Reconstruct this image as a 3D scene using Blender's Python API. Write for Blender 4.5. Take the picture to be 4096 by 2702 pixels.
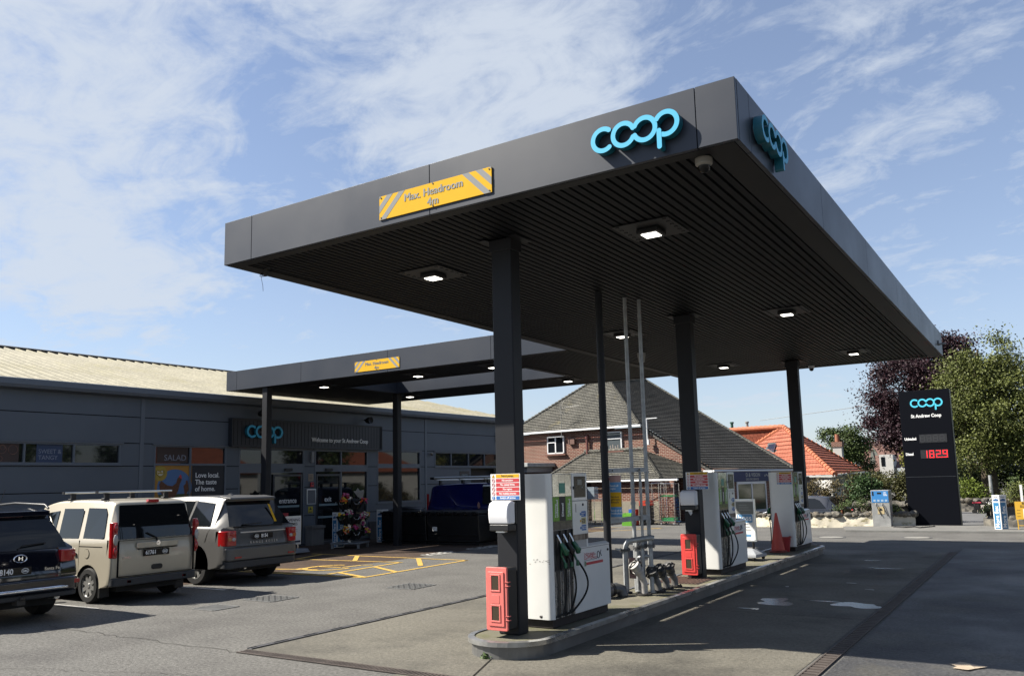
import bpy, bmesh, math, random
import numpy as np
from mathutils import Vector, Matrix
PI = math.pi
rad = math.radians
SC = bpy.context.scene
COL = SC.collection
for o in list(bpy.data.objects):
    bpy.data.objects.remove(o)

# ------------------------------------------------------------------ camera, light, sky
CAM_H = 1.95
cd = bpy.data.cameras.new('camera')
cam = bpy.data.objects.new('camera', cd)
COL.objects.link(cam)
SC.camera = cam
cd.sensor_width = 36.0
cd.lens = 3296.0 / 4096 * 36
cd.shift_y = (1484.8 - 1351) / 4096
cd.shift_x = (2048 - 2044.1) / 4096
cd.clip_start = 0.1
cd.clip_end = 3000
yaw, pitch, roll = -.5732, .1338, -.0235
f_ = Vector((math.sin(yaw) * math.cos(pitch), math.cos(yaw) * math.cos(pitch), math.sin(pitch)))
r_ = Vector((math.cos(yaw), -math.sin(yaw), 0))
u_ = r_.cross(f_)
R_ = math.cos(roll) * r_ + math.sin(roll) * u_
U_ = -math.sin(roll) * r_ + math.cos(roll) * u_
m = Matrix((R_, U_, -f_)).transposed().to_4x4()
m.translation = Vector((0, 0, CAM_H))
cam.matrix_world = m

SUN = Vector((-.9, -.54, 1.0)).normalized()
sl = bpy.data.lights.new('sun', 'SUN')
sl.energy = 5.0
sl.angle = rad(.53)
sl.color = (1.0, .94, .84)
so = bpy.data.objects.new('sun', sl)
COL.objects.link(so)
so.rotation_euler = SUN.to_track_quat('Z', 'Y').to_euler()

W = bpy.data.worlds.new('World')
SC.world = W
W.use_nodes = True
nt = W.node_tree
nt.nodes.clear()
def N(t, **k):
    n = nt.nodes.new(t)
    for a, b in k.items():
        setattr(n, a, b)
    return n
def LK(a, b):
    nt.links.new(a, b)
sky = N('ShaderNodeTexSky', sky_type='NISHITA', sun_disc=False)
sky.sun_elevation = math.asin(SUN.z)
sky.sun_rotation = math.atan2(SUN.x, SUN.y)
sky.air_density = 1.0
sky.dust_density = .6
sky.ozone_density = 1.6
bg1 = N('ShaderNodeBackground')
bg1.inputs['Strength'].default_value = .05
tint = N('ShaderNodeMix', data_type='RGBA', blend_type='MULTIPLY')
tint.inputs[0].default_value = 1.0
tint.inputs[7].default_value = (1.08, 1.12, 1.24, 1)
LK(sky.outputs[0], tint.inputs[6])
LK(tint.outputs[2], bg1.inputs['Color'])
bg2 = N('ShaderNodeBackground')
bg2.inputs['Color'].default_value = (.80, .88, 1.0, 1)
bg2.inputs['Strength'].default_value = .33
tc = N('ShaderNodeTexCoord')
sep = N('ShaderNodeSeparateXYZ')
LK(tc.outputs['Generated'], sep.inputs[0])
def MATH(op, a, b=None, c=None, clamp=False):
    n = N('ShaderNodeMath', operation=op, use_clamp=clamp)
    for i, v in enumerate((a, b, c)):
        if v is None:
            continue
        if isinstance(v, (int, float)):
            n.inputs[i].default_value = v
        else:
            LK(v, n.inputs[i])
    return n.outputs[0]
zz = MATH('MAXIMUM', sep.outputs['Z'], 0.0)
den = MATH('ADD', zz, .22)
px = MATH('DIVIDE', sep.outputs['X'], den)
py = MATH('DIVIDE', sep.outputs['Y'], den)
comb = N('ShaderNodeCombineXYZ')
LK(px, comb.inputs[0]); LK(py, comb.inputs[1])
def noise(vec, scale, det, rough, dist=0.0, loc=(0, 0, 0), sca=(1, 1, 1), rz=0):
    mp = N('ShaderNodeMapping')
    mp.inputs['Location'].default_value = loc
    mp.inputs['Scale'].default_value = sca
    mp.inputs['Rotation'].default_value = (0, 0, rz)
    LK(vec, mp.inputs[0])
    n = N('ShaderNodeTexNoise')
    n.inputs['Scale'].default_value = scale
    n.inputs['Detail'].default_value = det
    n.inputs['Roughness'].default_value = rough
    n.inputs['Distortion'].default_value = dist
    LK(mp.outputs[0], n.inputs['Vector'])
    return n.outputs['Fac']
n1 = noise(comb.outputs[0], 1.9, 12, .58, .45, (3.1, 1.7, 0), (1, 1.2, 1), .6)
n2 = noise(comb.outputs[0], 5.0, 12, .64, .8, (.3, 4.7, 0), (1, 1.35, 1), .75)
n4 = noise(comb.outputs[0], 14., 10, .66, .5, (5.3, 2.7, 0), (1, 1.3, 1), .8)
base = MATH('ADD', MATH('MULTIPLY', n1, .46), MATH('MULTIPLY', n2, .40))
base = MATH('ADD', base, MATH('MULTIPLY', n4, .14))
base = MATH('MULTIPLY', MATH('SUBTRACT', base, .5), 4.6)
# broad cloud banks, each round a direction of the sky: (direction, inner cosine, weight)
def dirpx(u, v):
    q = (u - 1186.2) / 1912.7 * R_ - (v - 861.7) / 1912.7 * U_ + f_
    return q.normalized()
BANKS = [(dirpx(60, 330), .955, .62), (dirpx(200, 160), .985, .30), (dirpx(330, 480), .99, .30), (dirpx(700, 40), .975, .42), (dirpx(1180, 230), .982, .50), (dirpx(980, 330), .99, .22), (dirpx(620, 300), .985, .14),
         (dirpx(330, 650), .993, .30), (dirpx(1450, 60), .985, .30), (dirpx(2150, 250), .97, .16), (dirpx(-700, 300), .93, .35), (Vector((.6, .5, .6)), .85, .2), (Vector((-.2, -.8, .6)), .8, .25), (dirpx(520, 120), .9975, -.25), (dirpx(1700, 150), .985, -.22), (dirpx(560, 330), .9975, -.22), (dirpx(150, 620), .996, -.15)]
for d, c0, amt in BANKS:
    dv = Vector(d).normalized()
    dp = N('ShaderNodeVectorMath', operation='DOT_PRODUCT')
    LK(tc.outputs['Generated'], dp.inputs[0])
    dp.inputs[1].default_value = dv
    mr = N('ShaderNodeMapRange', interpolation_type='SMOOTHSTEP')
    mr.inputs['From Min'].default_value = c0
    mr.inputs['From Max'].default_value = 1.0
    mr.inputs['To Max'].default_value = amt * .62
    LK(dp.outputs['Value'], mr.inputs['Value'])
    base = MATH('ADD', base, mr.outputs[0])
mr = N('ShaderNodeMapRange', interpolation_type='SMOOTHSTEP')
mr.inputs['From Min'].default_value = -.30
mr.inputs['From Max'].default_value = .80
mr.inputs['To Max'].default_value = .90
LK(base, mr.inputs['Value'])
# thin veil of cirrus and pale horizon
veil = MATH('MULTIPLY', MATH('POWER', MATH('SUBTRACT', 1.0, zz, clamp=True), 4.0), .40)
msk = MATH('MAXIMUM', mr.outputs[0], MATH('ADD', veil, .15))
mix = N('ShaderNodeMixShader')
LK(msk, mix.inputs[0]); LK(bg1.outputs[0], mix.inputs[1]); LK(bg2.outputs[0], mix.inputs[2])
out = N('ShaderNodeOutputWorld')
LK(mix.outputs[0], out.inputs['Surface'])

SC.view_settings.view_transform = 'Standard'
SC.view_settings.look = 'None'
SC.view_settings.exposure = 1.35
SC.view_settings.gamma = 1.0
SC.render.engine = 'CYCLES'

# ------------------------------------------------------------------ materials
MC = {}
KA = .62   # overall reflectance scale for this exposure
def M(name, col, rough=.6, metal=0., spec=.5, var=0., vs=4., bump=0., bs=60., coat=0., emit=0., alpha=None, col2=None, c2s=3., c2lo=.45, c2hi=.65, stretch=None, island=0., rvar=0., grain=None):
    if name in MC:
        return MC[name]
    if not emit and metal < .5:
        col = tuple(v * KA for v in col)
        if col2: col2 = tuple(v * KA for v in col2)
    mt = bpy.data.materials.new(name)
    mt.use_nodes = True
    t = mt.node_tree
    b = t.nodes['Principled BSDF']
    b.inputs['Roughness'].default_value = rough
    b.inputs['Metallic'].default_value = metal
    b.inputs['Specular IOR Level'].default_value = spec
    b.inputs['Coat Weight'].default_value = coat
    b.inputs['Coat Roughness'].default_value = .05
    c4 = (*col, 1)
    b.inputs['Base Color'].default_value = c4
    tcn = t.nodes.new('ShaderNodeTexCoord')
    src = tcn.outputs['Object']
    if stretch:
        mp = t.nodes.new('ShaderNodeMapping')
        mp.inputs['Scale'].default_value = stretch
        t.links.new(src, mp.inputs[0])
        src = mp.outputs[0]
    cur = None
    def ns(scale, det=6, ro=.6):
        n = t.nodes.new('ShaderNodeTexNoise')
        n.inputs['Scale'].default_value = scale
        n.inputs['Detail'].default_value = det
        n.inputs['Roughness'].default_value = ro
        t.links.new(src, n.inputs['Vector'])
        return n.outputs['Fac']
    def mixc(fac, a, bb, mode='MIX'):
        mx = t.nodes.new('ShaderNodeMix')
        mx.data_type = 'RGBA'
        mx.blend_type = mode
        for sock, v in ((mx.inputs[0], fac), (mx.inputs[6], a), (mx.inputs[7], bb)):
            if isinstance(v, (int, float)):
                sock.default_value = v
            elif isinstance(v, tuple):
                sock.default_value = v
            else:
                t.links.new(v, sock)
        return mx.outputs[2]
    def rng(v, a, bb, c=0., d=1.):
        mr = t.nodes.new('ShaderNodeMapRange')
        mr.inputs[1].default_value = a; mr.inputs[2].default_value = bb
        mr.inputs[3].default_value = c; mr.inputs[4].default_value = d
        t.links.new(v, mr.inputs[0])
        return mr.outputs[0]
    cur = c4
    if col2:
        cur = mixc(rng(ns(c2s, 8, .65), c2lo, c2hi), cur, (*col2, 1))
    if var:
        f = rng(ns(vs), .3, .7, 1 - var, 1 + var)
        hs = t.nodes.new('ShaderNodeHueSaturation')
        t.links.new(f, hs.inputs['Value'])
        if isinstance(cur, tuple):
            hs.inputs['Color'].default_value = cur
        else:
            t.links.new(cur, hs.inputs['Color'])
        cur = hs.outputs[0]
    if grain:
        f = rng(ns(grain[0], 2, .7), .3, .7, 1 - grain[1], 1 + grain[1])
        hs = t.nodes.new('ShaderNodeHueSaturation')
        t.links.new(f, hs.inputs['Value'])
        if isinstance(cur, tuple):
            hs.inputs['Color'].default_value = cur
        else:
            t.links.new(cur, hs.inputs['Color'])
        cur = hs.outputs[0]
    if island:
        g = t.nodes.new('ShaderNodeNewGeometry')
        f = rng(g.outputs['Random Per Island'], 0, 1, 1 - island, 1 + island)
        hs = t.nodes.new('ShaderNodeHueSaturation')
        t.links.new(f, hs.inputs['Value'])
        if isinstance(cur, tuple):
            hs.inputs['Color'].default_value = cur
        else:
            t.links.new(cur, hs.inputs['Color'])
        cur = hs.outputs[0]
    if not isinstance(cur, tuple):
        t.links.new(cur, b.inputs['Base Color'])
    if rvar:
        t.links.new(rng(ns(vs * .7), .35, .65, max(.02, rough - rvar), rough + rvar), b.inputs['Roughness'])
    if bump:
        bp = t.nodes.new('ShaderNodeBump')
        bp.inputs['Strength'].default_value = bump
        bp.inputs['Distance'].default_value = .01
        t.links.new(ns(bs, 5, .6), bp.inputs['Height'])
        t.links.new(bp.outputs[0], b.inputs['Normal'])
    if emit:
        b.inputs['Emission Color'].default_value = c4
        b.inputs['Emission Strength'].default_value = emit
    if alpha is not None:
        b.inputs['Alpha'].default_value = alpha
    MC[name] = mt
    return mt

def brick_mat(name, c1, c2, mortar, bw, bh, ms=.012, rough=.85, bias=0., off=.5, var=.15, bump=.4, vs=1.2, stain=None):
    if name in MC:
        return MC[name]
    c1, c2, mortar = [tuple(v * KA for v in c) for c in (c1, c2, mortar)]
    mt = bpy.data.materials.new(name)
    mt.use_nodes = True
    t = mt.node_tree
    b = t.nodes['Principled BSDF']
    b.inputs['Roughness'].default_value = rough
    b.inputs['Specular IOR Level'].default_value = .2
    uv = t.nodes.new('ShaderNodeUVMap')
    br = t.nodes.new('ShaderNodeTexBrick')
    br.offset = off
    br.inputs['Color1'].default_value = (*c1, 1)
    br.inputs['Color2'].default_value = (*c2, 1)
    br.inputs['Mortar'].default_value = (*mortar, 1)
    br.inputs['Scale'].default_value = 1.0
    br.inputs['Mortar Size'].default_value = ms
    br.inputs['Mortar Smooth'].default_value = .1
    br.inputs['Bias'].default_value = bias
    br.inputs['Brick Width'].default_value = bw
    br.inputs['Row Height'].default_value = bh
    t.links.new(uv.outputs[0], br.inputs['Vector'])
    n = t.nodes.new('ShaderNodeTexNoise')
    n.inputs['Scale'].default_value = vs
    n.inputs['Detail'].default_value = 7
    n.inputs['Roughness'].default_value = .65
    t.links.new(uv.outputs[0], n.inputs['Vector'])
    mr = t.nodes.new('ShaderNodeMapRange')
    mr.inputs[1].default_value = .3; mr.inputs[2].default_value = .7
    mr.inputs[3].default_value = 1 - var; mr.inputs[4].default_value = 1 + var
    t.links.new(n.outputs['Fac'], mr.inputs[0])
    hs = t.nodes.new('ShaderNodeHueSaturation')
    t.links.new(mr.outputs[0], hs.inputs['Value'])
    t.links.new(br.outputs['Color'], hs.inputs['Color'])
    last = hs.outputs[0]
    if stain:
        n2 = t.nodes.new('ShaderNodeTexNoise')
        n2.inputs['Scale'].default_value = stain[1]
        n2.inputs['Detail'].default_value = 8
        n2.inputs['Roughness'].default_value = .7
        t.links.new(uv.outputs[0], n2.inputs['Vector'])
        m2 = t.nodes.new('ShaderNodeMapRange')
        m2.inputs[1].default_value = stain[2]; m2.inputs[2].default_value = stain[3]
        t.links.new(n2.outputs['Fac'], m2.inputs[0])
        mx = t.nodes.new('ShaderNodeMix'); mx.data_type = 'RGBA'
        t.links.new(m2.outputs[0], mx.inputs[0])
        t.links.new(last, mx.inputs[6])
        mx.inputs[7].default_value = (*stain[0], 1)
        last = mx.outputs[2]
    t.links.new(last, b.inputs['Base Color'])
    if bump:
        bp = t.nodes.new('ShaderNodeBump')
        bp.inputs['Strength'].default_value = bump
        bp.inputs['Distance'].default_value = .01
        bp.invert = True
        t.links.new(br.outputs['Fac'], bp.inputs['Height'])
        t.links.new(bp.outputs[0], b.inputs['Normal'])
    MC[name] = mt
    return mt

def glass(name, tint=(.02, .025, .03), rough=.02, spec=.8):
    return M(name, tint, rough, 0, spec)

# ------------------------------------------------------------------ mesh builder
class MB:
    def __init__(s, xf=None):
        s.v = []; s.f = []; s.m = []; s.xf = xf
    def add(s, vs, fs, mi=0):
        o = len(s.v)
        if s.xf is not None:
            vs = [tuple(s.xf @ Vector(p)) for p in vs]
        s.v += [tuple(p) for p in vs]
        for f in fs:
            s.f.append(tuple(i + o for i in f)); s.m.append(mi)
        return s
    def box(s, x0, x1, y0, y1, z0, z1, mi=0):
        if x0 > x1: x0, x1 = x1, x0
        if y0 > y1: y0, y1 = y1, y0
        if z0 > z1: z0, z1 = z1, z0
        return s.add([(x0, y0, z0), (x1, y0, z0), (x1, y1, z0), (x0, y1, z0), (x0, y0, z1), (x1, y0, z1), (x1, y1, z1), (x0, y1, z1)],
              [(0, 3, 2, 1), (4, 5, 6, 7), (0, 1, 5, 4), (1, 2, 6, 5), (2, 3, 7, 6), (3, 0, 4, 7)], mi)
    def hexa(s, p, mi=0):   # 8 points, bottom ring then top ring
        return s.add(p, [(0, 3, 2, 1), (4, 5, 6, 7), (0, 1, 5, 4), (1, 2, 6, 5), (2, 3, 7, 6), (3, 0, 4, 7)], mi)
    def quad(s, a, b, c, d, mi=0):
        return s.add([a, b, c, d], [(0, 1, 2, 3)], mi)
    def poly(s, pts, mi=0):
        return s.add(pts, [tuple(range(len(pts)))], mi)
    def prism(s, pts, ax, a, b, mi=0):
        # pts 2d; ax 'z': (x,y), 'y': (x,z), 'x': (y,z)
        def P(p, t):
            return {'z': (p[0], p[1], t), 'y': (p[0], t, p[1]), 'x': (t, p[0], p[1])}[ax]
        n = len(pts)
        area = sum(pts[i][0] * pts[(i + 1) % n][1] - pts[(i + 1) % n][0] * pts[i][1] for i in range(n))
        if area < 0:
            pts = pts[::-1]
        if a > b: a, b = b, a
        vs = [P(p, a) for p in pts] + [P(p, b) for p in pts]
        fl = ax == 'y'
        fs = [tuple(range(n))[::-1], tuple(range(n, 2 * n))] + [(i, (i + 1) % n, (i + 1) % n + n, i + n) for i in range(n)]
        if fl:
            fs = [f[::-1] for f in fs]
        return s.add(vs, fs, mi)
    def cyl(s, p0, p1, r0, r1=None, n=16, mi=0, caps=True):
        r1 = r0 if r1 is None else r1
        p0 = Vector(p0); p1 = Vector(p1); d = (p1 - p0).normalized()
        a = d.orthogonal().normalized(); b = d.cross(a)
        vs = []
        for p, r in ((p0, r0), (p1, r1)):
            for i in range(n):
                t = 2 * PI * i / n
                vs.append(p + a * (r * math.cos(t)) + b * (r * math.sin(t)))
        fs = [(i, (i + 1) % n, (i + 1) % n + n, i + n) for i in range(n)]
        if caps:
            fs += [tuple(range(n))[::-1], tuple(range(n, 2 * n))]
        return s.add(vs, fs, mi)
    def tube(s, pts, r, n=8, mi=0, rs=None):
        pts = [Vector(p) for p in pts]
        k = len(pts); vs = []; ref = None
        for i, p in enumerate(pts):
            d = (pts[min(i + 1, k - 1)] - pts[max(i - 1, 0)]).normalized()
            if ref is None:
                ref = d.orthogonal().normalized()
            a = (ref - d * ref.dot(d)).normalized(); ref = a
            b = d.cross(a)
            rr = rs[i] if rs else r
            for j in range(n):
                t = 2 * PI * j / n
                vs.append(p + a * (rr * math.cos(t)) + b * (rr * math.sin(t)))
        fs = []
        for i in range(k - 1):
            for j in range(n):
                fs.append((i * n + j, i * n + (j + 1) % n, (i + 1) * n + (j + 1) % n, (i + 1) * n + j))
        fs += [tuple(range(n))[::-1], tuple((k - 1) * n + j for j in range(n))]
        return s.add(vs, fs, mi)
    def lathe(s, c, ax, prof, n=24, mi=0):
        # prof: list of (r, t) along axis ax ('x','y','z')
        vs = []
        for r, t in prof:
            for j in range(n):
                a = 2 * PI * j / n
                p, q = r * math.cos(a), r * math.sin(a)
                v = {'z': (p, q, t), 'y': (q, t, p), 'x': (t, p, q)}[ax]
                vs.append((c[0] + v[0], c[1] + v[1], c[2] + v[2]))
        fs = []
        k = len(prof)
        for i in range(k - 1):
            for j in range(n):
                fs.append((i * n + j, i * n + (j + 1) % n, (i + 1) * n + (j + 1) % n, (i + 1) * n + j))
        closed = prof[0] == prof[-1]
        if prof[0][0] > 1e-5 and not closed: fs.append(tuple(range(n))[::-1])
        if prof[-1][0] > 1e-5 and not closed: fs.append(tuple((k - 1) * n + j for j in range(n)))
        return s.add(vs, fs, mi)
    def ball(s, c, rx, ry=None, rz=None, n=12, k=8, mi=0):
        ry = rx if ry is None else ry; rz = rx if rz is None else rz
        vs = []
        for i in range(k + 1):
            a = -PI / 2 + PI * i / k
            for j in range(n):
                t = 2 * PI * j / n
                vs.append((c[0] + rx * math.cos(a) * math.cos(t), c[1] + ry * math.cos(a) * math.sin(t), c[2] + rz * math.sin(a)))
        fs = [(i * n + j, i * n + (j + 1) % n, (i + 1) * n + (j + 1) % n, (i + 1) * n + j) for i in range(k) for j in range(n)]
        return s.add(vs, fs, mi)
    def build(s, name, mats, parent=None, smooth=None, bevel=0., bseg=2, loc=None):
        me = bpy.data.meshes.new(name)
        me.from_pydata(s.v, [], s.f)
        if not isinstance(mats, (list, tuple)):
            mats = [mats]
        for mm in mats:
            me.materials.append(mm)
        me.polygons.foreach_set('material_index', s.m)
        me.validate(clean_customdata=False)
        uvl = me.uv_layers.new(name='UVMap')
        for p in me.polygons:
            nn = p.normal
            if abs(nn.z) > .93:
                t = Vector((1, 0, 0)); w = Vector((0, 1, 0))
            else:
                t = Vector((-nn.y, nn.x, 0)).normalized(); w = nn.cross(t)
                if w.z < 0: w = -w
            for li in p.loop_indices:
                q = me.vertices[me.loops[li].vertex_index].co
                uvl.data[li].uv = (q.dot(t), q.dot(w))
        if smooth is not None:
            me.polygons.foreach_set('use_smooth', [True] * len(me.polygons))
            me.set_sharp_from_angle(angle=rad(smooth))
        o = bpy.data.objects.new(name, me)
        COL.objects.link(o)
        if parent: o.parent = parent
        if loc: o.location = loc
        if bevel:
            bv = o.modifiers.new('bevel', 'BEVEL')
            bv.width = bevel; bv.segments = bseg; bv.limit_method = 'ANGLE'; bv.angle_limit = rad(40)
            if smooth is None:
                me.polygons.foreach_set('use_smooth', [True] * len(me.polygons))
                bv.harden_normals = True
        return o

def tag(o, label, cat, group=None):
    o['label'] = label; o['category'] = cat
    if group: o['group'] = group
    return o
def thing(name, label, cat, loc=(0, 0, 0), rz=0., group=None):
    o = bpy.data.objects.new(name, None)
    o.empty_display_size = .2
    COL.objects.link(o)
    o.location = loc; o.rotation_euler = (0, 0, rz)
    return tag(o, label, cat, group)
def struct(o, kind='structure'):
    o['kind'] = kind
    return o
def dup(root, loc, rz=None, label=None):
    def cp(o, par):
        c = o.copy(); COL.objects.link(c)
        if par: c.parent = par
        for ch in [k for k in o.children]:
            cp(ch, c)
        return c
    r = cp(root, None)
    r.location = loc
    if rz is not None: r.rotation_euler = (0, 0, rz)
    if label: r['label'] = label
    return r

def text(s, size, mat, parent, loc, rot=(PI / 2, 0, 0), align='LEFT', name='lettering', ext=.002, bold=0., xs=1., sp=1., valign='CENTER'):
    cu = bpy.data.curves.new('txt', 'FONT')
    cu.body = s; cu.size = size; cu.align_x = align; cu.align_y = valign
    cu.extrude = ext; cu.offset = bold; cu.space_character = sp
    cu.resolution_u = 3
    ob = bpy.data.objects.new('txt', cu)
    COL.objects.link(ob)
    dg = bpy.context.evaluated_depsgraph_get()
    me = bpy.data.meshes.new_from_object(ob.evaluated_get(dg))
    bpy.data.objects.remove(ob)
    me.materials.clear(); me.materials.append(mat)
    o = bpy.data.objects.new(name, me)
    COL.objects.link(o)
    o.parent = parent; o.location = loc; o.rotation_euler = rot; o.scale = (xs, 1, 1)
    return o

# rotations for lettering: facing -Y, +X, up
RY = (PI / 2, 0, 0)
RX = (PI / 2, 0, PI / 2)

def rrect(x0, x1, y0, y1, r, n=5):
    p = []
    for cx, cy, a0 in ((x1 - r, y1 - r, 0), (x0 + r, y1 - r, 90), (x0 + r, y0 + r, 180), (x1 - r, y0 + r, 270)):
        for i in range(n + 1):
            a = rad(a0 + 90 * i / n)
            p.append((cx + r * math.cos(a), cy + r * math.sin(a)))
    return p

def logo(parent, width, origin, rot, mface, mside, depth, name='logo'):
    """rounded-stroke letters; local x right, y up, z out; origin = centre of the first ring"""
    Rr = width / (3 * 2.0 + 2 * 1.215)
    hw = Rr * .215; spc = 2.0 * Rr
    def arc(cx, a0, a1, n=40):
        return [(cx + Rr * math.cos(rad(a0 + (a1 - a0) * i / n)), Rr * math.sin(rad(a0 + (a1 - a0) * i / n))) for i in range(n + 1)]
    strokes = [arc(0, 52, 308), arc(spc, 22, 334), arc(2 * spc, 202, 514), arc(3 * spc, 148, -112)]
    strokes.append([(3 * spc - .66 * Rr, -.52 * Rr), (3 * spc - .66 * Rr, -1.95 * Rr)])
    mt = Matrix.Translation(Vector(origin)) @ rot.to_4x4()
    b = MB(mt)
    for si, st in enumerate(strokes):
        d = depth + si * .0012
        L = []; Rt = []
        for i, p in enumerate(st):
            q0 = st[max(i - 1, 0)]; q1 = st[min(i + 1, len(st) - 1)]
            tx, ty = q1[0] - q0[0], q1[1] - q0[1]; l = math.hypot(tx, ty); tx /= l; ty /= l
            L.append((p[0] - ty * hw, p[1] + tx * hw)); Rt.append((p[0] + ty * hw, p[1] - tx * hw))
        def cap(c, a, bb):
            a0 = math.atan2(a[1] - c[1], a[0] - c[0])
            return [(c[0] + hw * math.cos(a0 - PI * k / 8), c[1] + hw * math.sin(a0 - PI * k / 8)) for k in range(1, 8)]
        end = cap(st[-1], L[-1], Rt[-1])
        beg = cap(st[0], Rt[0], L[0])
        # top faces
        n = len(st)
        vs = [(x, y, d) for x, y in L] + [(x, y, d) for x, y in Rt]
        fs = [(i, i + n, i + 1 + n, i + 1) for i in range(n - 1)]
        b.add(vs, fs, 0)
        b.add([(*L[-1], d)] + [(*p, d) for p in end] + [(*Rt[-1], d)], [tuple(range(9))[::-1]], 0)
        b.add([(*Rt[0], d)] + [(*p, d) for p in beg] + [(*L[0], d)], [tuple(range(9))[::-1]], 0)
        loop = L + end + Rt[::-1] + beg
        k = len(loop)
        vs = [(x, y, d) for x, y in loop] + [(x, y, 0) for x, y in loop]
        b.add(vs, [(i, (i + 1) % k, (i + 1) % k + k, i + k) for i in range(k)], 1)
    return b.build(name, [mface, mside], parent, smooth=35)

def clip_z(poly, z, keep_above):
    out = []
    n = len(poly)
    for i in range(n):
        a, c = poly[i], poly[(i + 1) % n]
        ia = (a.z >= z) if keep_above else (a.z <= z)
        ic = (c.z >= z) if keep_above else (c.z <= z)
        if ia: out.append(a)
        if ia != ic:
            t = (z - a.z) / (c.z - a.z)
            out.append(a.lerp(c, t))
    return out
def tiled(b, poly, gauge, lift=.03, mi=0):
    """a roof plane laid in overlapping courses"""
    poly = [Vector(p) for p in poly]
    nrm = (poly[1] - poly[0]).cross(poly[2] - poly[0]).normalized()
    if nrm.z < 0: nrm = -nrm; poly = poly[::-1]
    z0 = min(p.z for p in poly); z1 = max(p.z for p in poly)
    sl = math.sqrt(max(1e-6, 1 - nrm.z ** 2))
    dz = gauge * sl
    k = max(1, int(math.ceil((z1 - z0) / dz)))
    for i in range(k):
        za, zb = z0 + i * dz, min(z1, z0 + (i + 1) * dz)
        pc = clip_z(clip_z(poly, za, True), zb, False)
        if len(pc) < 3: continue
        top = [p + nrm * (lift * (1 - (p.z - za) / dz * .85)) for p in pc]
        b.add(top, [tuple(range(len(top)))], mi)
        low = [j for j, p in enumerate(pc) if abs(p.z - za) < 1e-5]
        for j in low:
            j2 = (j + 1) % len(pc)
            if j2 in low and (pc[j] - pc[j2]).length > 1e-4:
                b.add([top[j], top[j2], pc[j2], pc[j]], [(3, 2, 1, 0)], mi)

rng = np.random.default_rng(7)
def leaves(name, blobs, n, size, mat, parent, seed=1, clumps=60, spread=.35, flat=.5, asp=.6, loc=None):
    """foliage: many small leaf faces gathered in clumps through the volume of the blobs (cx,cy,cz,rx,ry,rz)"""
    g = np.random.default_rng(seed)
    B = np.array(blobs, float)
    vol = B[:, 3] * B[:, 4] * B[:, 5]
    idx = g.choice(len(B), clumps, p=vol / vol.sum())
    d = g.normal(size=(clumps, 3)); d /= np.linalg.norm(d, axis=1)[:, None]
    r = g.uniform(.45, 1.0, clumps) ** .6
    cc = B[idx, :3] + d * r[:, None] * B[idx, 3:6]
    ci = g.choice(clumps, n)
    sc = g.uniform(.6, 1.25, clumps) * spread
    P = cc[ci] + g.normal(size=(n, 3)) * sc[ci][:, None] * np.array([1, 1, .75])
    nrm = g.normal(size=(n, 3)); nrm[:, 2] += flat
    nrm /= np.linalg.norm(nrm, axis=1)[:, None]
    a = np.cross(nrm, g.normal(size=(n, 3))); a /= np.linalg.norm(a, axis=1)[:, None]
    b = np.cross(nrm, a)
    s = size * g.uniform(.6, 1.3, n)[:, None]
    v = np.stack([P - a * s * .5, P + b * s * asp * .5, P + a * s * .5, P - b * s * asp * .5], 1).reshape(-1, 3)
    me = bpy.data.meshes.new(name)
    me.vertices.add(4 * n); me.vertices.foreach_set('co', v.ravel())
    me.loops.add(4 * n); me.loops.foreach_set('vertex_index', np.arange(4 * n))
    me.polygons.add(n)
    me.polygons.foreach_set('loop_start', np.arange(0, 4 * n, 4))
    me.update(calc_edges=True)
    me.materials.append(mat)
    o = bpy.data.objects.new(name, me)
    COL.objects.link(o)
    if parent: o.parent = parent
    if loc: o.location = loc
    return o

# ------------------------------------------------------------------ palette
asphalt = M('asphalt', (.165, .160, .148), .85, spec=.25, var=.12, vs=.5, col2=(.12, .115, .108), c2s=.8, c2lo=.45, c2hi=.7, bump=1., bs=60, grain=(24, .42))
asphalt_d = M('asphalt_dark', (.085, .084, .084), .6, spec=.35, var=.2, vs=.7, col2=(.11, .105, .092), c2s=.9, c2lo=.5, c2hi=.62, bump=1., bs=60, grain=(24, .45), rvar=.15)
concrete = M('concrete', (.18, .168, .138), .8, spec=.3, var=.12, vs=.8, col2=(.085, .08, .068), c2s=.45, c2lo=.47, c2hi=.66, bump=.8, bs=60, grain=(24, .28), rvar=.15)
concrete_i = M('island_concrete', (.21, .195, .15), .85, spec=.2, var=.2, vs=2, col2=(.16, .16, .09), c2s=2.5, c2lo=.5, c2hi=.65, bump=.4, bs=60, grain=(60, .15))
kerb_m = M('kerb', (.22, .22, .21), .85, spec=.2, var=.15, vs=2, bump=.3, grain=(60, .15))
paver = brick_mat('paver', (.11, .073, .052), (.075, .052, .040), (.045, .037, .03), .2, .1, .006, .85, var=.25, bump=.3, vs=.8)
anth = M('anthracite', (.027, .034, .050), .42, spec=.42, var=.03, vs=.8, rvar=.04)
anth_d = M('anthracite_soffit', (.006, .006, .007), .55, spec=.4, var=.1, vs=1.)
col_m = M('column_paint', (.022, .023, .027), .5, spec=.22, var=.06, vs=1.5)
black = M('black_plastic', (.012, .012, .013), .45, spec=.4)
blackg = M('black_gloss', (.008, .008, .009), .2, spec=.25)
rubber = M('rubber', (.016, .016, .016), .75, spec=.3, var=.2, vs=12)
seam = M('seam', (.006, .006, .007), .8, spec=.1)
white = M('white_paint', (.98, .98, .94), .3, spec=.5, var=.04, vs=2, coat=.3)
whitep = M('white_plastic', (1.0, 1.0, 1.02), .35, spec=.5)
signw = M('sign_white', (.95, .95, .93), .5)
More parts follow.
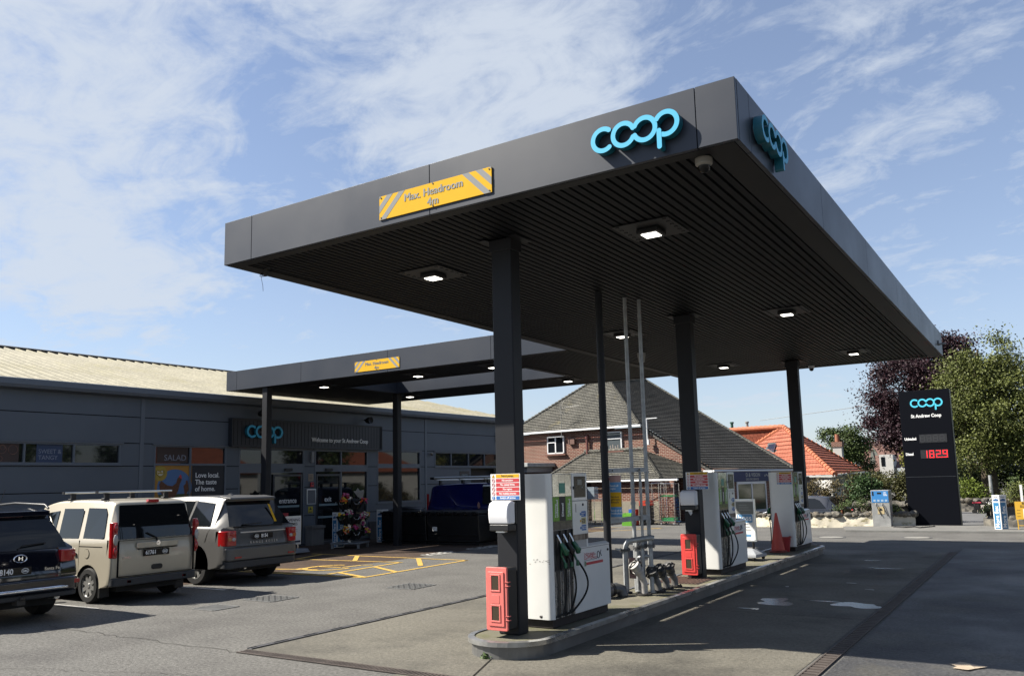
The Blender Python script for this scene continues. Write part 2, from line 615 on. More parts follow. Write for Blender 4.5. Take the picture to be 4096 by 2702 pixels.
yel = M('sign_yellow', (.86, .50, .035), .75, spec=.08, var=.03)
grey_refl = M('sign_grey', (.34, .35, .35), .75, spec=.08)
red_s = M('sign_red', (.65, .05, .06), .5)
blue_s = M('sign_blue', (.02, .16, .50), .5)
lblue_s = M('sign_light_blue', (.12, .36, .70), .5)
dkblue = M('navy', (.012, .018, .06), .5)
redbox_m = M('red_box_faded', (.86, .20, .17), .5, var=.08, vs=5)
redbox2_m = M('red_box', (.82, .06, .05), .5, var=.05, vs=5)
steel = M('steel', (.55, .55, .54), .28, metal=1., var=.15, vs=3, bump=.05, bs=30, rvar=.12)
chrome = M('chrome', (.75, .75, .76), .12, metal=1.)
galv = M('galvanised', (.33, .34, .34), .5, metal=.55, spec=.5, var=.22, vs=9)
alu = M('aluminium', (.62, .64, .63), .3, metal=.9)
cyan = M('letter_cyan', (.055, .52, .82), .45, spec=.4)
teal = M('letter_teal', (.012, .17, .24), .4)
mk_y = M('road_yellow', (.66, .42, .085), .75, var=.2, vs=6, grain=(50, .2))
mk_w = M('road_white', (.60, .59, .55), .75, var=.2, vs=6, grain=(50, .2))
lamp_e = M('lamp_glow', (1., .95, .85), .5, emit=2.5)
led = M('led_red', (1., .02, .03), .5, emit=.45)
ledoff = M('led_off', (.05, .05, .055), .5)
txtw = M('text_white', (1.1, 1.1, 1.08), .5)
txtk = M('text_black', (.02, .02, .02), .5)
txtg = M('text_grey', (.20, .20, .18), .5)
wood = M('bark', (.10, .08, .06), .9, spec=.1, var=.3, vs=5)

# ------------------------------------------------------------------ ground and markings
b = MB()
b.quad((-400, -300, 0), (400, -300, 0), (400, 600, 0), (-400, 600, 0))
g = struct(b.build('ground', asphalt))
b = MB()
b.quad((-8.45, 6.95, .004), (-2.3, 6.95, .004), (-2.3, 23.2, .004), (-8.45, 23.2, .004))
struct(b.build('forecourt_concrete', concrete))
b = MB()
b.quad((-5.9, 1.0, .004), (-2.3, 1.0, .004), (-2.3, 6.946, .004), (-5.9, 6.946, .004))
struct(b.build('forecourt_concrete_apron', concrete))
b = MB()
b.quad((-2.05, 2, .004), (14, 2, .004), (14, 24.5, .004), (-2.05, 24.5, .004))
struct(b.build('road_surface', asphalt_d))
b = MB()
b.poly([(-23.6, -6, .004), (-15.9, -6, .004), (-15.6, 9, .004), (-14.7, 16.2, .004), (-14.6, 19.2, .004), (-15.0, 31, .004), (-20.8, 31, .004)])
struct(b.build('paving', paver))
b = MB()   # joints and cracks in the surface
def strip(b, pts, w, z=.008):
    for i in range(len(pts) - 1):
        a = Vector((*pts[i], z)); c = Vector((*pts[i + 1], z)); d = (c - a).normalized(); n = Vector((-d.y, d.x, 0)) * w / 2
        b.quad(a - n, c - n, c + n, a + n)
random.seed(3)
strip(b, [(-5.05, 6.9), (-5.42, 7.85)], .02)
strip(b, [(-4.6, 1.2), (-5.05, 6.9)], .015)
for y in (12.2, 17.6):
    strip(b, [(-4.9, y), (-2.32, y)], .012)
struct(b.build('joint_lines', M('joint', (.03, .028, .024), .9, spec=.1)))
b = MB()
pp = [(-12.7, 6.84)]
while pp[-1][0] < -8.5:
    pp.append((pp[-1][0] + random.uniform(.08, .2), 6.8 + random.uniform(-.05, .05)))
strip(b, pp, .012)
pp = [(-12.1, 4.2)]
for i in range(60):
    pp.append((pp[-1][0] + random.uniform(.02, .16), pp[-1][1] + random.uniform(-.02, .10)))
strip(b, pp, .006, .009)
struct(b.build('tarmac_cracks', M('crack', (.085, .082, .077), .95, spec=.1)))

def channel(name, label, x0, y0, x1, y1, w, pitch, mats, group):
    """drain channel: frame, and cross slots as real bars"""
    L = math.hypot(x1 - x0, y1 - y0)
    t = thing(name, label, 'drain', (x0, y0, 0), math.atan2(y1 - y0, x1 - x0), group)
    b = MB(); b.box(0, L, -w / 2, w / 2, .003, .009); b.build('channel', mats[0], t)
    b = MB()
    k = int(L / pitch)
    for i in range(k):
        b.box(i * pitch + pitch * .25, i * pitch + pitch * .8, -w / 2 + .02, w / 2 - .02, .010, .016)
    b.box(0, L, -w / 2, -w / 2 + .015, .010, .018); b.box(0, L, w / 2 - .015, w / 2, .010, .018)
    b.build('grating', mats[1], t)
    return t
gr_m = M('cast_grating', (.13, .108, .095), .7, spec=.3, metal=.2, var=.3, vs=4)
channel('drain_channel', 'slotted drainage channel crossing the ground in front of the pump island', -8.4, 6.86, -5.2, 6.90, .16, .045, (black, gr_m), 'linear drains in the forecourt')
channel('drain_channel', 'long rusty drainage channel running beside the dark tarmac on the right', -2.17, 1.2, -2.17, 23.2, .17, .12, (M('channel_rust', (.06, .045, .038), .8), gr_m), 'linear drains in the forecourt')
channel('drain_channel', 'narrow kerb channel between grey tarmac and pale concrete left of the island', -8.43, 7.0, -8.53, 26, .09, .5, (M('chan_grey', (.12, .12, .125), .7), M('chan_grey2', (.085, .085, .09), .7)), 'linear drains in the forecourt')

def cover(cx, cy, sx, sy, rz, label, grid=True, group='access covers in the tarmac'):
    t = thing('drain_cover', label, 'drain cover', (cx, cy, 0), rz, group)
    b = MB(); b.box(-sx / 2, sx / 2, -sy / 2, sy / 2, .003, .008); b.build('plate', M('cover', (.13, .13, .125), .6, metal=.3, var=.3, vs=3), t)
    b = MB()
    if grid:
        k = 9
        for i in range(k):
            for j in range(k):
                if (i + j) % 2:
                    b.box(-sx / 2 + sx * i / k, -sx / 2 + sx * (i + .8) / k, -sy / 2 + sy * j / k, -sy / 2 + sy * (j + .8) / k, .009, .014)
        b.build('tread_pattern', M('cover2', (.22, .22, .21), .5, metal=.4), t)
    b = MB()
    for a in ((-sx / 2, sx / 2, -sy / 2 - .03, -sy / 2), (-sx / 2, sx / 2, sy / 2, sy / 2 + .03), (-sx / 2 - .03, -sx / 2, -sy / 2, sy / 2), (sx / 2, sx / 2 + .03, -sy / 2, sy / 2)):
        b.box(*a, .003, .012)
    b.build('frame', M('cover3', (.3, .3, .29), .5, metal=.4), t)
cover(-10.6, 12.67, .62, .72, .03, 'square metal access cover nearest the pump island')
cover(-11.85, 10.3, .68, .62, .03, 'square metal access cover in the tarmac behind the silver car')
cover(-11.85, 9.13, .5, .5, .03, 'dark patched manhole cover behind the beige car', False)
def roundcover(cx, cy, label):
    t = thing('manhole_cover', label, 'manhole cover', (cx, cy, 0), 0, 'round manhole covers on the far lane')
    b = MB(); b.cyl((0, 0, .002), (0, 0, .01), .36, n=24); b.build('lid', M('cover4', (.30, .29, .26), .8, var=.2), t)
    b = MB(); b.lathe((0, 0, 0), 'z', [(.38, .002), (.38, .012), (.44, .012), (.44, .002), (.38, .002)], 24); b.build('ring', M('cover5', (.12, .12, .12), .8), t)
roundcover(-6.0, 27.7, 'round worn manhole cover beyond the last pump')
roundcover(-3.6, 28.1, 'round dark-ringed manhole cover in front of the tall price sign')

b = MB()
def ln(b, a, c, w=.1, z=.009):
    strip(b, [a, c], w, z)
ln(b, (-18.5, 17.57), (-12.70, 17.41))
ln(b, (-12.74, 17.46), (-12.58, 13.40))
ln(b, (-12.58, 13.45), (-18.6, 13.2))
ln(b, (-18.6, 16.08), (-14.06, 16.40))
ln(b, (-14.06, 16.44), (-13.82, 13.5))
ln(b, (-13.82, 13.54), (-18.6, 13.38), .06, .0095)
# hatching
for a, c in (((-17.6, 16.2), (-18.0, 17.5)), ((-15.6, 16.35), (-16.6, 17.5)), ((-13.0, 15.9), (-14.3, 17.4)), ((-12.66, 14.6), (-13.95, 15.3)), ((-12.6, 13.5), (-13.85, 14.0)), ((-14.6, 13.3), (-15.2, 13.4))):
    ln(b, a, c, .13, .0098)
# wheelchair symbol
c0 = (-14.9, 14.75)
def wc(x, y): return (c0[0] + x, c0[1] + y)
pts = [wc(.55 * math.cos(rad(a)), .62 * math.sin(rad(a))) for a in range(100, 385, 15)]
strip(b, pts, .12, .0092)
strip(b, [wc(-1.1, -.75), wc(-.55, -.6), wc(.1, -.5)], .12, .0093)
strip(b, [wc(-.55, -.6), wc(-.5, .1), wc(.25, .15), wc(.35, .75), wc(.62, .85)], .11, .0094)
struct(b.build('parking_lines', mk_y))
b = MB()
ln(b, (-20.4, 7.9), (-13.7, 8.17), .1)
ln(b, (-20.4, 10.62), (-13.7, 10.77), .1)
ln(b, (-20.4, 5.2), (-13.7, 5.4), .1)
struct(b.build('bay_lines', mk_w))
for s, y0, w in (('KEEP', 18.25, 1.28), ('CLEAR', 20.3, 1.6)):
    o = text(s, .62, mk_w, None, (-14.72, y0, .009), (0, 0, PI / 2), ext=.001, bold=.012, name='road_lettering')
    o['kind'] = 'structure'
    o.scale = (w / max(.01, o.dimensions.x), 1, 1)
b = MB()
ln(b, (-18.0, 29.3), (-14.5, 29.17), .1); ln(b, (-14.5, 29.17), (-13.2, 31.3), .1); ln(b, (-17.8, 31.5), (-13.2, 31.3), .08)
struct(b.build('loading_lines', mk_y))

def blob(b, cx, cy, rx, ry, seed, z=.0065, n=40, rough=.35):
    g = random.Random(seed)
    ph = [g.uniform(0, 6.28) for _ in range(5)]
    pts = []
    for i in range(n):
        a = 2 * PI * i / n
        r = 1 + rough * sum(math.sin((k + 2) * a + ph[k]) / (k + 2) for k in range(5))
        pts.append((cx + rx * r * math.cos(a), cy + ry * r * math.sin(a), z))
    b.poly(pts)
water = M('puddle_water', (.04, .04, .04), .24, spec=.35, bump=.05, bs=40)
for i, (cx, cy, rx, ry, ro) in enumerate(((-3.80, 13.35, .26, .36, .5), (-2.62, 13.48, .34, .26, .35), (-3.2, 13.72, .34, .035, .3), (-3.95, 12.55, .13, .09, .6), (-3.0, 18.9, .30, .10, .5), (-3.6, 20.5, .16, .08, .5))):
    b = MB(); blob(b, cx, cy, rx, ry, 10 + i, rough=ro, n=60)
    struct(b.build('puddle', water))
litter_m = M('paper_litter', (.70, .68, .62), .8)
for i, (cx, cy, a, l) in enumerate(((-3.2, 16.1, 'thin white paper scrap nearest the drain', .22), (-2.75, 15.3, 'white paper scrap lying towards the right drain', .2), (-4.1, 15.2, 'small pale scrap lying close to the kerb', .08), (-3.3, 18.9, 'tiny pale scrap farthest along the lane', .07))):
    b = MB(); g = random.Random(i)
    b.poly([(cx + l * .5 * math.cos(t) * g.uniform(.7, 1), cy + .06 * math.sin(t) * g.uniform(.6, 1), .012 + .006 * g.random()) for t in np.linspace(0, 5.6, 7)])
    tag(b.build('paper_scrap', litter_m), a, 'litter', 'litter on the forecourt')
b = MB()
b.poly([(-1.0, 9.56, .014), (-.86, 9.50, .02), (-.80, 9.62, .016), (-.70, 9.74, .02), (-.84, 9.83, .014), (-.90, 9.80, .03), (-.96, 9.90, .014), (-1.0, 9.78, .016), (-1.05, 9.76, .014), (-.97, 9.66, .014)])
tag(b.build('cardboard', M('cardboard', (.52, .42, .31), .85)), 'torn piece of brown cardboard lying on the dark tarmac', 'litter')

# ------------------------------------------------------------------ pump island
isl = thing('pump_island', 'long concrete pump island with rounded metal-edged nose', 'island', (-5.42, 15, 0))
IX0, IX1, IY0, IY1 = -.50, .47, -7.15, 7.2
def stadium(e=0., n=14):
    r = (IX1 - IX0) / 2 + e; cx = (IX0 + IX1) / 2
    y0 = IY0 + (IX1 - IX0) / 2; y1 = IY1 - .3
    p = [(cx + r * math.cos(rad(180 + 180 * i / n)), y0 + r * math.sin(rad(180 + 180 * i / n))) for i in range(n + 1)]
    p += [(IX1 + e, y1), (IX1 + e - .1, y1 + .2), (IX1 + e - .3, y1 + .3 + e), (IX0 - e + .3, y1 + .3 + e), (IX0 - e, y1)]
    return p
b = MB(); b.prism(stadium(-.02), 'z', 0.0, .188); b.build('slab', concrete_i, isl, smooth=30)
b = MB(); st = stadium(0.0)
for i in range(len(st)):
    a, c = st[i], st[(i + 1) % len(st)]
    b.quad((*a, 0), (*c, 0), (*c, .15), (*a, .15))
b.build('kerb_plate', M('kerb_plate', (.21, .21, .205), .45, metal=.4, var=.2, vs=2.5, bump=.08, bs=12, rvar=.15), isl, smooth=30)
b = MB(); so_, si_ = stadium(.045), stadium(-.03)
for i in range(len(st)):
    j = (i + 1) % len(st)
    b.quad((*so_[i], .145), (*so_[j], .145), (*so_[j], .196), (*so_[i], .196))
    b.quad((*so_[i], .196), (*so_[j], .196), (*si_[j], .200), (*si_[i], .200))
    b.quad((*si_[i], .145), (*si_[j], .145), (*so_[j], .145), (*so_[i], .145))
b.build('steel_trim', M('trim_steel', (.36, .36, .35), .32, metal=.8, var=.3, vs=4, bump=.15, bs=14, rvar=.15), isl, smooth=30)
wd = leaves('weed_tuft', [(-5.48, 7.86, .03, .05, .03, .03)], 90, .035, M('weed_leaf', (.10, .17, .035), .7, island=.4), None, 5, 6, .015)
tag(wd, 'small green weed at the foot of the island kerb', 'weed')
b = MB()
for k in range(12):
    b.box(-.35 + .06 * k, -.32 + .06 * k, -.45, .45, .2, .206)
gt = thing('floor_grating', 'rusty ridged grating let into the island behind the second column', 'grating', (-5.5, 14.0, 0), 0)
b.build('bars', M('rust', (.16, .09, .065), .85, var=.3, vs=10), gt)
b = MB(); b.box(-.38, .38, -.48, .48, .188, .197); b.build('frame', M('rust2', (.08, .05, .04), .85), gt)

# ------------------------------------------------------------------ canopy
CZ0, CZ1 = 4.956, 5.549
MX0, MX1, MY0, MY1 = -9.15, -2.07, 7.05, 24.04
can = thing('fuel_canopy', 'big charcoal petrol station canopy on square columns with a wing reaching the shop', 'canopy', (-5.6, 15.5, 0))
def CB():
    return MB(Matrix.Translation(Vector((5.6, -15.5, 0))))
T = .05
AX0, AX1, AY0, AY1 = -21.2, -9.15, 16.53, 22.88
HX0, HX1, HY0, HY1 = -17.87, -11.5, 18.5, 20.7
def panels(cuts, mk, gap=.006):
    for a, c in zip(cuts[:-1], cuts[1:]):
        b = CB(); mk(b, a + gap / 2, c - gap / 2)
        b.build('fascia_panel', anth, can, bevel=.004, bseg=1)
panels([MX0, -8.60, -5.59, -2.45, MX1], lambda b, a, c: b.box(a, c, MY0, MY0 + T, CZ0, CZ1))
panels([MY0 + T, 7.45, 10.4, 13.4, 16.4, 19.4, 22.4, MY1 - T], lambda b, a, c: b.box(MX1 - T, MX1, a, c, CZ0, CZ1))
panels([MX0, -5.6, MX1], lambda b, a, c: b.box(a, c, MY1 - T, MY1, CZ0, CZ1))
panels([MY0 + T, 10, 13.2, AY0], lambda b, a, c: b.box(MX0, MX0 + T, a, c, CZ0, CZ1))
panels([AY1, MY1 - T], lambda b, a, c: b.box(MX0, MX0 + T, a, c, CZ0, CZ1))
panels([AX0, -20.72, -17.9, -14.6, -11.25, AX1], lambda b, a, c: b.box(a, c, AY0, AY0 + T, CZ0, CZ1))
panels([AY0 + T, AY1 - T], lambda b, a, c: b.box(AX0, AX0 + T, a, c, CZ0, CZ1))
panels([AX0, -15, AX1], lambda b, a, c: b.box(a, c, AY1 - T, AY1, CZ0, CZ1))
panels([HX0, -13.1, HX1], lambda b, a, c: b.box(a, c, HY1, HY1 + T, CZ0, CZ1))
panels([HX0, HX1], lambda b, a, c: b.box(a, c, HY0 - T, HY0, CZ0, CZ1))
panels([HY0 - T, HY1 + T], lambda b, a, c: b.box(HX0 - T, HX0, a, c, CZ0, CZ1))
panels([HY0 - T, HY1 + T], lambda b, a, c: b.box(HX1, HX1 + T, a, c, CZ0, CZ1))
b = CB()   # seam backing so the joints read dark
b.box(MX0 + T, MX1 - T - .002, MY0 + T, MY0 + T + .02, CZ0 + .01, CZ1 - .02)
b.box(MX1 - T - .02, MX1 - T, MY0 + .1, MY1 - .1, CZ0 + .01, CZ1 - .02)
b.box(AX0 + T, AX1, AY0 + T, AY0 + T + .02, CZ0 + .01, CZ1 - .02)
b.build('fascia_backing', seam, can)
def ribs(b, x0, x1, y0, y1, pitch=.107, w=.034, d=.032, z=CZ0 + .012):
    """trapezoidal metal decking running along Y"""
    x = x0
    while x < x1 - .02:
        xa = x; xb = min(x1, x + pitch - w)
        b.quad((xa, y0, z), (xa, y1, z), (xb, y1, z), (xb, y0, z))
        if xb < x1:
            xc = min(x1, xb + .006); xd = min(x1, xb + w - .006); xe = min(x1, x + pitch)
            b.quad((xb, y0, z), (xb, y1, z), (xc, y1, z + d), (xc, y0, z + d))
            b.quad((xc, y0, z + d), (xc, y1, z + d), (xd, y1, z + d), (xd, y0, z + d))
            b.quad((xd, y0, z + d), (xd, y1, z + d), (xe, y1, z), (xe, y0, z))
        x += pitch
b = CB(); ribs(b, MX0 + .22, MX1 - .30, MY0 + .16, MY1 - .2)
ribs(b, AX0 + .2, HX0 - .15, AY0 + .15, AY1 - .15); ribs(b, HX0 - .15, HX1 + .15, AY0 + .15, HY0 - .15); ribs(b, HX0 - .15, HX1 + .15, HY1 + .15, AY1 - .15); ribs(b, HX1 + .15, AX1, AY0 + .15, AY1 - .15)
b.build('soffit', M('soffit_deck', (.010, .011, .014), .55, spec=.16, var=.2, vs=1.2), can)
b = CB()
def rim(b, x0, x1, y0, y1, wl, wr, wf, wb, z=CZ0 - .002):
    b.box(x0, x1, y0, y0 + wf, z, z + .02); b.box(x0, x1, y1 - wb, y1, z, z + .02)
    b.box(x0, x0 + wl, y0 + wf, y1 - wb, z, z + .02); b.box(x1 - wr, x1, y0 + wf, y1 - wb, z, z + .02)
rim(b, MX0 + .055, MX1 - .055, MY0 + .055, MY1 - .055, .20, .28, .13, .17)
e = .004
b.box(AX0 + .055, AX1 - .01, AY0 + .055, AY0 + .2, CZ0 - e, CZ0 + .02); b.box(AX0 + .055, AX1 - .01, AY1 - .2, AY1 - .055, CZ0 - e, CZ0 + .02)
b.box(AX0 + .055, AX0 + .25, AY0 + .2, AY1 - .2, CZ0 - e, CZ0 + .02)
b.box(HX0 - .2, HX1 + .2, HY0 - .2, HY0 - .055, CZ0 - e, CZ0 + .02); b.box(HX0 - .2, HX1 + .2, HY1 + .055, HY1 + .2, CZ0 - e, CZ0 + .02)
b.box(HX0 - .2, HX0 - .055, HY0 - .055, HY1 + .055, CZ0 - e, CZ0 + .02); b.box(HX1 + .055, HX1 + .2, HY0 - .055, HY1 + .055, CZ0 - e, CZ0 + .02)
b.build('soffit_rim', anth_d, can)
b = CB()
b.box(MX0 + T, MX1 - T - .02, MY0 + T + .02, MY1 - T, 5.40, 5.44)
b.box(AX0 + T, HX0 - T, AY0 + T + .02, AY1 - T, 5.41, 5.45); b.box(HX1 + T, AX1 + .02, AY0 + T + .02, AY1 - T, 5.41, 5.45)
b.box(HX0 - T, HX1 + T, AY0 + T + .02, HY0 - T, 5.41, 5.45); b.box(HX0 - T, HX1 + T, HY1 + T, AY1 - T, 5.41, 5.45)
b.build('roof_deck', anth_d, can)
COLS = [(-5.62, -5.33, 8.31, 8.52), (-5.62, -5.33, 14.38, 14.59), (-5.62, -5.33, 22.13, 22.34)]
for (a, c, d, e2) in COLS:
    b = CB(); b.box(a, c, d, e2, .19, CZ0)
    cl = b.build('column', col_m, can, bevel=.018, bseg=3)
    b = CB(); b.box(a - .02, c + .02, d - .02, e2 + .02, 4.80, CZ0 - .004); b.build('column_collar', col_m, cl, bevel=.01)
    for xa, xb in ((a - .13, a - .02), (c + .02, c + .13)):
        b = CB(); b.box(xa, xb, d - .1, e2 + .1, CZ0 - .014, CZ0 - .008); b.build('column_cover_plate', col_m, cl)
for (a, c, d, e2) in [(-19.65, -19.43, 16.62, 16.82), (-18.12, -17.90, 20.76, 20.96)]:
    b = CB(); b.box(a, c, d, e2, 0, CZ0)
    b.build('column', col_m, can, bevel=.015, bseg=3)
b = CB()
b.cyl((-5.87, 11.75, .0), (-5.87, 11.75, 4.97), .058, n=20)
for z in (2.4, 3.7): b.cyl((-5.87, 11.75, z), (-5.87, 11.75, z + .09), .065, n=20)
b.build('downpipe', col_m, can, smooth=40)
b = CB()
for i in range(5):
    r = .07 + .006 * i
    b.tube([(-8.73 + r * math.cos(t), 7.42 + .02 * i * math.sin(t), 4.87 + r * .8 * math.sin(t)) for t in np.linspace(0, 2 * PI, 20)], .003, 5)
b.tube([(-8.80, 7.42, 4.88), (-8.83, 7.42, 4.80), (-8.81, 7.43, 4.70), (-8.80, 7.43, 4.62)], .003, 5)
b.build('loose_cable', black, can)

# ceiling lights
def clight(name, mounts, lampe=True):
    t = thing(name, 'x', 'ceiling light', (0, 0, 0), 0, 'lit square lights under the canopy')
    b = MB(); b.box(-.36, .36, -.36, .36, -.012, -.004)
    for sx in (-1, 1):
        for k in range(6):
            b.box(sx * .30 - .02, sx * .30 + .02, -.33 + k * .12, -.30 + k * .12, -.02, -.012)
    b.build('mounting_plate', M('light_plate', (.02, .021, .024), .5, metal=.1, var=.3, vs=6), t)
    b = MB(); b.box(-.14, .14, -.14, .14, -.075, -.012); b.build('housing', black, t, bevel=.015)
    b = MB(); b.box(-.095, .095, -.09, .09, -.082, -.075); b.build('lens', lamp_e, t)
    return t
proto = None
lights = [(-7.2, 9.15, 'lit canopy light left of the first column near the front'), (-3.8, 9.1, 'lit canopy light nearest the front corner with the big blue letters'),
          (-7.2, 15.45, 'lit canopy light behind the two tall vent pipes'), (-3.8, 15.3, 'lit canopy light with open reflector halfway along the right lane'),
          (-7.15, 21.7, 'lit canopy light left of the second column near the back edge'), (-3.8, 21.5, 'lit canopy light at the far right end beside the trees'),
          (-17.9, 17.45, 'lit wing light nearest the shop on the front side'), (-14.3, 17.45, 'lit wing light behind the smaller yellow headroom sign'),
          (-11.8, 17.45, 'lit wing light peeping out left of the first column'), (-17.9, 21.4, 'lit wing light above the rear wing column'), (-11.8, 21.4, 'lit wing light above the grey roofed brick house'),
          ]
for x, y, l in lights:
    if proto is None:
        proto = clight('ceiling_light', None); proto.location = (x, y, CZ0 + .006); proto['label'] = l
    else:
        dup(proto, (x, y, CZ0 + .006), None, l)

def dome(loc, label, s=1., ml=None):
    t = thing('security_camera', label, 'security camera', loc, 0, 'dome cameras')
    b = MB(); b.lathe((0, 0, 0), 'z', [(0, -.085 * s), (.055 * s, -.082 * s), (.085 * s, -.06 * s), (.088 * s, 0), (.05 * s, 0)], 24); b.build('housing', ml or M('cam_cream', (.36, .34, .30), .5), t, smooth=40)
    b = MB(); b.lathe((0, 0, 0), 'z', [(0, -.15 * s), (.035 * s, -.14 * s), (.058 * s, -.11 * s), (.062 * s, -.083 * s)], 20); b.build('dome', blackg, t, smooth=60)
    return t
dome((-2.50, 7.35, CZ0 + .01), 'cream dome camera under the front corner of the canopy', .95)
b = MB(); b.lathe((0, 0, 0), 'z', [(0, -.24), (.07, -.22), (.10, -.06), (.10, 0), (.03, 0)], 16)
tag(b.build('ceiling_sounder', M('bell_white', (.5, .5, .5), .5), None, smooth=40, loc=(-8.0, 18.2, CZ0 + .01)), 'pale bell-shaped dome fixed under the canopy beside the vent pipes', 'security camera')
dome((-5.3, 23.6, CZ0 + .01), 'small white dome camera at the back edge beside the second column', 1., whitep)
b = MB(); b.box(-.14, .04, -.03, .03, 0, .04); b.box(-.16, -.10, -.12, .12, .0, .10)
tag(b.build('floodlight', M('flood_g', (.25, .26, .27), .5), None, bevel=.008, loc=(-1.93, 23.0, 5.12)), 'small grey floodlight on the far end of the right canopy fascia', 'floodlight')

# headroom signs
def headroom(loc, label):
    t = thing('headroom_sign', label, 'sign', loc, 0, 'yellow headroom signs')
    w, h = 1.60, .285
    b = MB(); b.box(-w / 2, w / 2, -.012, .0, -h / 2, h / 2); b.build('board', yel, t, bevel=.002, bseg=1)
    b = MB()
    k = 1.02
    def para(x0, x1, sgn):
        pts = []
        for z, dx in ((-h / 2, 0), (h / 2, h * k)):
            pts.append((z, dx))
        xs = [(sgn * (x0 - 0), -h / 2), (sgn * (x1), -h / 2), (sgn * (x1 - h * k), h / 2), (sgn * (x0 - h * k), h / 2)]
        # clip to the board edge
        out = []
        P = [Vector((x, 0, z)) for x, z in xs]
        lim = w / 2
        Q = [Vector((p.z, p.y, p.x * sgn)) for p in P]
        Q = clip_z(Q, lim - .002, False)
        out = [(q.z * sgn, -.0135, q.x) for q in Q]
        if len(out) > 2: b.poly(out if sgn > 0 else out[::-1])
    for sgn in (-1, 1):
        for x0 in (.70, .88, 1.06):
            b = MB(); para(x0, x0 + .09, sgn)
            if b.v: b.build('stripe', grey_refl, t)
    for k, dx in enumerate((-.0045, 0, .0045)):   # three close passes give the heavy stroke of the sign's type
        text('Max. Headroom', .13, txtg, t, (dx, -.014 - k * .0008, .045), RY, 'CENTER', ext=.0003, xs=.98)
        text('4m', .13, txtg, t, (dx, -.014 - k * .0008, -.075), RY, 'CENTER', ext=.0003)
    b = MB()
    for x, z in ((-.77, .12), (.77, .12), (-.77, -.12), (.77, -.12), (0, .13), (0, -.13)):
        b.cyl((x, -.018, z), (x, -.012, z), .009, n=8)
    b.build('screws', black, t)
headroom((-5.53, 7.046, 5.172), 'yellow headroom sign on the front of the main canopy')
headroom((-14.97, 16.526, 5.18), 'farther yellow headroom sign on the canopy wing towards the shop')

rotY = Matrix.Rotation(PI / 2, 3, 'X')
rotX = Matrix(((0, 0, 1), (1, 0, 0), (0, 1, 0)))
t = thing('letter_sign', 'cyan rounded letters standing off the front canopy fascia', 'sign', (-3.36, 7.05, 5.235))
logo(t, .92, (0, -.012, 0), rotY, cyan, teal, .085, 'letters')
t = thing('letter_sign', 'blue rounded letters on the right side fascia, seen edge on', 'sign', (-2.07, 7.64, 5.235))
logo(t, .92, (.012, 0, 0), rotX, cyan, teal, .085, 'letters')

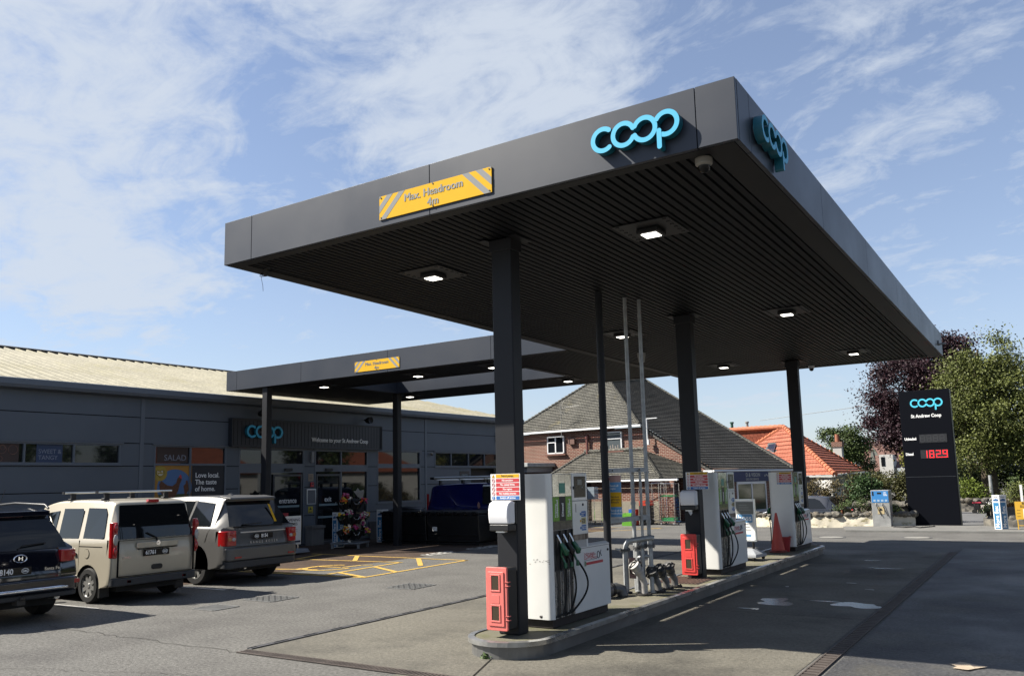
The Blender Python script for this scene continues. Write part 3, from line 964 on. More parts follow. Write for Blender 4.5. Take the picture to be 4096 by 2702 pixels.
# ------------------------------------------------------------------ fuel pumps
IZ = .20
lime = M('label_green', (.16, .42, .01), .35)
tealp = M('label_teal', (.05, .35, .25), .4)
nozg = M('nozzle_green', (.012, .13, .06), .35, coat=.3)
mirror = M('pump_steel_skin', (.42, .43, .42), .12, metal=1., var=.2, vs=5, bump=.12, bs=6)
darkgl = M('display_glass', (.03, .033, .034), .08, spec=.7)
darkp = M('pump_dark', (.035, .036, .038), .3, spec=.5)
def pump_root(label):
    t = thing('fuel_pump', label, 'fuel pump', (-5.165, 8.83, IZ), 0, 'fuel pumps on the island')
    w = .55
    # plinth
    b = MB(); b.box(-w + .03, -.03, .02, 1.50, 0, .10); b.build('plinth', M('plinth', (.03, .022, .018), .8, var=.4, vs=8), t)
    # front end panel with rounded corners
    pts = []
    r = .07
    for k in range(7):
        a = rad(270 + 90 * k / 6); pts.append((-r + r * math.cos(a), r - .03 + r * math.sin(a)))
    for k in range(7):
        a = rad(180 + 90 * k / 6); pts.append((-w + r + r * math.cos(a), r - .03 + r * math.sin(a)))
    b = MB(); b.prism(pts, 'z', .10, 1.85); b.build('end_panel', white, t, smooth=40)
    b = MB(); b.box(-w + .01, -.01, .04, .93, .10, 1.845); b.build('body', M('pump_body', (.55, .55, .54), .4, spec=.5), t)
    for sd in (1, -1):
        X = 0. if sd == 1 else -w
        def bx(b, y0, y1, z0, z1, d0=0., d1=.012, mi=0):
            b.box(X + sd * d0 - sd * .012, X + sd * d1 - sd * .006, y0, y1, z0, z1, mi)
        b = MB()
        for y0, y1 in ((.045, .195), (.20, .355), (.36, .515)):
            bx(b, y0, y1, 1.565, 1.84)
        b.build('steel_skin', mirror, t)
        b = MB(); bx(b, .205, .35, 1.60, 1.73, .006, .014); b.build('price_display', tealp, t)
        for i, (y0, y1, mt, s1, s2) in enumerate(((.045, .195, lime, 'Premium', 'unleaded'), (.20, .355, black, '', 'Diesel'), (.36, .515, lime, 'Premium', 'unleaded'))):
            b = MB(); bx(b, y0, y1, 1.265, 1.56); lb = b.build('fuel_label', mt, t)
            xo = X + sd * .0085
            ro = (PI / 2, 0, PI / 2 * sd)
            e = Matrix.Rotation(PI / 2 * sd, 4, 'Z') @ Matrix.Rotation(PI / 2, 4, 'X') @ Matrix.Rotation(PI / 2, 4, 'Z')
            eu = e.to_euler()
            ym = (y0 + y1) / 2
            if s1:
                text(s1, .046, txtw, lb, (xo, ym - .022 * sd, 1.31), eu, 'LEFT', bold=.001, ext=.0005)
                text(s2, .060, txtw, lb, (xo, ym + .018 * sd, 1.31), eu, 'LEFT', bold=.0015, ext=.0005)
            else:
                text(s2, .066, txtw, lb, (xo, ym, 1.315), eu, 'LEFT', bold=.002, ext=.0005)
        b = MB()
        for y0, y1 in ((.045, .195), (.20, .355), (.36, .515)):
            bx(b, y0, y1, 1.16, 1.262)
        b.build('lower_display', darkgl, t)
        b = MB(); bx(b, .04, .52, .67, 1.15, -.03, .002); 
        b.build('nozzle_bay', black, t)
        b = MB()
        for y in (.045, .20, .355, .505): bx(b, y, y + .012, .67, 1.15, 0, .02)
        for y in (.06, .215, .37): bx(b, y + .045, y + .085, .95, 1.10, .0, .012)
        b.build('bay_divider', darkp, t)
        b = MB()
        for y in (.05, .16, .21, .32, .37, .48): bx(b, y, y + .03, .11, .66, 0, .018)
        b.build('hose_guide', steel, t)
        b = MB(); bx(b, .04, .52, .10, .67, -.02, .004); b.build('lower_panel', darkp, t)
        b = MB(); bx(b, .525, .93, 1.50, 1.85, 0, .02); b.build('display_frame', white, t, bevel=.004)
        b = MB(); bx(b, .575, .88, 1.54, 1.81, .014, .024); sc = b.build('display', blackg, t)
        b = MB(); bx(b, .66, .78, 1.70, 1.77, .02, .026); bx(b, .76, .80, 1.66, 1.68, .02, .026); b.build('read_out', M('lcd', (.16, .18, .17), .3), sc)
        b = MB(); b.cyl((X + sd * .012, .56, 1.665), (X + sd * .03, .56, 1.665), .02, n=12); b.build('lock', black, t)
        b = MB(); bx(b, .525, .93, 1.07, 1.495, 0, .018); dr = b.build('service_door', white, t, bevel=.004)
        b = MB(); b.cyl((X + sd * .01, .80, 1.445), (X + sd * .022, .80, 1.445), .016, n=12); b.build('door_lock', black, dr)
        e0 = (PI / 2, 0, PI / 2 * sd)
        text('1', .16, txtk, dr, (X + sd * .0125, .57 if sd == 1 else .62, 1.40), e0, bold=-.001, ext=.0005)
        for z0, z1, mt, s in ((1.29, 1.36, blue_s, 'Switch off\nengine'), (1.195, 1.28, M('sign_pale_yellow', (.72, .62, .32), .5), 'Petroleum\nspirit highly\nflammable'), (1.115, 1.185, blue_s, 'Switch off all\nmobile phones')):
            b = MB(); bx(b, .755, .875, z0, z1, .013, .0195); lb = b.build('warning_label', mt, dr)
            text(s, .021, txtw if mt is blue_s else txtk, lb, (X + sd * .0145, .76 if sd == 1 else .87, (z0 + z1) / 2), e0, ext=.0004, bold=.0004)
            b = MB(); b.cyl((X + sd * .012, .73, (z0 + z1) / 2), (X + sd * .0135, .73, (z0 + z1) / 2), .018, n=14); b.build('warning_symbol', blue_s if mt is blue_s else yel, dr)
        b = MB()
        g = random.Random(4)
        y = .53
        while y < .925:
            wv = g.uniform(.006, .02); bx(b, y, min(.93, y + wv), 1.005 + g.uniform(-.004, .004), 1.068, 0, .018, g.choice((0, 0, 1, 1, 2))); y += wv
        b.build('worn_band', [M('band_a', (.22, .15, .10), .7), M('band_b', (.42, .34, .26), .7), M('band_c', (.10, .07, .05), .7)], t)
        # nozzles and hoses
        for i, y in enumerate((.12, .275, .43)):
            mt = black if i == 1 else nozg
            b = MB()
            xo = X + sd * .035
            b.tube([(X + sd * .01, y - .01, 1.10), (xo + sd * .01, y, 1.03), (xo + sd * .03, y + .01, .97)], .014, 8)
            nz = b.build('nozzle_spout', steel, t, smooth=50)
            b = MB()
            b.tube([(xo + sd * .02, y + .005, 1.0), (xo + sd * .045, y + .02, .95), (xo + sd * .062, y + .04, .90), (xo + sd * .06, y + .06, .86)], .03, 10, rs=[.022, .034, .036, .03])
            b.tube([(xo + sd * .03, y + .01, .95), (xo + sd * .0, y + .035, .86), (xo + sd * .02, y + .06, .79), (xo + sd * .05, y + .055, .74)], .014, 8)
            b.ball((xo + sd * .075, y + .05, .90), .03, .03, .03, 10, 6)
            b.build('nozzle', mt, t, smooth=60)
            b = MB(); b.cyl((xo + sd * .05, y + .052, .76), (xo + sd * .05, y + .052, .70), .021, n=12); b.build('hose_collar', nozg, t, smooth=50)
            bow = (.05, .12, .30)[i]
            path = [(xo + sd * .05, y + .052, .76)]
            for k in range(1, 13):
                u = k / 12
                path.append((xo + sd * (.05 - .02 * u), y + .052 + bow * math.sin(PI * u) * (1 if i else .6) + (-.04 + .0 * i) * u * u * (3 if i == 2 else 1), .76 - .60 * u - .03 * math.sin(PI * u)))
            path.append((X + sd * .02, path[-1][1] - .03, .135)); path.append((X, path[-1][1] - .06, .13))
            b = MB(); b.tube(path, .0125, 8); b.build('hose', rubber, t, smooth=60)
        b = MB()
    b = MB(); b.box(-w + .0, .0, .525, 1.545, .10, .90); b.box(-w + .003, -.003, .90, .945, .895, 1.07)
    b.prism([(-w, .90), (0, .90), (0, .905), (-.06, .935), (-w + .06, .935), (-w, .905)], 'y', .945, 1.545)
    lc = b.build('hydraulic_cabinet', white, t)
    b = MB(); b.box(.0, .003, .53, 1.54, .885, .89); b.box(-.055, -w + .055, .95, 1.54, .935, .9385)
    b.cyl((.0, 1.49, .82), (.012, 1.49, .82), .016, n=12); b.build('cabinet_trim', black, lc)
    b = MB(); b.quad((.002, .80, .66), (.002, 1.36, .66), (.002, 1.36, .83), (.002, .80, .83))
    st = b.build('sticker', signw, lc)
    text("You'll love our new", .036, red_s, st, (.003, .81, .81), RX, ext=.0004)
    text('LOWER', .085, red_s, st, (.003, .81, .765), RX, ext=.0004, bold=.0015, xs=.9)
    text('FUEL\nPRICES', .04, red_s, st, (.003, 1.07, .765), RX, ext=.0004, xs=.8)
    b = MB()
    b.tube([(.004, 1.21 + .035 * math.cos(a), .775 + .045 * math.sin(a)) for a in np.linspace(0, 6.28, 18)], .005, 5)
    b.tube([(.004, 1.29, .83), (.004, 1.27, .79), (.004, 1.30, .75)], .005, 5)
    b.tube([(.004, .81, .725), (.004, 1.16, .728), (.004, 1.2, .74)], .003, 5)
    b.build('sticker_drawing', txtk, st)
    b = MB(); b.quad((.004, .83, .665), (.004, 1.34, .665), (.004, 1.34, .70), (.004, .83, .70)); bb = b.build('sticker_bar', red_s, st)
    b = MB(); b.quad((.0045, .81, .655), (.0045, .86, .655), (.0045, .86, .715), (.0045, .81, .715)); b.build('sticker_stamp', M('stamp', (.25, .33, .2), .6), st)
    return t
p1 = pump_root('nearest white fuel pump beside the faded red fire box')
b = MB()
g = random.Random(2)
for k in range(16):
    y = .0
    x = -.40 + g.uniform(0, .38); z = .78 + g.uniform(-.03, .03)
    b.quad((x, -.0325, z), (x + g.uniform(.004, .03), -.0325, z + g.uniform(-.004, .004)), (x + .015, -.0325, z + .006), (x, -.0325, z + .005))
for k in range(6):
    x = -.19 + g.uniform(-.03, .03); z = .115 + g.uniform(0, .03)
    b.poly([(x, -.0325, z), (x + .02, -.0325, z - .005), (x + .012, -.0325, z + .018)])
b.build('paint_chips', M('chips', (.06, .05, .045), .8), p1)
p2 = dup(p1, (-5.165, 14.92, IZ), None, 'middle white fuel pump beside the bright red fire box')
p3 = dup(p1, (-5.165, 20.19, IZ), None, 'farthest white fuel pump behind the red traffic cone')
for r in (p2, p3):
    for ch in list(r.children):
        if ch.name.startswith('paint_chips'): bpy.data.objects.remove(ch)
b = MB(); b.poly([(-.53, -.0325, .11), (-.32, -.0325, .11), (-.36, -.0325, .15), (-.44, -.0325, .17), (-.47, -.0325, .25), (-.53, -.0325, .28)])
b.build('rust_stain', M('chips2', (.16, .15, .14), .8), p2)

# ------------------------------------------------------------------ safety notices, fire boxes, towel dispensers
def notice(loc, w, h, label, rot=0):
    t = thing('safety_notice', label, 'sign', loc, rot, 'petrol pump safety notices')
    b = MB(); b.box(-w / 2, w / 2, -.006, 0, -h / 2, h / 2); b.build('board', signw, t)
    rows = [('Petrol pumps', yel, txtk), ('No smoking', red_s, txtw), ('No naked lights', red_s, txtw), ('No vaping', red_s, txtw), ('No mobile phones', red_s, txtw), ('Switch off engine', blue_s, txtw)]
    rh = h / 6
    for i, (s, mt, tm) in enumerate(rows):
        z = h / 2 - rh * (i + .5)
        b = MB(); b.box(-w / 2 + w * .19, w / 2 - w * .03, -.008, -.006, z - rh * .40, z + rh * .40); rr = b.build('message_strip', mt, t)
        text(s, rh * .62, tm, rr, (w * .08, -.0085, z), RY, 'CENTER', ext=.0004, bold=.0006)
        x = -w / 2 + w * .10
        b = MB()
        if i == 0:
            b.prism([(x - rh * .42, z - rh * .35), (x + rh * .42, z - rh * .35), (x, z + rh * .4)], 'y', -.0085, -.007)
            b.build('hazard_symbol', yel, t)
            b = MB(); b.prism([(x - rh * .1, z - rh * .25), (x + rh * .1, z - rh * .25), (x, z + rh * .2)], 'y', -.0095, -.0085); b.build('hazard_mark', txtk, t)
        elif i < 5:
            b.tube([(x + rh * .36 * math.cos(a), -.008, z + rh * .36 * math.sin(a)) for a in np.linspace(0, 2 * PI, 17)], rh * .05, 5)
            b.tube([(x - rh * .26, -.008, z + rh * .26), (x + rh * .26, -.008, z - rh * .26)], rh * .045, 5)
            b.build('prohibition_symbol', red_s, t)
        else:
            b.cyl((x, -.0085, z), (x, -.007, z), rh * .4, n=16); b.build('mandatory_symbol', blue_s, t)
            b = MB(); b.box(x - rh * .06, x + rh * .06, -.0095, -.0085, z - rh * .08, z + rh * .28); b.box(x - rh * .06, x + rh * .06, -.0095, -.0085, z - rh * .28, z - rh * .16); b.build('exclamation_mark', txtw, t)
    return t
notice((-5.465, 8.285, 1.90), .42, .31, 'white red and blue notice on the nearest canopy column')
notice((-5.335, 14.35, 1.905), .42, .31, 'white red and blue notice on the second canopy column')
notice((-5.34, 20.155, 1.90), .37, .29, 'white red and blue notice on the end of the farthest pump')

def firebox(loc, mt, label, rot=0):
    t = thing('fire_box', label, 'fire box', loc, rot, 'fire extinguisher boxes on the columns')
    w, h = .29, .71
    b = MB(); b.box(-w / 2 + .01, w / 2 - .005, .03, .235, .0, h - .01); b.build('case', black, t, bevel=.025, bseg=3)
    b = MB()
    b.prism(rrect(-w / 2, w / 2, 0, h, .02), 'y', 0., .032)
    dr = b.build('door', mt, t, bevel=.006)
    b = MB(); b.prism(rrect(-w / 2 + .035, w / 2 - .035, .05, h - .05, .008), 'y', -.012, 0.0); b.build('raised_panel', mt, dr, bevel=.006)
    for z0 in (.115, .455):
        b = MB()
        x0, x1, z1 = -.055, .045, z0 + .16
        for a in ((x0 - .018, x1 + .018, z1, z1 + .018), (x0 - .018, x1 + .018, z0 - .018, z0), (x0 - .018, x0, z0, z1), (x1, x1 + .018, z0, z1)):
            b.box(a[0], a[1], -.020, -.011, a[2], a[3])
        b.build('window_surround', mt, dr, bevel=.003)
        b = MB(); b.box(x0, x1, -.014, -.0125, z0, z1); b.build('window', M('box_window', (.07, .05, .03), .25), dr)
    b = MB(); b.prism(rrect(-.06, .05, .305, .40, .008), 'y', -.015, -.0125); b.build('name_panel', mt, dr, bevel=.002)
    for z in (.12, .165, .50, .545):
        b = MB(); b.tube([(w / 2 - .02, -.004, z), (w / 2 + .012, .01, z), (w / 2 + .012, .05, z)], .008, 6); b.build('hinge', mt, dr)
    return t
firebox((-5.475, 8.06, .275), redbox_m, 'faded pink-red fire extinguisher box on the nearest column')
firebox((-5.475, 14.13, .265), redbox2_m, 'bright red fire extinguisher box on the second column')
def towel(loc, label, paper=False):
    t = thing('towel_dispenser', label, 'towel dispenser', loc, 0, 'paper towel dispensers on the columns')
    # local: hangs on a wall at y = 0, cover to -y
    w, h = .28, .35
    def cov(z0, z1, n=8):
        pts = []
        return pts
    prof = [(.0, 0.0), (0, -.14), (.10, -.17), (.25, -.175), (.33, -.12), (.35, -.03), (.35, 0)]
    b = MB()
    # side profile (y,z) prism along x
    b.prism([(-.12, .085), (-.185, .085), (-.205, .16), (-.205, .255), (-.18, .325), (-.12, .355), (-.04, .34), (-.04, .085)], 'x', -w / 2, w / 2)
    b.build('cover', whitep, t, bevel=.02, bseg=3)
    b = MB(); b.prism([(-.18, .0), (-.195, .04), (-.19, .083), (0, .083), (0, .33), (-.038, .33), (-.038, .084), (-.03, 0)], 'x', -w / 2 + .006, w / 2 - .006) if False else None
    b = MB(); b.box(-w / 2 + .008, w / 2 - .004, -.19, -.02, .005, .083); b.box(-w / 2 + .008, w / 2 + .002, -.038, 0, .083, .335)
    b.build('base', black, t, bevel=.012)
    b = MB(); b.box(-.06, .06, -.16, -.10, -.012, .006); b.build('outlet', steel, t)
    if paper:
        b = MB(); b.poly([(-.02, -.15, .0), (.05, -.13, .0), (.06, -.14, -.05), (.03, -.15, -.09), (.0, -.15, -.05)])
        b.build('towel_end', M('tissue', (.8, .8, .8), .9), t)
towel((-5.465, 8.31, 1.385), 'white towel dispenser above the faded fire box')
towel((-5.475, 14.38, 1.385), 'white towel dispenser with a torn towel end above the bright fire box', True)

# ------------------------------------------------------------------ vent pipes, frame and filler valves
t = thing('vent_pipe_rack', 'tall grey galvanised vent pipes held in a bolted frame', 'pipe rack', (-5.6, 12.2, IZ))
def rb(fn, name, mt=None, sm=40):
    b = MB(Matrix.Translation(Vector((5.6, -12.2, -IZ)))); fn(b); return b.build(name, mt or galv, t, smooth=sm)
for x, y in ((-5.72, 12.42), (-5.58, 12.68)):
    def f(b):
        b.tube([(x, y, IZ), (x, y, 4.98)], .032, 12)
        for z in (1.25, 1.55, 2.05): b.cyl((x, y, z), (x, y, z + .04), .042, n=12)
    rb(f, 'vent_pipe')
rb(lambda b: b.box(-5.955, -5.905, 11.85, 11.90, IZ, 2.16), 'post')
rb(lambda b: b.box(-5.585, -5.55, 12.38, 12.41, IZ, 2.10), 'post')
for z, z2 in ((1.27, 1.31), (2.06, 2.07)):
    rb(lambda b: b.hexa([(-5.93, 11.87, z), (-5.50, 12.54, z2), (-5.53, 12.57, z2), (-5.96, 11.90, z), (-5.93, 11.87, z + .075), (-5.50, 12.54, z2 + .075), (-5.53, 12.57, z2 + .075), (-5.96, 11.90, z + .075)]), 'cross_bar')
for k, (x, y, z) in enumerate(((-5.90, 11.895, 2.10), (-5.85, 11.97, 2.10), (-5.90, 11.895, 1.31), (-5.58, 12.395, 2.11))):
    rb(lambda b: b.cyl((x + .01, y - .02, z), (x + .02, y - .035, z), .014, n=8), 'bolt', black)
rb(lambda b: b.tube([(-5.73, 12.07, IZ), (-5.73, 12.07, .86), (-5.715, 12.08, .93), (-5.68, 12.09, .985), (-5.62, 12.12, 1.005), (-5.36, 12.26, 1.04), (-5.33, 12.28, 1.03)], .043, 14), 'manifold_pipe', sm=50)
RS = ((-5.62, 12.28, .035, 1.0), (-5.50, 12.22, .030, 1.0), (-5.38, 12.26, .034, 1.02))
for x, y, r, z1 in RS:
    def f(b):
        b.tube([(x, y, IZ), (x, y, z1)], r, 12)
        for z in (IZ, .60): b.cyl((x, y, z), (x, y, z + .016), r * 1.7, n=14)
    rb(f, 'riser_pipe')
for x, y, z, r in ((-5.73, 12.07, .84, .085), (-5.62, 12.28, .86, .07), (-5.50, 12.22, .89, .07), (-5.38, 12.26, .90, .075)):
    def f(b):
        b.cyl((x, y, z), (x, y, z + .014), r, n=16); b.cyl((x, y, z + .022), (x, y, z + .036), r, n=16)
        for k in range(5):
            an = k * 2 * PI / 5; b.cyl((x + r * .8 * math.cos(an), y + r * .8 * math.sin(an), z - .02), (x + r * .8 * math.cos(an), y + r * .8 * math.sin(an), z + .055), .008, n=6)
    rb(f, 'flange', M('flange_grey', (.17, .17, .17), .5, metal=.4, var=.2, vs=12), 30)
rb(lambda b: b.tube([(-5.73, 12.05, .86), (-5.80, 11.98, .87), (-5.84, 11.95, .88)], .014, 8), 'tap')
rb(lambda b: b.tube([(-5.62, 12.28, .72), (-5.56, 12.25, .74), (-5.50, 12.22, .66)], .026, 10), 'link_pipe')
rb(lambda b: b.tube([(-5.50, 12.22, .74), (-5.44, 12.24, .76), (-5.38, 12.26, .74)], .026, 10), 'link_pipe')
rb(lambda b: b.cyl((-5.73, 12.07, IZ), (-5.73, 12.07, IZ + .018), .09, n=16), 'base_flange', M('dark_iron', (.06, .055, .05), .7, metal=.4))
rb(lambda b: b.box(-5.68, -5.57, 12.09, 12.10, .42, .74), 'faded_tag', M('tag_pink', (.38, .22, .19), .7, var=.25, vs=20))

iron = M('valve_dark', (.10, .10, .10), .5, metal=.6, var=.35, vs=14, bump=.1, bs=40)
pale = M('valve_pale', (.50, .48, .45), .6, metal=.2, var=.25, vs=12)
for i, (x, y, mt, l) in enumerate(((-5.40, 12.0, pale, 'nearest pale capped fuel filler valve'), (-5.35, 12.42, iron, 'dark fuel filler valve just behind the pale one'), (-5.35, 12.75, iron, 'third fuel filler valve in the slanting row'), (-5.34, 13.08, iron, 'farthest fuel filler valve near the red fire box'))):
    t = thing('filler_valve', l, 'valve', (x, y, IZ), 0, 'fuel filler valves on the island')
    s = 1.15 if i == 0 else .8
    b = MB(); b.tube([(0, 0, 0), (0, 0, .15 * s), (-.02, -.03, .23 * s), (-.05, -.10 if i == 0 else -.08, .32 * s)], .055, 14); b.build('pipe', pale if i == 0 else M('valve_body', (.20, .19, .18), .6, metal=.2, var=.3, vs=12), t, smooth=50)
    b = MB(); b.cyl((0, 0, 0), (0, 0, .02), .12, n=18)
    for k in range(8):
        a = k * PI / 4; b.cyl((.1 * math.cos(a), .1 * math.sin(a), 0), (.1 * math.cos(a), .1 * math.sin(a), .035), .01, n=6)
    b.build('base_flange', M('dark_iron', (.06, .055, .05), .7), t, smooth=30)
    dx, dy, dz = (-.05, -.12, .14) if i == 0 else (.02, -.12, .12)
    ax = Vector((dx, dy, dz)).normalized(); c = Vector((-.04, -.08, .30 * s))
    b = MB(); b.cyl(c, c + ax * .05, .085, n=18); b.cyl(c + ax * .05, c + ax * .14, .075, .08, n=18); b.cyl(c + ax * .14, c + ax * .16, .088, n=18)
    b.build('cap', mt, t, smooth=35)
    b = MB(); side = ax.orthogonal().normalized()
    for q in (1, -1):
        b.tube([c + side * q * .08 + ax * .03, c + side * q * .115 + ax * .10, c + side * q * .06 + ax * .19], .012, 6)
    b.tube([c + ax * .17 + side * .05, c + ax * .20, c + ax * .17 - side * .07], .014, 6)
    b.build('clamp_lever', M('valve_black', (.03, .03, .03), .45, metal=.5), t)
t = thing('elbow_pipe', 'dark grey elbow pipe lying behind the nearest pump', 'pipe', (-5.76, 11.62, IZ))
b = MB(); b.tube([(0, -.28, .10), (0, -.05, .10), (.04, .06, .11), (.10, .11, .09), (.12, .12, 0)], .09, 16); b.build('bend', M('pipe_grey', (.09, .095, .10), .35), t, smooth=50)
b = MB(); b.cyl((0, -.10, .10), (0, -.07, .10), .10, n=18); b.cyl((.0, -.02, .10), (.01, .0, .10), .10, n=18); b.build('collar', black, t, smooth=40)

t = thing('safety_notice', 'blue and yellow notice tied to the vent pipe frame', 'sign', (-5.79, 11.86, 1.69))
b = MB(); b.box(-.125, .135, -.004, .004, -.335, .335); b.build('board', M('sign_pale', (.62, .62, .60), .6), t)
b = MB(); b.box(-.055, .135, -.006, -.004, .23, .33); b.build('faded_panel', M('faded_red', (.55, .33, .30), .7, var=.2, vs=20), t)
for z0, z1, mt, s, tm in ((.075, .225, lblue_s, 'Switch off\nengine', txtw), (-.155, .07, yel, 'Petroleum\nspirit highly\nflammable', txtk), (-.31, -.16, lblue_s, 'Switch off all\nmobile phones', txtw)):
    b = MB(); b.box(-.055, .135, -.007, -.004, z0, z1); q = b.build('message_panel', mt, t)
    text(s, .042, tm, q, (-.05, -.0075, (z0 + z1) / 2), RY, ext=.0004, bold=.0006, xs=.82)
b = MB(); b.cyl((-.09, -.007, .15), (-.09, -.004, .15), .03, n=18); b.build('mandatory_symbol', blue_s, t)
b = MB(); b.cyl((-.09, -.007, -.23), (-.09, -.004, -.23), .03, n=18); b.build('mandatory_symbol', blue_s, t)
b = MB(); b.prism([(-.12, -.075), (-.06, -.075), (-.09, -.015)], 'y', -.007, -.004); b.build('hazard_symbol', yel, t)
b = MB(); b.tube([(-.09 + .028 * math.cos(a), -.006, .28 + .028 * math.sin(a)) for a in np.linspace(0, 6.28, 17)], .005, 5); b.build('prohibition_symbol', red_s, t)

# ------------------------------------------------------------------ board sign, cone, bucket
t = thing('pavement_sign', 'swinging white panel sign on a grey wheeled base between the pumps', 'pavement sign', (-5.62, 17.9, IZ), -.12)
b = MB()
b.hexa([(-.32, -.28, .06), (.32, -.28, .06), (.32, .28, .06), (-.32, .28, .06), (-.32, -.28, .12), (.32, -.28, .12), (.32, .28, .12), (-.32, .28, .12)])
b.hexa([(-.32, -.28, .12), (.32, -.28, .12), (.32, .28, .12), (-.32, .28, .12), (-.16, -.08, .23), (.16, -.08, .23), (.16, .08, .23), (-.16, .08, .23)])
b.build('base', M('base_grey', (.38, .40, .43), .6), t, bevel=.012)
for sx, sy in ((-.25, -.24), (.25, -.24), (.25, .24), (-.25, .24)):
    b = MB(); b.cyl((sx - .02, sy, .045), (sx + .02, sy, .045), .045, n=14); b.build('wheel', rubber, t, smooth=40)
for sx in (-.15, .15):
    b = MB(); b.tube([(sx, 0, .2), (sx, 0, .42)], .025, 10); b.build('leg', black, t)
ff = MB(); 
for a in ((-.24, -.21, .38, 1.28), (.21, .24, .38, 1.28), (-.21, .21, .38, .42), (-.21, .21, 1.25, 1.28)):
    ff.box(a[0], a[1], -.03, .02, a[2], a[3])
fr = ff.build('frame', alu, t, bevel=.005)
b = MB(); b.box(-.21, .21, -.02, .01, .42, 1.25); pn = b.build('panel', signw, t)
b = MB(); b.box(-.19, .20, -.023, -.021, .96, 1.22); q = b.build('grey_block', M('block_grey', (.20, .21, .19), .5), pn)
for k in range(3):
    b = MB(); b.box(-.12, .14 - .04 * k, -.0245, -.0235, 1.04 + k * .05, 1.055 + k * .05); b.build('print_line', M('line_pale', (.35, .36, .34), .5), q)
b = MB(); b.prism(rrect(-.17, .17, .78, .955, .03), 'y', -.023, -.021); q = b.build('blue_block', M('block_blue', (.13, .35, .62), .5), pn)
text('boss', .17, txtw, q, (0, -.0235, .87), RY, 'CENTER', ext=.0004, bold=.002)
for k in range(3):
    b = MB(); b.box(-.13 + .03 * k, .13 - .03 * k, -.0225, -.0215, .62 + k * .06, .632 + k * .06); b.build('print_line', txtg, pn)
b = MB(); b.box(-.12, .12, -.0225, -.0215, .48, .53); b.build('print_line', M('block_blue', (.13, .35, .62), .5), pn)
t = thing('traffic_cone', 'faded red traffic cone with no stripes beside the farthest pump', 'cone', (-5.50, 19.85, IZ))
b = MB(); b.lathe((0, 0, 0), 'z', [(.155, .04), (.15, .10), (.03, .86), (.022, .90), (.0, .90)], 28); b.build('cone_body', M('cone_red', (.62, .06, .035), .5, var=.08, vs=6), t, smooth=50)
b = MB(); b.lathe((0, 0, 0), 'z', [(.20, 0), (.20, .03), (.155, .045), (.10, .045)], 28); b.build('cone_base', M('cone_base', (.25, .04, .03), .6), t, smooth=40)
t = thing('bucket', 'red plastic bucket behind the traffic cone', 'bucket', (-5.40, 20.02, IZ))
b = MB(); b.lathe((0, 0, 0), 'z', [(0, .0), (.115, 0), (.16, .34), (.172, .35), (.172, .325), (.158, .33), (.11, .02), (0, .02)], 24); b.build('pail', M('bucket_red', (.42, .025, .03), .4), t, smooth=40)
b = MB(); b.tube([(.165 * math.cos(a), .165 * math.sin(a) * .5, .34 - .05 * math.sin(a)) for a in np.linspace(0, PI, 12)], .004, 5); b.build('handle', steel, t)

# ------------------------------------------------------------------ shop building
SH = thing('shop_building', 'long dark grey single storey shop with a pale ribbed roof', 'shop', (-21.4, 20.5, 0), -rad(2.7))
# local frame: +x towards the forecourt, y along the facade, z up
clad = M('cladding', (.125, .148, .180), .5, spec=.35, var=.05, vs=.7)
clad2 = M('cladding_trim', (.145, .17, .205), .45, spec=.4)
roof_m = M('ribbed_roof', (.36, .335, .25), .75, spec=.2, var=.18, vs=1.1, col2=(.24, .22, .13), c2s=.55, c2lo=.5, c2hi=.72, bump=.15, bs=20, grain=(9, .16))
wgl = M('window_glass', (.012, .014, .018), .03, spec=.5)
Y0, Y1, ZE = -15.0, 12.0, 4.58
OPEN = [(-11.6, -7.05, 2.70, 3.27), (-6.05, -3.62, 1.0, 3.27), (-3.16, -.52, .10, 3.24), (-.06, 2.49, .10, 3.24), (2.98, 5.40, 1.30, 3.27), (6.27, 11.6, 2.66, 3.27), (8.64, 10.9, .10, 2.60)]
JOINTS = [1.0, 1.96, 2.66, 3.30, 4.04]
ys = sorted({Y0, Y1} | {v for o in OPEN for v in o[:2]} | {-6.5, -6.38, 5.67, 5.78})
zs = sorted({0, ZE} | {v for o in OPEN for v in o[2:]} | set(JOINTS))
b = MB(); pil = MB(); jn = MB()
for ya, yb in zip(ys[:-1], ys[1:]):
    for za, zb in zip(zs[:-1], zs[1:]):
        cy, cz = (ya + yb) / 2, (za + zb) / 2
        if any(o[0] < cy < o[1] and o[2] < cz < o[3] for o in OPEN): continue
        b.quad((0, ya, za), (0, yb, za), (0, yb, zb), (0, ya, zb))
for z in JOINTS:
    for ya, yb in zip(ys[:-1], ys[1:]):
        cy = (ya + yb) / 2
        if any(o[0] < cy < o[1] and o[2] - .02 < z < o[3] + .02 for o in OPEN): continue
        if (ya, yb) in ((-6.5, -6.38), (5.67, 5.78)): continue
        jn.box(.001, .004, ya, yb, z - .011, z + .011)
b.box(-16, -15.9, Y0, Y1, 0, ZE); b.box(-16, 0, Y1 - .1, Y1, 0, ZE); b.box(-16, 0, Y0, Y0 + .1, 0, ZE)
wall = b.build('cladding_wall', clad, SH)
jn.build('panel_joint', seam, wall)
for ya, yb in ((-6.5, -6.38), (5.67, 5.78)):
    q = MB(); q.box(.002, .02, ya, yb, 0, ZE); q.build('cover_strip', clad2, SH)
b = MB()
b.prism([(0, 4.58), (.10, 4.60), (.30, 4.62), (.34, 4.70), (.34, 4.84), (.30, 4.86), (.26, 4.80), (0, 4.80)], 'y', Y0 - .3, Y1 + .3)
b.build('gutter', clad2, SH)
b = MB()   # ribbed roof sheets, standing ribs up the slope, hipped at the far end
RD, RZ = 8.0, 6.92
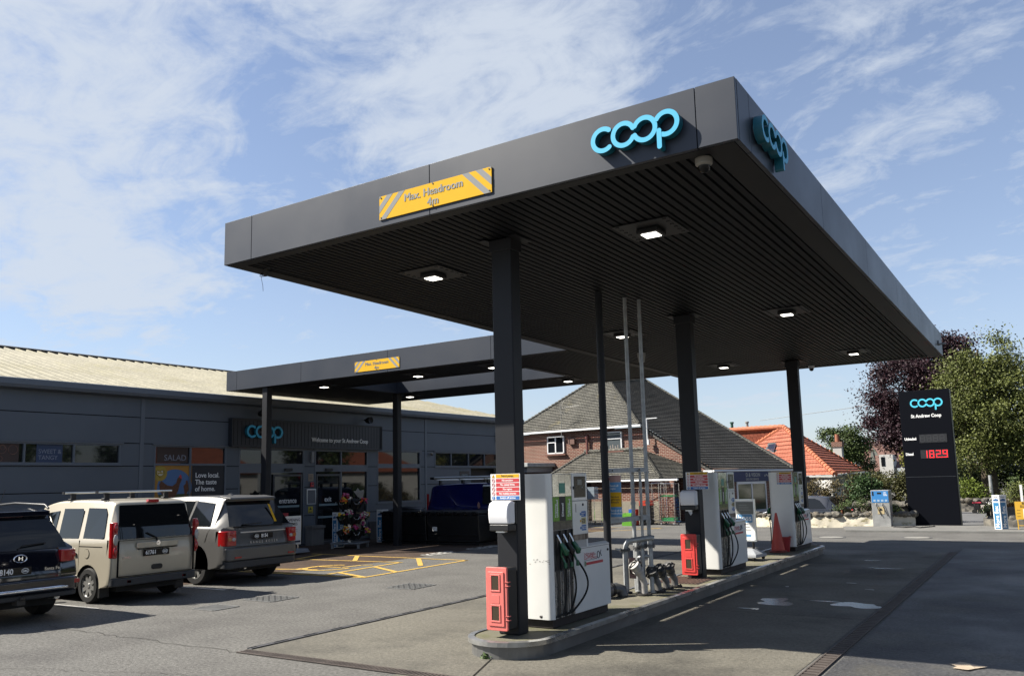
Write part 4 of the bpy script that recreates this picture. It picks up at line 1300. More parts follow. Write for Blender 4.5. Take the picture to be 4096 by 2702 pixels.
def rz_(x): return 4.84 + (RZ - 4.84) * (-x / RD)
rid_end = 8.2
rib_ = .36
y = Y0 - .3
while y < Y1 - .05:
    for ya, yb, h in ((y, y + .07, .0), (y + .07, y + .12, .06), (y + .12, y + .16, .0)) if False else ():
        pass
    dmax = -RD if y < rid_end else -RD * max(0, (Y1 + .3 - y) / (Y1 + .3 - rid_end))
    x1 = dmax; x0 = .2
    def Pn(x, yy, dz): return (x, yy, rz_(x) + dz)
    ya, yb, yc, yd, ye = y, y + .05, y + .09, y + .14, y + rib_
    pr = [(ya, 0), (yb, .06), (yc, .06), (yd, 0), (ye, 0)]
    for (a, ha), (c, hc) in zip(pr[:-1], pr[1:]):
        b.quad(Pn(x0, a, ha), Pn(x0, c, hc), Pn(x1, c, hc), Pn(x1, a, ha))
    y += rib_
b.quad((-RD, Y0 - .3, RZ - .02), (-RD, rid_end, RZ - .02), (-16.2, rid_end, 4.84), (-16.2, Y0 - .3, 4.84))
b.poly([(-RD, rid_end, RZ - .01), (.2, Y1 + .3, 4.84), (-16.2, Y1 + .3, 4.84)])
rf = b.build('roof', roof_m, SH)
b = MB(); b.prism([(-RD - .18, RZ + .02), (-RD, RZ + .10), (-RD + .16, RZ + .05), (-RD + .14, RZ + .0), (-RD - .18, RZ - .03)], 'y', Y0 - .3, rid_end)
b.build('ridge_cap', M('ridge_dark', (.07, .07, .07), .6), rf)
b = MB(); y = Y0
while y < rid_end - .4:
    b.poly([(-RD + .19, y + .06, RZ - .04), (-RD + .17, y + .34, RZ - .04), (-RD + .165, y + .34, RZ + .03), (-RD + .165, y + .2, RZ + .04)]); y += rib_
b.build('ridge_filler', seam, rf)
# floor and dark interior so the glass has depth
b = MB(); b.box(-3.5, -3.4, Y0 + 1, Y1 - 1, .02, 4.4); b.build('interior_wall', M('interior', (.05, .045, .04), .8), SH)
b = MB()
for k in range(11):
    b.box(-3.0, -1.2, -12.5 + k * 2.1, -11.3 + k * 2.1, 3.9, 3.93)
b.build('interior_light', M('tube_light', (1, .93, .8), .5, emit=.7), SH)
def pane(y0, y1, z0, z1, par, mt=wgl, x=-.05):
    q = MB(); q.box(x - .01, x, y0, y1, z0, z1); return q.build('pane', mt, par)
def window(y0, y1, z0, z1, cols, rows, depth=.06, fw=.05):
    f = MB()
    f.box(-depth, .012, y0, y0 + fw, z0, z1); f.box(-depth, .012, y1 - fw, y1, z0, z1)
    f.box(-depth, .012, y0 + fw, y1 - fw, z1 - fw, z1); f.box(-depth, .012, y0 + fw, y1 - fw, z0, z0 + fw)
    for c in cols: f.box(-depth, .010, c - fw / 2, c + fw / 2, z0 + fw, z1 - fw)
    for r in rows: f.box(-depth, .008, y0 + fw, y1 - fw, r[0], r[1])
    fr = f.build('window', clad2, SH)
    cc = [y0 + fw] + [v for c in cols for v in (c - fw / 2, c + fw / 2)] + [y1 - fw]
    rr = [z0 + fw] + [v for r in rows for v in r] + [z1 - fw]
    for i in range(0, len(cc), 2):
        for j in range(0, len(rr), 2):
            pane(cc[i], cc[i + 1], rr[j], rr[j + 1], fr)
    q = MB(); q.box(0, .05, y0 - .06, y1 + .06, z1, z1 + .035); q.build('drip_sill', clad2, fr)
    q = MB(); q.box(0, .045, y0 - .04, y1 + .04, z0 - .03, z0); q.build('sill', clad2, fr)
    return fr
window(-11.6, -7.05, 2.70, 3.27, [-9.59, -8.34], [])
window(-6.05, -3.62, 1.0, 3.27, [-4.87], [(2.68, 2.74)])
w3 = window(-3.16, -.52, .10, 3.24, [-1.93], [(2.45, 2.75)])
w4 = window(-.06, 2.49, .10, 3.24, [1.17], [(2.48, 2.72)])
window(2.98, 5.40, 1.30, 3.27, [], [(2.61, 2.77)])
window(6.27, 11.6, 2.66, 3.27, [7.33, 8.5, 9.63, 10.7], [])
b = MB(); b.box(-.5, -.45, 8.7, 10.9, .05, 2.6); b.build('entry_recess', M('recess_dark', (.01, .01, .012), .6), SH)
for (y0, y1, nm, s, ty) in ((-1.83, -.62, 'automatic_door', 'entrance', -1.2), (.0, 1.12, 'automatic_door', 'exit', .55)):
    b = MB()
    for a in ((y0, y0 + .06, .05, 2.40), (y1 - .06, y1, .05, 2.40), (y0 + .06, y1 - .06, 2.33, 2.40), (y0 + .06, y1 - .06, .05, .16)):
        b.box(-.02, .03, *a)
    d = b.build(nm, M('door_frame', (.03, .033, .04), .4), SH)
    pane(y0 + .06, y1 - .06, .16, 2.33, d, x=.0)
    text(s, .25, txtw, d, (.004, ty, 1.52), RX, 'CENTER', ext=.0005, bold=.002, xs=.82)
    b = MB(); b.box(.001, .004, y0 + .15, y1 - .1, 1.30, 1.37); b.build('door_film', M('film_blue', (.22, .32, .36), .4), d)
    b = MB(); b.box(.02, .08, (y0 + y1) / 2 - .16, (y0 + y1) / 2 + .16, 2.50, 2.60); b.build('door_sensor', black, SH, bevel=.02)
b = MB(); b.box(.001, .004, .1, 1.02, .88, .95); b.build('door_film', M('film_blue', (.22, .32, .36), .4), SH)
# plinth pedestals
for y0, y1 in ((-.48, .12), (2.55, 2.98)):
    b = MB(); b.box(.002, .34, y0 + .03, y1 - .03, 0, .56); b.box(.002, .38, y0, y1, .56, .66)
    b.build('stone_pedestal', M('pedestal', (.17, .165, .16), .85, var=.15, vs=3), SH, bevel=.01)
def SP(x, y, z):   # facade local point to world
    a = -rad(2.7)
    return (-21.4 + x * math.cos(a) - y * math.sin(a), 20.5 + x * math.sin(a) + y * math.cos(a), z)
SRZ = -rad(2.7)
# name board
t = thing('shop_sign_board', 'dark boarded shop sign with blue logo letters and white welcome words', 'sign', SP(0, -.26, 3.30), SRZ)
b = MB(); b.box(.01, .16, -3.28, 3.28, 0, .84); b.build('board', M('board_dark', (.016, .019, .027), .5), t)
b = MB()
for k in range(44): b.box(.16, .163, -3.24 + k * .15, -3.24 + k * .15 + .012, .03, .81)
b.build('board_groove', seam, t)
b = MB(); b.box(.01, .2, -3.32, -3.28, -.03, .87); b.box(.01, .2, 3.28, 3.32, -.03, .87); b.box(.01, .2, -3.28, 3.28, .84, .87); b.box(.01, .2, -3.28, 3.28, -.03, 0); b.build('board_edge', M('board_edge', (.02, .024, .032), .5), t)
logo(t, 1.42, (.18, -2.62, .46), rotX, cyan, teal, .10, 'logo_letters')
text('Welcome to your St Andrew Coop', .205, txtw, t, (.168, -.08, .27), RX, ext=.006, bold=.003, xs=.90)
for y, l in ((-2.45, 'dark round spotlight above the left end of the shop sign'), (2.3, 'dark round spotlight above the right end of the shop sign')):
    t = thing('spotlight', l, 'spotlight', SP(0, y, 4.32), SRZ, 'spotlights over the shop sign')
    b = MB(); b.tube([(0, 0, .05), (.2, -.05, .10), (.35, -.15, .08)], .02, 8); b.build('arm', black, t)
    b = MB(); b.lathe((0, 0, 0), 'x', [(0, .28), (.09, .3), (.12, .42), (.12, .52), (.10, .5), (0, .46)], 18); o = b.build('lamp_head', black, t, smooth=40)
    o.location = (0, -.16, .02)
def wallthing(name, label, cat, y, z, fn, group=None, x=.0):
    t = thing(name, label, cat, SP(x, y, z), SRZ, group); fn(t); return t
def f1(t):
    b = MB(); b.cyl((.07, 0, 0), (.07, 0, .36), .055, n=16); b.build('diffuser', M('wall_lamp', (.30, .31, .33), .35), t, smooth=40)
    b = MB(); b.box(0, .03, -.04, .04, .02, .34); b.build('back_plate', steel, t)
wallthing('wall_light', 'pale tubular wall light between the two shop doors', 'wall light', -.21, 2.80, f1)
def f2(t):
    b = MB(); b.box(.001, .01, -.11, .11, 0, .25); q = b.build('sheet', M('tan_paper', (.42, .33, .24), .7), t)
    for k in range(4):
        b = MB(); b.box(.0102, .0112, -.07, .07, .05 + k * .045, .065 + k * .045); b.build('print_line', txtk, q)
wallthing('paper_notice', 'tan paper notice on the pillar between entrance and exit', 'notice', -.23, 2.16, f2)
def f3(t):
    b = MB(); b.box(.001, .07, -.06, .06, 0, .16); b.build('box', red_s, t, bevel=.01)
    b = MB(); b.cyl((.07, 0, .1), (.075, 0, .1), .03, n=12); b.build('button', black, t)
wallthing('alarm_box', 'small red alarm box under the tan notice', 'alarm', -.2, 1.96, f3)
def f4(t):
    b = MB(); b.box(.001, .03, -.2, .2, 0, .52); b.build('frame', alu, t, bevel=.005)
    b = MB(); b.box(.03, .032, -.175, .175, .03, .49); b.build('panel', M('grey_panel', (.14, .15, .17), .5), t)
wallthing('notice_board', 'empty grey notice board in a silver frame beside the exit', 'notice board', -.21, 1.37, f4)
def f5(t):
    b = MB(); b.box(.001, .006, -.10, .10, 0, .22); b.build('plate', M('warn_yellow', (.60, .50, .02), .5), t)
    b = MB(); b.prism([(-.06, .10), (.06, .10), (0, .2)], 'x', .007, .008); b.box(.0065, .008, -.08, .08, .02, .05); b.build('symbol', txtk, t)
wallthing('warning_notice', 'small yellow warning plate below the notice board', 'notice', -.23, 1.08, f5)
def f6(t):
    b = MB(); b.box(.004, .008, -.24, .24, 0, .5); b.build('panel', red_s, t)
    b = MB()
    pts = []
    for k in range(24):
        r = .13 if k % 2 else .09
        pts.append((r * math.cos(k * PI / 12), .32 + r * math.sin(k * PI / 12)))
    b.prism(pts, 'x', .009, .010); b.build('star', M('star_tan', (.55, .35, .18), .6), t)
    for k in range(3):
        b = MB(); b.box(.0085, .0095, -.16, .16, .05 + k * .045, .07 + k * .045); b.build('print_line', M('star_tan', (.55, .35, .18), .6), t)
wallthing('red_poster', 'small red poster with a tan star beneath the word entrance', 'poster', -1.42, .62, f6, x=.0)
def f7(t):
    b = MB(); b.box(.0, .006, -.62, .64, 0, 1.1); b.build('sheet', M('poster_orange', (.50, .24, .03), .55), t)
    b = MB(); b.prism([(.08 + .56 * math.cos(a), .45 + .54 * math.sin(a)) for a in np.linspace(0, 6.2, 32)], 'x', .007, .008); c = b.build('sky_disc', M('poster_sky', (.09, .20, .42), .55), t)
    b = MB(); b.prism([(.08 + .555 * math.cos(a), .45 + .535 * math.sin(a)) for a in np.linspace(PI + .35, 2 * PI - .35, 16)], 'x', .009, .0095); b.build('grass_band', M('poster_grass', (.06, .09, .02), .6, var=.3, vs=20), c)
    hen = [(-.42, .55), (-.38, .35), (-.25, .16), (-.12, .12), (-.1, .0), (-.02, .0), (.0, .13), (.12, .22), (.20, .38), (.24, .55), (.30, .68), (.28, .74), (.22, .78), (.16, .72), (.12, .58), (.0, .50), (-.15, .52), (-.30, .62), (-.36, .66)]
    b = MB(); b.prism(hen, 'x', .010, .0115); h = b.build('hen_picture', M('hen_brown', (.16, .06, .025), .7, var=.35, vs=25), c)
    b = MB(); b.prism([(.20, .76), (.25, .84), (.29, .79), (.30, .70), (.27, .72)], 'x', .012, .0125); b.build('comb', red_s, h)
    hen2 = [(.36, .5), (.40, .3), (.42, .1), (.46, .1), (.47, .26), (.54, .38), (.52, .55), (.49, .66), (.44, .66), (.43, .56)]
    b = MB(); b.prism(hen2, 'x', .010, .0115); b.build('small_hen_picture', M('hen_brown', (.16, .06, .025), .7), c)
    b = MB(); b.prism([(-.40 + .22 * math.cos(a), .87 + .22 * math.sin(a)) for a in np.linspace(0, 6.2, 28)], 'x', .012, .013); c2 = b.build('badge', M('badge_gold', (.48, .34, .04), .55), t)
    b = MB(); b.tube([(.0135, -.40 + .13 * math.sin(a) ** 3, .87 + .0075 * (13 * math.cos(a) - 5 * math.cos(2 * a) - 2 * math.cos(3 * a) - math.cos(4 * a))) for a in np.linspace(0, 2 * PI, 30)], .012, 5); b.build('heart_outline', M('heart_gold', (.34, .24, .03), .6), c2)
    text('Love\nLocal', .09, txtw, c2, (.0145, -.40, .885), RX, 'CENTER', ext=.0004, bold=.001)
wallthing('hen_poster', 'orange poster of two brown hens in a round picture', 'poster', -5.43, 1.58, f7, 'window posters', x=-.028)
def f8(t):
    b = MB(); b.box(.0, .006, -.58, .58, 0, 1.1); b.build('sheet', M('poster_navy', (.008, .010, .02), .5), t)
    text('Love local.\nThe taste\nof home.', .205, txtw, t, (.0075, -.44, .60), RX, ext=.0005, bold=.003, xs=.95)
wallthing('words_poster', 'dark navy poster with three lines of white words', 'poster', -4.24, 1.58, f8, 'window posters', x=-.028)
def f9(t):
    b = MB(); b.box(.0, .004, -.33, .33, 0, .5); b.build('sheet', M('poster_blue2', (.02, .05, .13), .5), t)
    text('SWEET &\nTANGY', .16, M('chalk', (.28, .31, .38), .7), t, (.006, -.28, .2), RX, ext=.0004, xs=.9)
wallthing('window_graphic', 'dark blue window graphic about sweet and tangy food', 'poster', -8.95, 2.75, f9, x=-.045)
def f10(t):
    b = MB(); b.box(.0, .004, -.5, .5, 0, .46); b.build('sheet', M('poster_brown', (.045, .022, .018), .5), t)
    text('SALAD', .24, M('chalk', (.28, .31, .38), .7), t, (.006, -.28, .14), RX, ext=.0004)
wallthing('window_graphic', 'dark brown window graphic with the word salad', 'poster', -5.43, 2.76, f10, x=-.045)
def f11(t):
    b = MB(); b.box(.0, .004, -.50, .50, 0, .48); b.build('sheet', M('poster_brown', (.045, .022, .018), .5), t)
    b = MB(); g = random.Random(5)
    for k in range(7):
        y, z, r = g.uniform(-.42, .4), g.uniform(.08, .4), g.uniform(.05, .12)
        b.tube([(.006, y + r * math.cos(a), z + r * math.sin(a)) for a in np.linspace(0, 2 * PI, 16)], .008, 4)
    b.build('rings', M('ring_tan', (.22, .10, .07), .6), t)
wallthing('window_graphic', 'reddish window graphic with faint rings at the left edge', 'poster', -10.2, 2.75, f11, x=-.045)
def f12(t):
    b = MB(); b.box(.001, .02, -.32, .32, 0, .37); b.build('plate', M('plate_dark', (.03, .036, .045), .4), t)
    b = MB()
    for k in range(4): b.tube([(.024, -.14 + k * .09 + .055 * math.cos(a), .18 + .06 * math.sin(a)) for a in np.linspace(0, 6.28, 14)], .008, 5)
    b.build('ring_letters', M('pale_blue', (.3, .4, .45), .5), t)
wallthing('wall_plate', 'small dark plate with four pale rings right of the big window', 'sign', 8.2, 2.11, f12)
t = dome(SP(.12, 5.95, 3.22), 'small dome camera on the shop wall above the van roof', .8); t.rotation_euler = (0, 0, 0)
b = MB(); b.box(.0, .06, -.10, .10, 0, .45)
o = b.build('wall_box', M('pale_box', (.42, .43, .42), .5), None, bevel=.01); o.location = SP(.02, 10.55, 3.75); o.rotation_euler = (0, 0, SRZ)
tag(o, 'pale slim box high on the shop wall next to the first canopy column', 'wall box')

# opening times board, blue flyer boards
t = thing('opening_times_sign', 'white opening times board on a grey base behind the silver car', 'pavement sign', (-18.95, 17.25, 0), PI / 2 + .0)
b = MB(); b.hexa([(-.42, -.30, .05), (.42, -.30, .05), (.42, .30, .05), (-.42, .30, .05), (-.36, -.26, .16), (.36, -.26, .16), (.36, .26, .16), (-.36, .26, .16)]); b.build('base', M('base_grey2', (.20, .22, .25), .6), t, bevel=.015)
b = MB(); b.box(-.30, .30, -.03, .03, .28, 1.12); b.build('frame', alu, t, bevel=.006)
b = MB(); b.box(-.27, .27, -.034, -.03, .31, 1.09); pn = b.build('panel', signw, t)
text('OPENING\nTIMES', .115, txtk, pn, (0, -.0345, .94), RY, 'CENTER', ext=.0004, bold=.002)
text('Mon - Sunday\n7am - 8.30pm', .055, txtg, pn, (0, -.0345, .70), RY, 'CENTER', ext=.0004)
b = MB(); b.box(-.27, .27, -.0345, -.034, .34, .40); b.build('panel_strip', dkblue, pn)
b = MB()
for x in (-.2, .2): b.tube([(x, 0, .14), (x, 0, .30)], .02, 8)
b.build('legs', steel, t)
def flex(loc, rz, label, s=1.):
    t = thing('flyer_column', label, 'advert column', loc, rz, 'blue and white folded adverts')
    w = .20 * s; h = 1.12 * s
    A, B, Cc = Vector((-w, .08, 0)), Vector((0, -.08, 0)), Vector((w, .08, 0))
    b = MB(); b.prism([(A.x, A.y), (B.x, B.y), (Cc.x, Cc.y)], 'z', 0, h); b.build('card', signw, t)
    for P, Q in ((A, B), (B, Cc)):
        d = (Q - P).normalized(); n = Vector((d.y, -d.x, 0)); L = (Q - P).length
        b = MB(); o = n * .003
        def pt(u, z): return tuple(P + d * (L * u) + o + Vector((0, 0, z)))
        b.quad(pt(.12, .03), pt(.88, .03), pt(.88, h * .78), pt(.12, h * .78)); bp = b.build('blue_panel', M('flex_blue', (.02, .20, .42), .5), t)
        b = MB(); o = n * .0045
        b.poly([pt(.14, h * .82), pt(.86, h * .82), pt(.86, h * .88), pt(.5, h * .9), pt(.14, h * .86)]); b.build('wave', M('flex_blue2', (.03, .12, .30), .5), t)
        ang = math.atan2(d.y, d.x)
        e = (Matrix.Rotation(ang, 4, 'Z') @ Matrix.Rotation(PI / 2, 4, 'X') @ Matrix.Rotation(PI / 2, 4, 'Z')).to_euler()
        text('More flex', .20 * s, txtw, bp, tuple(P + d * (L * .52) + n * .005 + Vector((0, 0, .06))), e, ext=.0004, bold=.002, xs=.9)
        text('coop', .075 * s, dkblue, t, tuple(P + d * (L * .5) + n * .005 + Vector((0, 0, h * .945))), (PI / 2, 0, ang), 'CENTER', ext=.0004)
    return t
flex((-19.72, 22.05, 0), .75, 'blue advert column beside the left black container')
flex((-19.6, 19.75, 0), .5, 'blue advert column half hidden behind the flower stand')
flex((-1.50, 31.75, .05), .1, 'blue advert column at the pavement edge right of the tall price sign')

# ------------------------------------------------------------------ flower stand
FS = (-19.05, 19.75)
t = thing('flower_stand', 'tiered black bucket flower stand on a low white trolley', 'flower stand', (*FS, 0), .35)
b = MB(); b.box(-.50, .50, -.42, .42, .14, .18); b.build('trolley_deck', M('deck_grey', (.22, .23, .24), .5), t, bevel=.01)
for sx, sy in ((-.44, -.36), (.44, -.36), (.44, .36), (-.44, .36)):
    b = MB(); b.box(sx - .04, sx + .04, sy - .03, sy + .03, .0, .14); b.build('foot', M('deck_grey', (.22, .23, .24), .5), t, bevel=.008)
b = MB(); b.box(-.05, .05, -.05, .05, .18, 1.62); b.build('post', steel, t)
rngf = random.Random(11)
BCK = []
for tier, z in enumerate((.28, .76, 1.24)):
    for k in range(6):
        a = k * PI / 3 + .35
        BCK.append((.30 * math.cos(a), .30 * math.sin(a), z, a))
for x, y, z, a in BCK:
    d = Vector((math.cos(a), math.sin(a), .0)); up = Vector((d.x * .38, d.y * .38, .92)).normalized()
    b = MB(); p = Vector((x, y, z)) * 1.0; b.cyl(p - d * .08, p - d * .08 + up * .30, .085, .125, n=14); bk = b.build('bucket', black, t, smooth=40)
    b = MB(); q = p + d * .06 + up * .24; sd_ = Vector((-d.y, d.x, 0))
    b.tube([q - sd_ * .1, q + d * .06 - sd_ * .06 - up * .08, q + d * .06 + sd_ * .06 - up * .08, q + sd_ * .1], .006, 5); b.build('bucket_handle', steel, bk)
FL = {'red': (.45, .01, .03), 'orange': (.75, .13, .02), 'yellow': (.75, .45, .02), 'pink': (.60, .12, .28), 'white': (.62, .58, .52), 'magenta': (.45, .04, .20), 'green': (.03, .09, .03), 'wrap': (.30, .28, .25)}
FM = {k: M('flower_' + k, v, .6, island=.2) for k, v in FL.items()}
bo = [((.10, -.50, 1.62), ('red', 'pink', 'red'), 'bouquet of red and pink flowers high on the left of the stand'),
      ((.22, -.74, 1.50), ('yellow', 'orange'), 'small yellow and peach bouquet at the top left edge'),
      ((.42, .30, 1.46), ('orange', 'orange', 'magenta'), 'bright orange bouquet at the top right of the stand'),
      ((.28, .12, 1.74), ('wrap', 'wrap'), 'brown paper wrapped bouquet on top of the stand'),
      ((.25, -.46, 1.10), ('white', 'magenta', 'white'), 'white and burgundy bouquet at the middle left'),
      ((.15, -.80, 1.04), ('yellow', 'yellow'), 'golden yellow bouquet at the far middle left'),
      ((.48, .16, .98), ('white', 'pink', 'white'), 'white and lilac bouquet at the middle right'),
      ((.42, .42, 1.00), ('yellow', 'yellow', 'white'), 'lemon yellow bouquet at the middle right edge'),
      ((.22, -.62, .56), ('white', 'orange', 'yellow'), 'mixed orange and white bouquet at the lower left'),
      ((.40, -.28, .62), ('magenta', 'red'), 'dark pink bouquet in the lower middle left'),
      ((.45, .40, .50), ('pink', 'magenta', 'yellow'), 'hot pink bouquet with a yellow head at the lower right'),
      ((.35, .30, .74), ('white', 'magenta'), 'small white and plum bouquet above the hot pink one')]
for (x, y, z), cs, l in bo:
    t = thing('bouquet', l, 'bouquet', (FS[0] + x * .85, FS[1] + y * .72 + .05, z), 0, 'bouquets on the flower stand')
    R0 = .13 if len(cs) > 2 else .10
    for c in dict.fromkeys(cs):
        b = MB(); nn = 9 if c != 'wrap' else 0
        for k in range(nn):
            v = Vector((rngf.gauss(.3, .5), rngf.gauss(0, .6), rngf.gauss(.35, .5))).normalized() * R0 * rngf.uniform(.6, 1.05)
            b.ball(tuple(v), .038, .038, .03, 7, 4)
        if c == 'wrap':
            b.poly([(-.02, -.22, .06), (.05, -.08, -.14), (.06, .1, -.14), (.0, .26, .10), (-.04, .10, .06), (-.03, .0, .16), (-.03, -.10, .05)])
            b.poly([(.03, -.1, .02), (.06, .0, -.2), (.08, .12, -.18), (.06, .2, .05), (.04, .08, .0)])
        b.build('paper_wrap' if c == 'wrap' else 'flower_heads', FM[c], t, smooth=60)
    if 'wrap' not in cs:
        b = MB()
        for k in range(14):
            v = Vector((rngf.gauss(.1, .6), rngf.gauss(0, .8), rngf.gauss(0, .5))).normalized() * R0
            w = v.orthogonal().normalized() * .03
            b.poly([tuple(v * .6 - w), tuple(v * 1.35), tuple(v * .6 + w)])
        b.build('leaves', FM['green'], t)

# ------------------------------------------------------------------ black containers
cont_m = M('container_black', (.010, .010, .011), .33, spec=.4, var=.3, vs=2, bump=.25, bs=5)
for i, (x0, x1, l) in enumerate(((-19.42, -17.47, 'left black plastic container by the blue advert column'), (-17.43, -15.33, 'right black plastic container with a white label in front of the van'))):
    t = thing('black_container', l, 'container', ((x0 + x1) / 2, 22.1, 0), 0, 'black containers in front of the van')
    w = (x1 - x0) / 2
    b = MB()
    b.hexa([(-w, -.42, .10), (w, -.42, .10), (w, .75, .10), (-w, .75, .10), (-w, -.46, .96), (w, -.46, .96), (w, .75, .96), (-w, .75, .96)])
    b.build('body', cont_m, t, bevel=.03)
    b = MB()
    b.box(-w - .02, w + .02, -.50, .79, .97, 1.05); b.box(-w + .05, w - .05, -.43, .7, 1.05, 1.08)
    ld = b.build('lid', cont_m, t, bevel=.02)
    for k in range(6):
        x = -w + .15 + k * (2 * w - .3) / 5
        b = MB(); b.box(x - .06, x + .06, -.53, -.49, .93, 1.06); b.build('lid_clip', blackg, ld, bevel=.01)
    b = MB(); b.box(-w, w, -.45, .75, .0, .08); b.box(-w, w, -.47, -.43, .10, .14); b.box(-w + .05, w - .05, -.475, -.44, .32, .345); b.build('skid', cont_m, t, bevel=.01)
    if i:
        b = MB(); b.box(-.80, -.62, -.462, -.452, .44, .57); q = b.build('label', signw, t)
        text('FRAGILE\nno. 4827', .035, txtk, q, (-.78, -.4635, .51), RY, ext=.0004) if False else None
        b = MB(); b.box(-.78, -.72, -.4635, -.462, .46, .49); b.box(-.78, -.66, -.4635, -.462, .52, .525); b.box(-.78, -.66, -.4635, -.462, .54, .545); b.build('label_print', txtg, q)
b = MB(); b.ball((0, 0, 0), .75, .35, .16, 16, 6)
o = b.build('covered_bundle', cont_m, None, smooth=60); o.location = (-19.0, 22.55, 1.06); tag(o, 'low black covered bundle on top of the left container', 'bundle')

# ------------------------------------------------------------------ vehicles
def lerp(a, b, t): return a + (b - a) * t
def interp(pts, x):
    if x <= pts[0][0]: return pts[0][1]
    for (a, ya), (c, yc) in zip(pts[:-1], pts[1:]):
        if x <= c: return lerp(ya, yc, (x - a) / (c - a + 1e-9))
    return pts[-1][1]
class Car:
    """local frame: rear bumper at x = 0, nose towards +x, left side +y, ground z = 0"""
    def __init__(s, name, label, paint, W, wr, wb, low, green, belt, loc, rz, plan=.11):
        # low: silhouette from rear bottom up to the rear belt, then front belt down to front bottom  (x,z)
        # green: greenhouse silhouette from rear belt over the roof to the front belt (x,z)
        s.W, s.wr, s.wb, s.belt = W, wr, wb, belt
        s.rear, s.front = low
        s.green = green
        s.t = thing(name, label, 'car', loc, rz)
        s.paint = paint
        def cm(P, k=4):
            out = []
            for i in range(len(P) - 1):
                p0, p1, p2, p3 = P[max(i - 1, 0)], P[i], P[i + 1], P[min(i + 2, len(P) - 1)]
                for j in range(k):
                    u = j / k
                    q = [.5 * (2 * p1[d] + (p2[d] - p0[d]) * u + (2 * p0[d] - 5 * p1[d] + 4 * p2[d] - p3[d]) * u * u + (3 * p1[d] - p0[d] - 3 * p2[d] + p3[d]) * u ** 3) for d in (0, 1)]
                    lin = [p1[d] + (p2[d] - p1[d]) * u for d in (0, 1)]
                    out.append(tuple(.5 * q[d] + .5 * lin[d] for d in (0, 1)))
            return out + [P[-1]]
        green = cm(green); s.rear = cm(s.rear, 2); s.front = cm(s.front, 2); s.green = green
        S = s.rear + green + s.front
        nr, ng = len(s.rear), len(green)
        x0, x1 = s.rear[-1][0], s.front[0][0]
        def L_(i):
            if nr <= i < nr + ng:
                x, z = S[i]
                return (min(max(x, x0 + .02), x1 - .02), interp(belt, x) + .0)
            return S[i]
        Lr = [L_(i) for i in range(len(S))]
        ln_ = max(p[0] for p in S)
        def ring(y, pts, dxr=0., dxf=0., dzt=0., dzb=0.):
            out = []
            for i, (x, z) in enumerate(pts):
                u = x / ln_
                xx = x + (dxr if u < .18 else 0) - (dxf if u > .85 else 0)
                zz = z - (dzt if nr - 1 <= i <= nr + ng else 0)
                if i == 0 or i == len(pts) - 1: zz += dzb
                out.append((xx, y, zz))
            return out
        s._d = (S, Lr, ring, W, wr, wb, plan)
    def body(s, arches, mat=None, smooth=38):
        S, Lr, ring, W, wr, wb, plan = s._d
        bot = []; flat = []
        zb = S[-1][1]; za = S[0][1]
        for x, (r, zc) in sorted(arches, reverse=True):
            h = zb + .0
            a0 = math.asin(max(-1, min(1, (h - zc) / r)))
            for k in range(15):
                a = a0 + (PI - 2 * a0) * k / 14
                px_, pz_ = x + r * math.cos(a), zc + r * math.sin(a)
                bot.append((px_, max(pz_, h))); flat.append((px_, h))
        nb = len(bot); n = len(S) + nb
        def full(y, pts, arch, *k):
            r = ring(y, pts, *k)
            return r + [(x, y, z) for x, z in (bot if arch else flat)]
        R = [full(wr * .86, S, 0), full(wr * .965, S, 0, plan * .12, plan * .2, .018), full(wr, S, 0, plan * .25, plan * .4, .05),
             full(wb - .06, Lr, 1, plan * .40, plan * .7, -.02) if False else full(wb, Lr, 1, plan * .45, plan * .8, 0.), full(lerp(wb, W, .75), Lr, 1, plan * .75, plan * 1.3, .03),
             full(W, Lr, 1, plan * 1.25, plan * 2, .12, .0), full(W, Lr, 1, plan * 1.9, plan * 2.4, .30, .0)]
        rings = [[(x, -y, z) for x, y, z in r] for r in R[::-1]] + R
        b = MB(); b.v = [p for r in rings for p in r]
        fs = []; mi = []
        ns = len(S)
        for k in range(len(rings) - 1):
            for i in range(n):
                j = (i + 1) % n
                fs.append((k * n + i, k * n + j, (k + 1) * n + j, (k + 1) * n + i)); mi.append(1 if i >= ns - 1 else 0)
        fs.append(tuple(range(n))[::-1]); fs.append(tuple((len(rings) - 1) * n + i for i in range(n))); mi += [0, 0]
        b.f = fs; b.m = mi
        o = b.build('body', [s.paint, black], s.t, smooth=smooth)
        bm = bmesh.new(); bm.from_mesh(o.data); bmesh.ops.recalc_face_normals(bm, faces=bm.faces); bm.to_mesh(o.data); bm.free()
        s.b = o
        return o
    def roofz(s, x):
        pts = sorted(s.green, key=lambda p: p[0]); return interp(pts, x)
    def sy(s, x, z):      # half width of the greenhouse side at x,z
        zb = interp(s.belt, x); zt = s.roofz(x) - .05
        t = min(1.05, max(0, (z - zb) / max(.05, zt - zb)))
        return lerp(s.wb, s.wr, t)
    def side_patch(s, pts, mat, name, off=.014, parent=None, lower=False, sides=(1, -1)):
        for sg in sides:
            v = [(x, sg * ((s.W if lower else s.sy(x, z)) + off), z) for x, z in pts]
            b = MB(); b.poly(v if sg < 0 else v[::-1]); 
            vi = [(x, y - sg * .02, z) for x, y, z in v]
            n = len(v)
            b.add(v + vi, [(i, (i + 1) % n, (i + 1) % n + n, i + n) for i in range(n)])
            b.build(name, mat, parent or s.t)
    def rx(s, z):         # rear silhouette x at height z
        pts = [(p[1], p[0]) for p in s.rear] + [(p[1], p[0]) for p in s.green if p[0] < s.green[0][0] + .75 and True]
        pts = sorted(pts)
        return interp(pts, z)
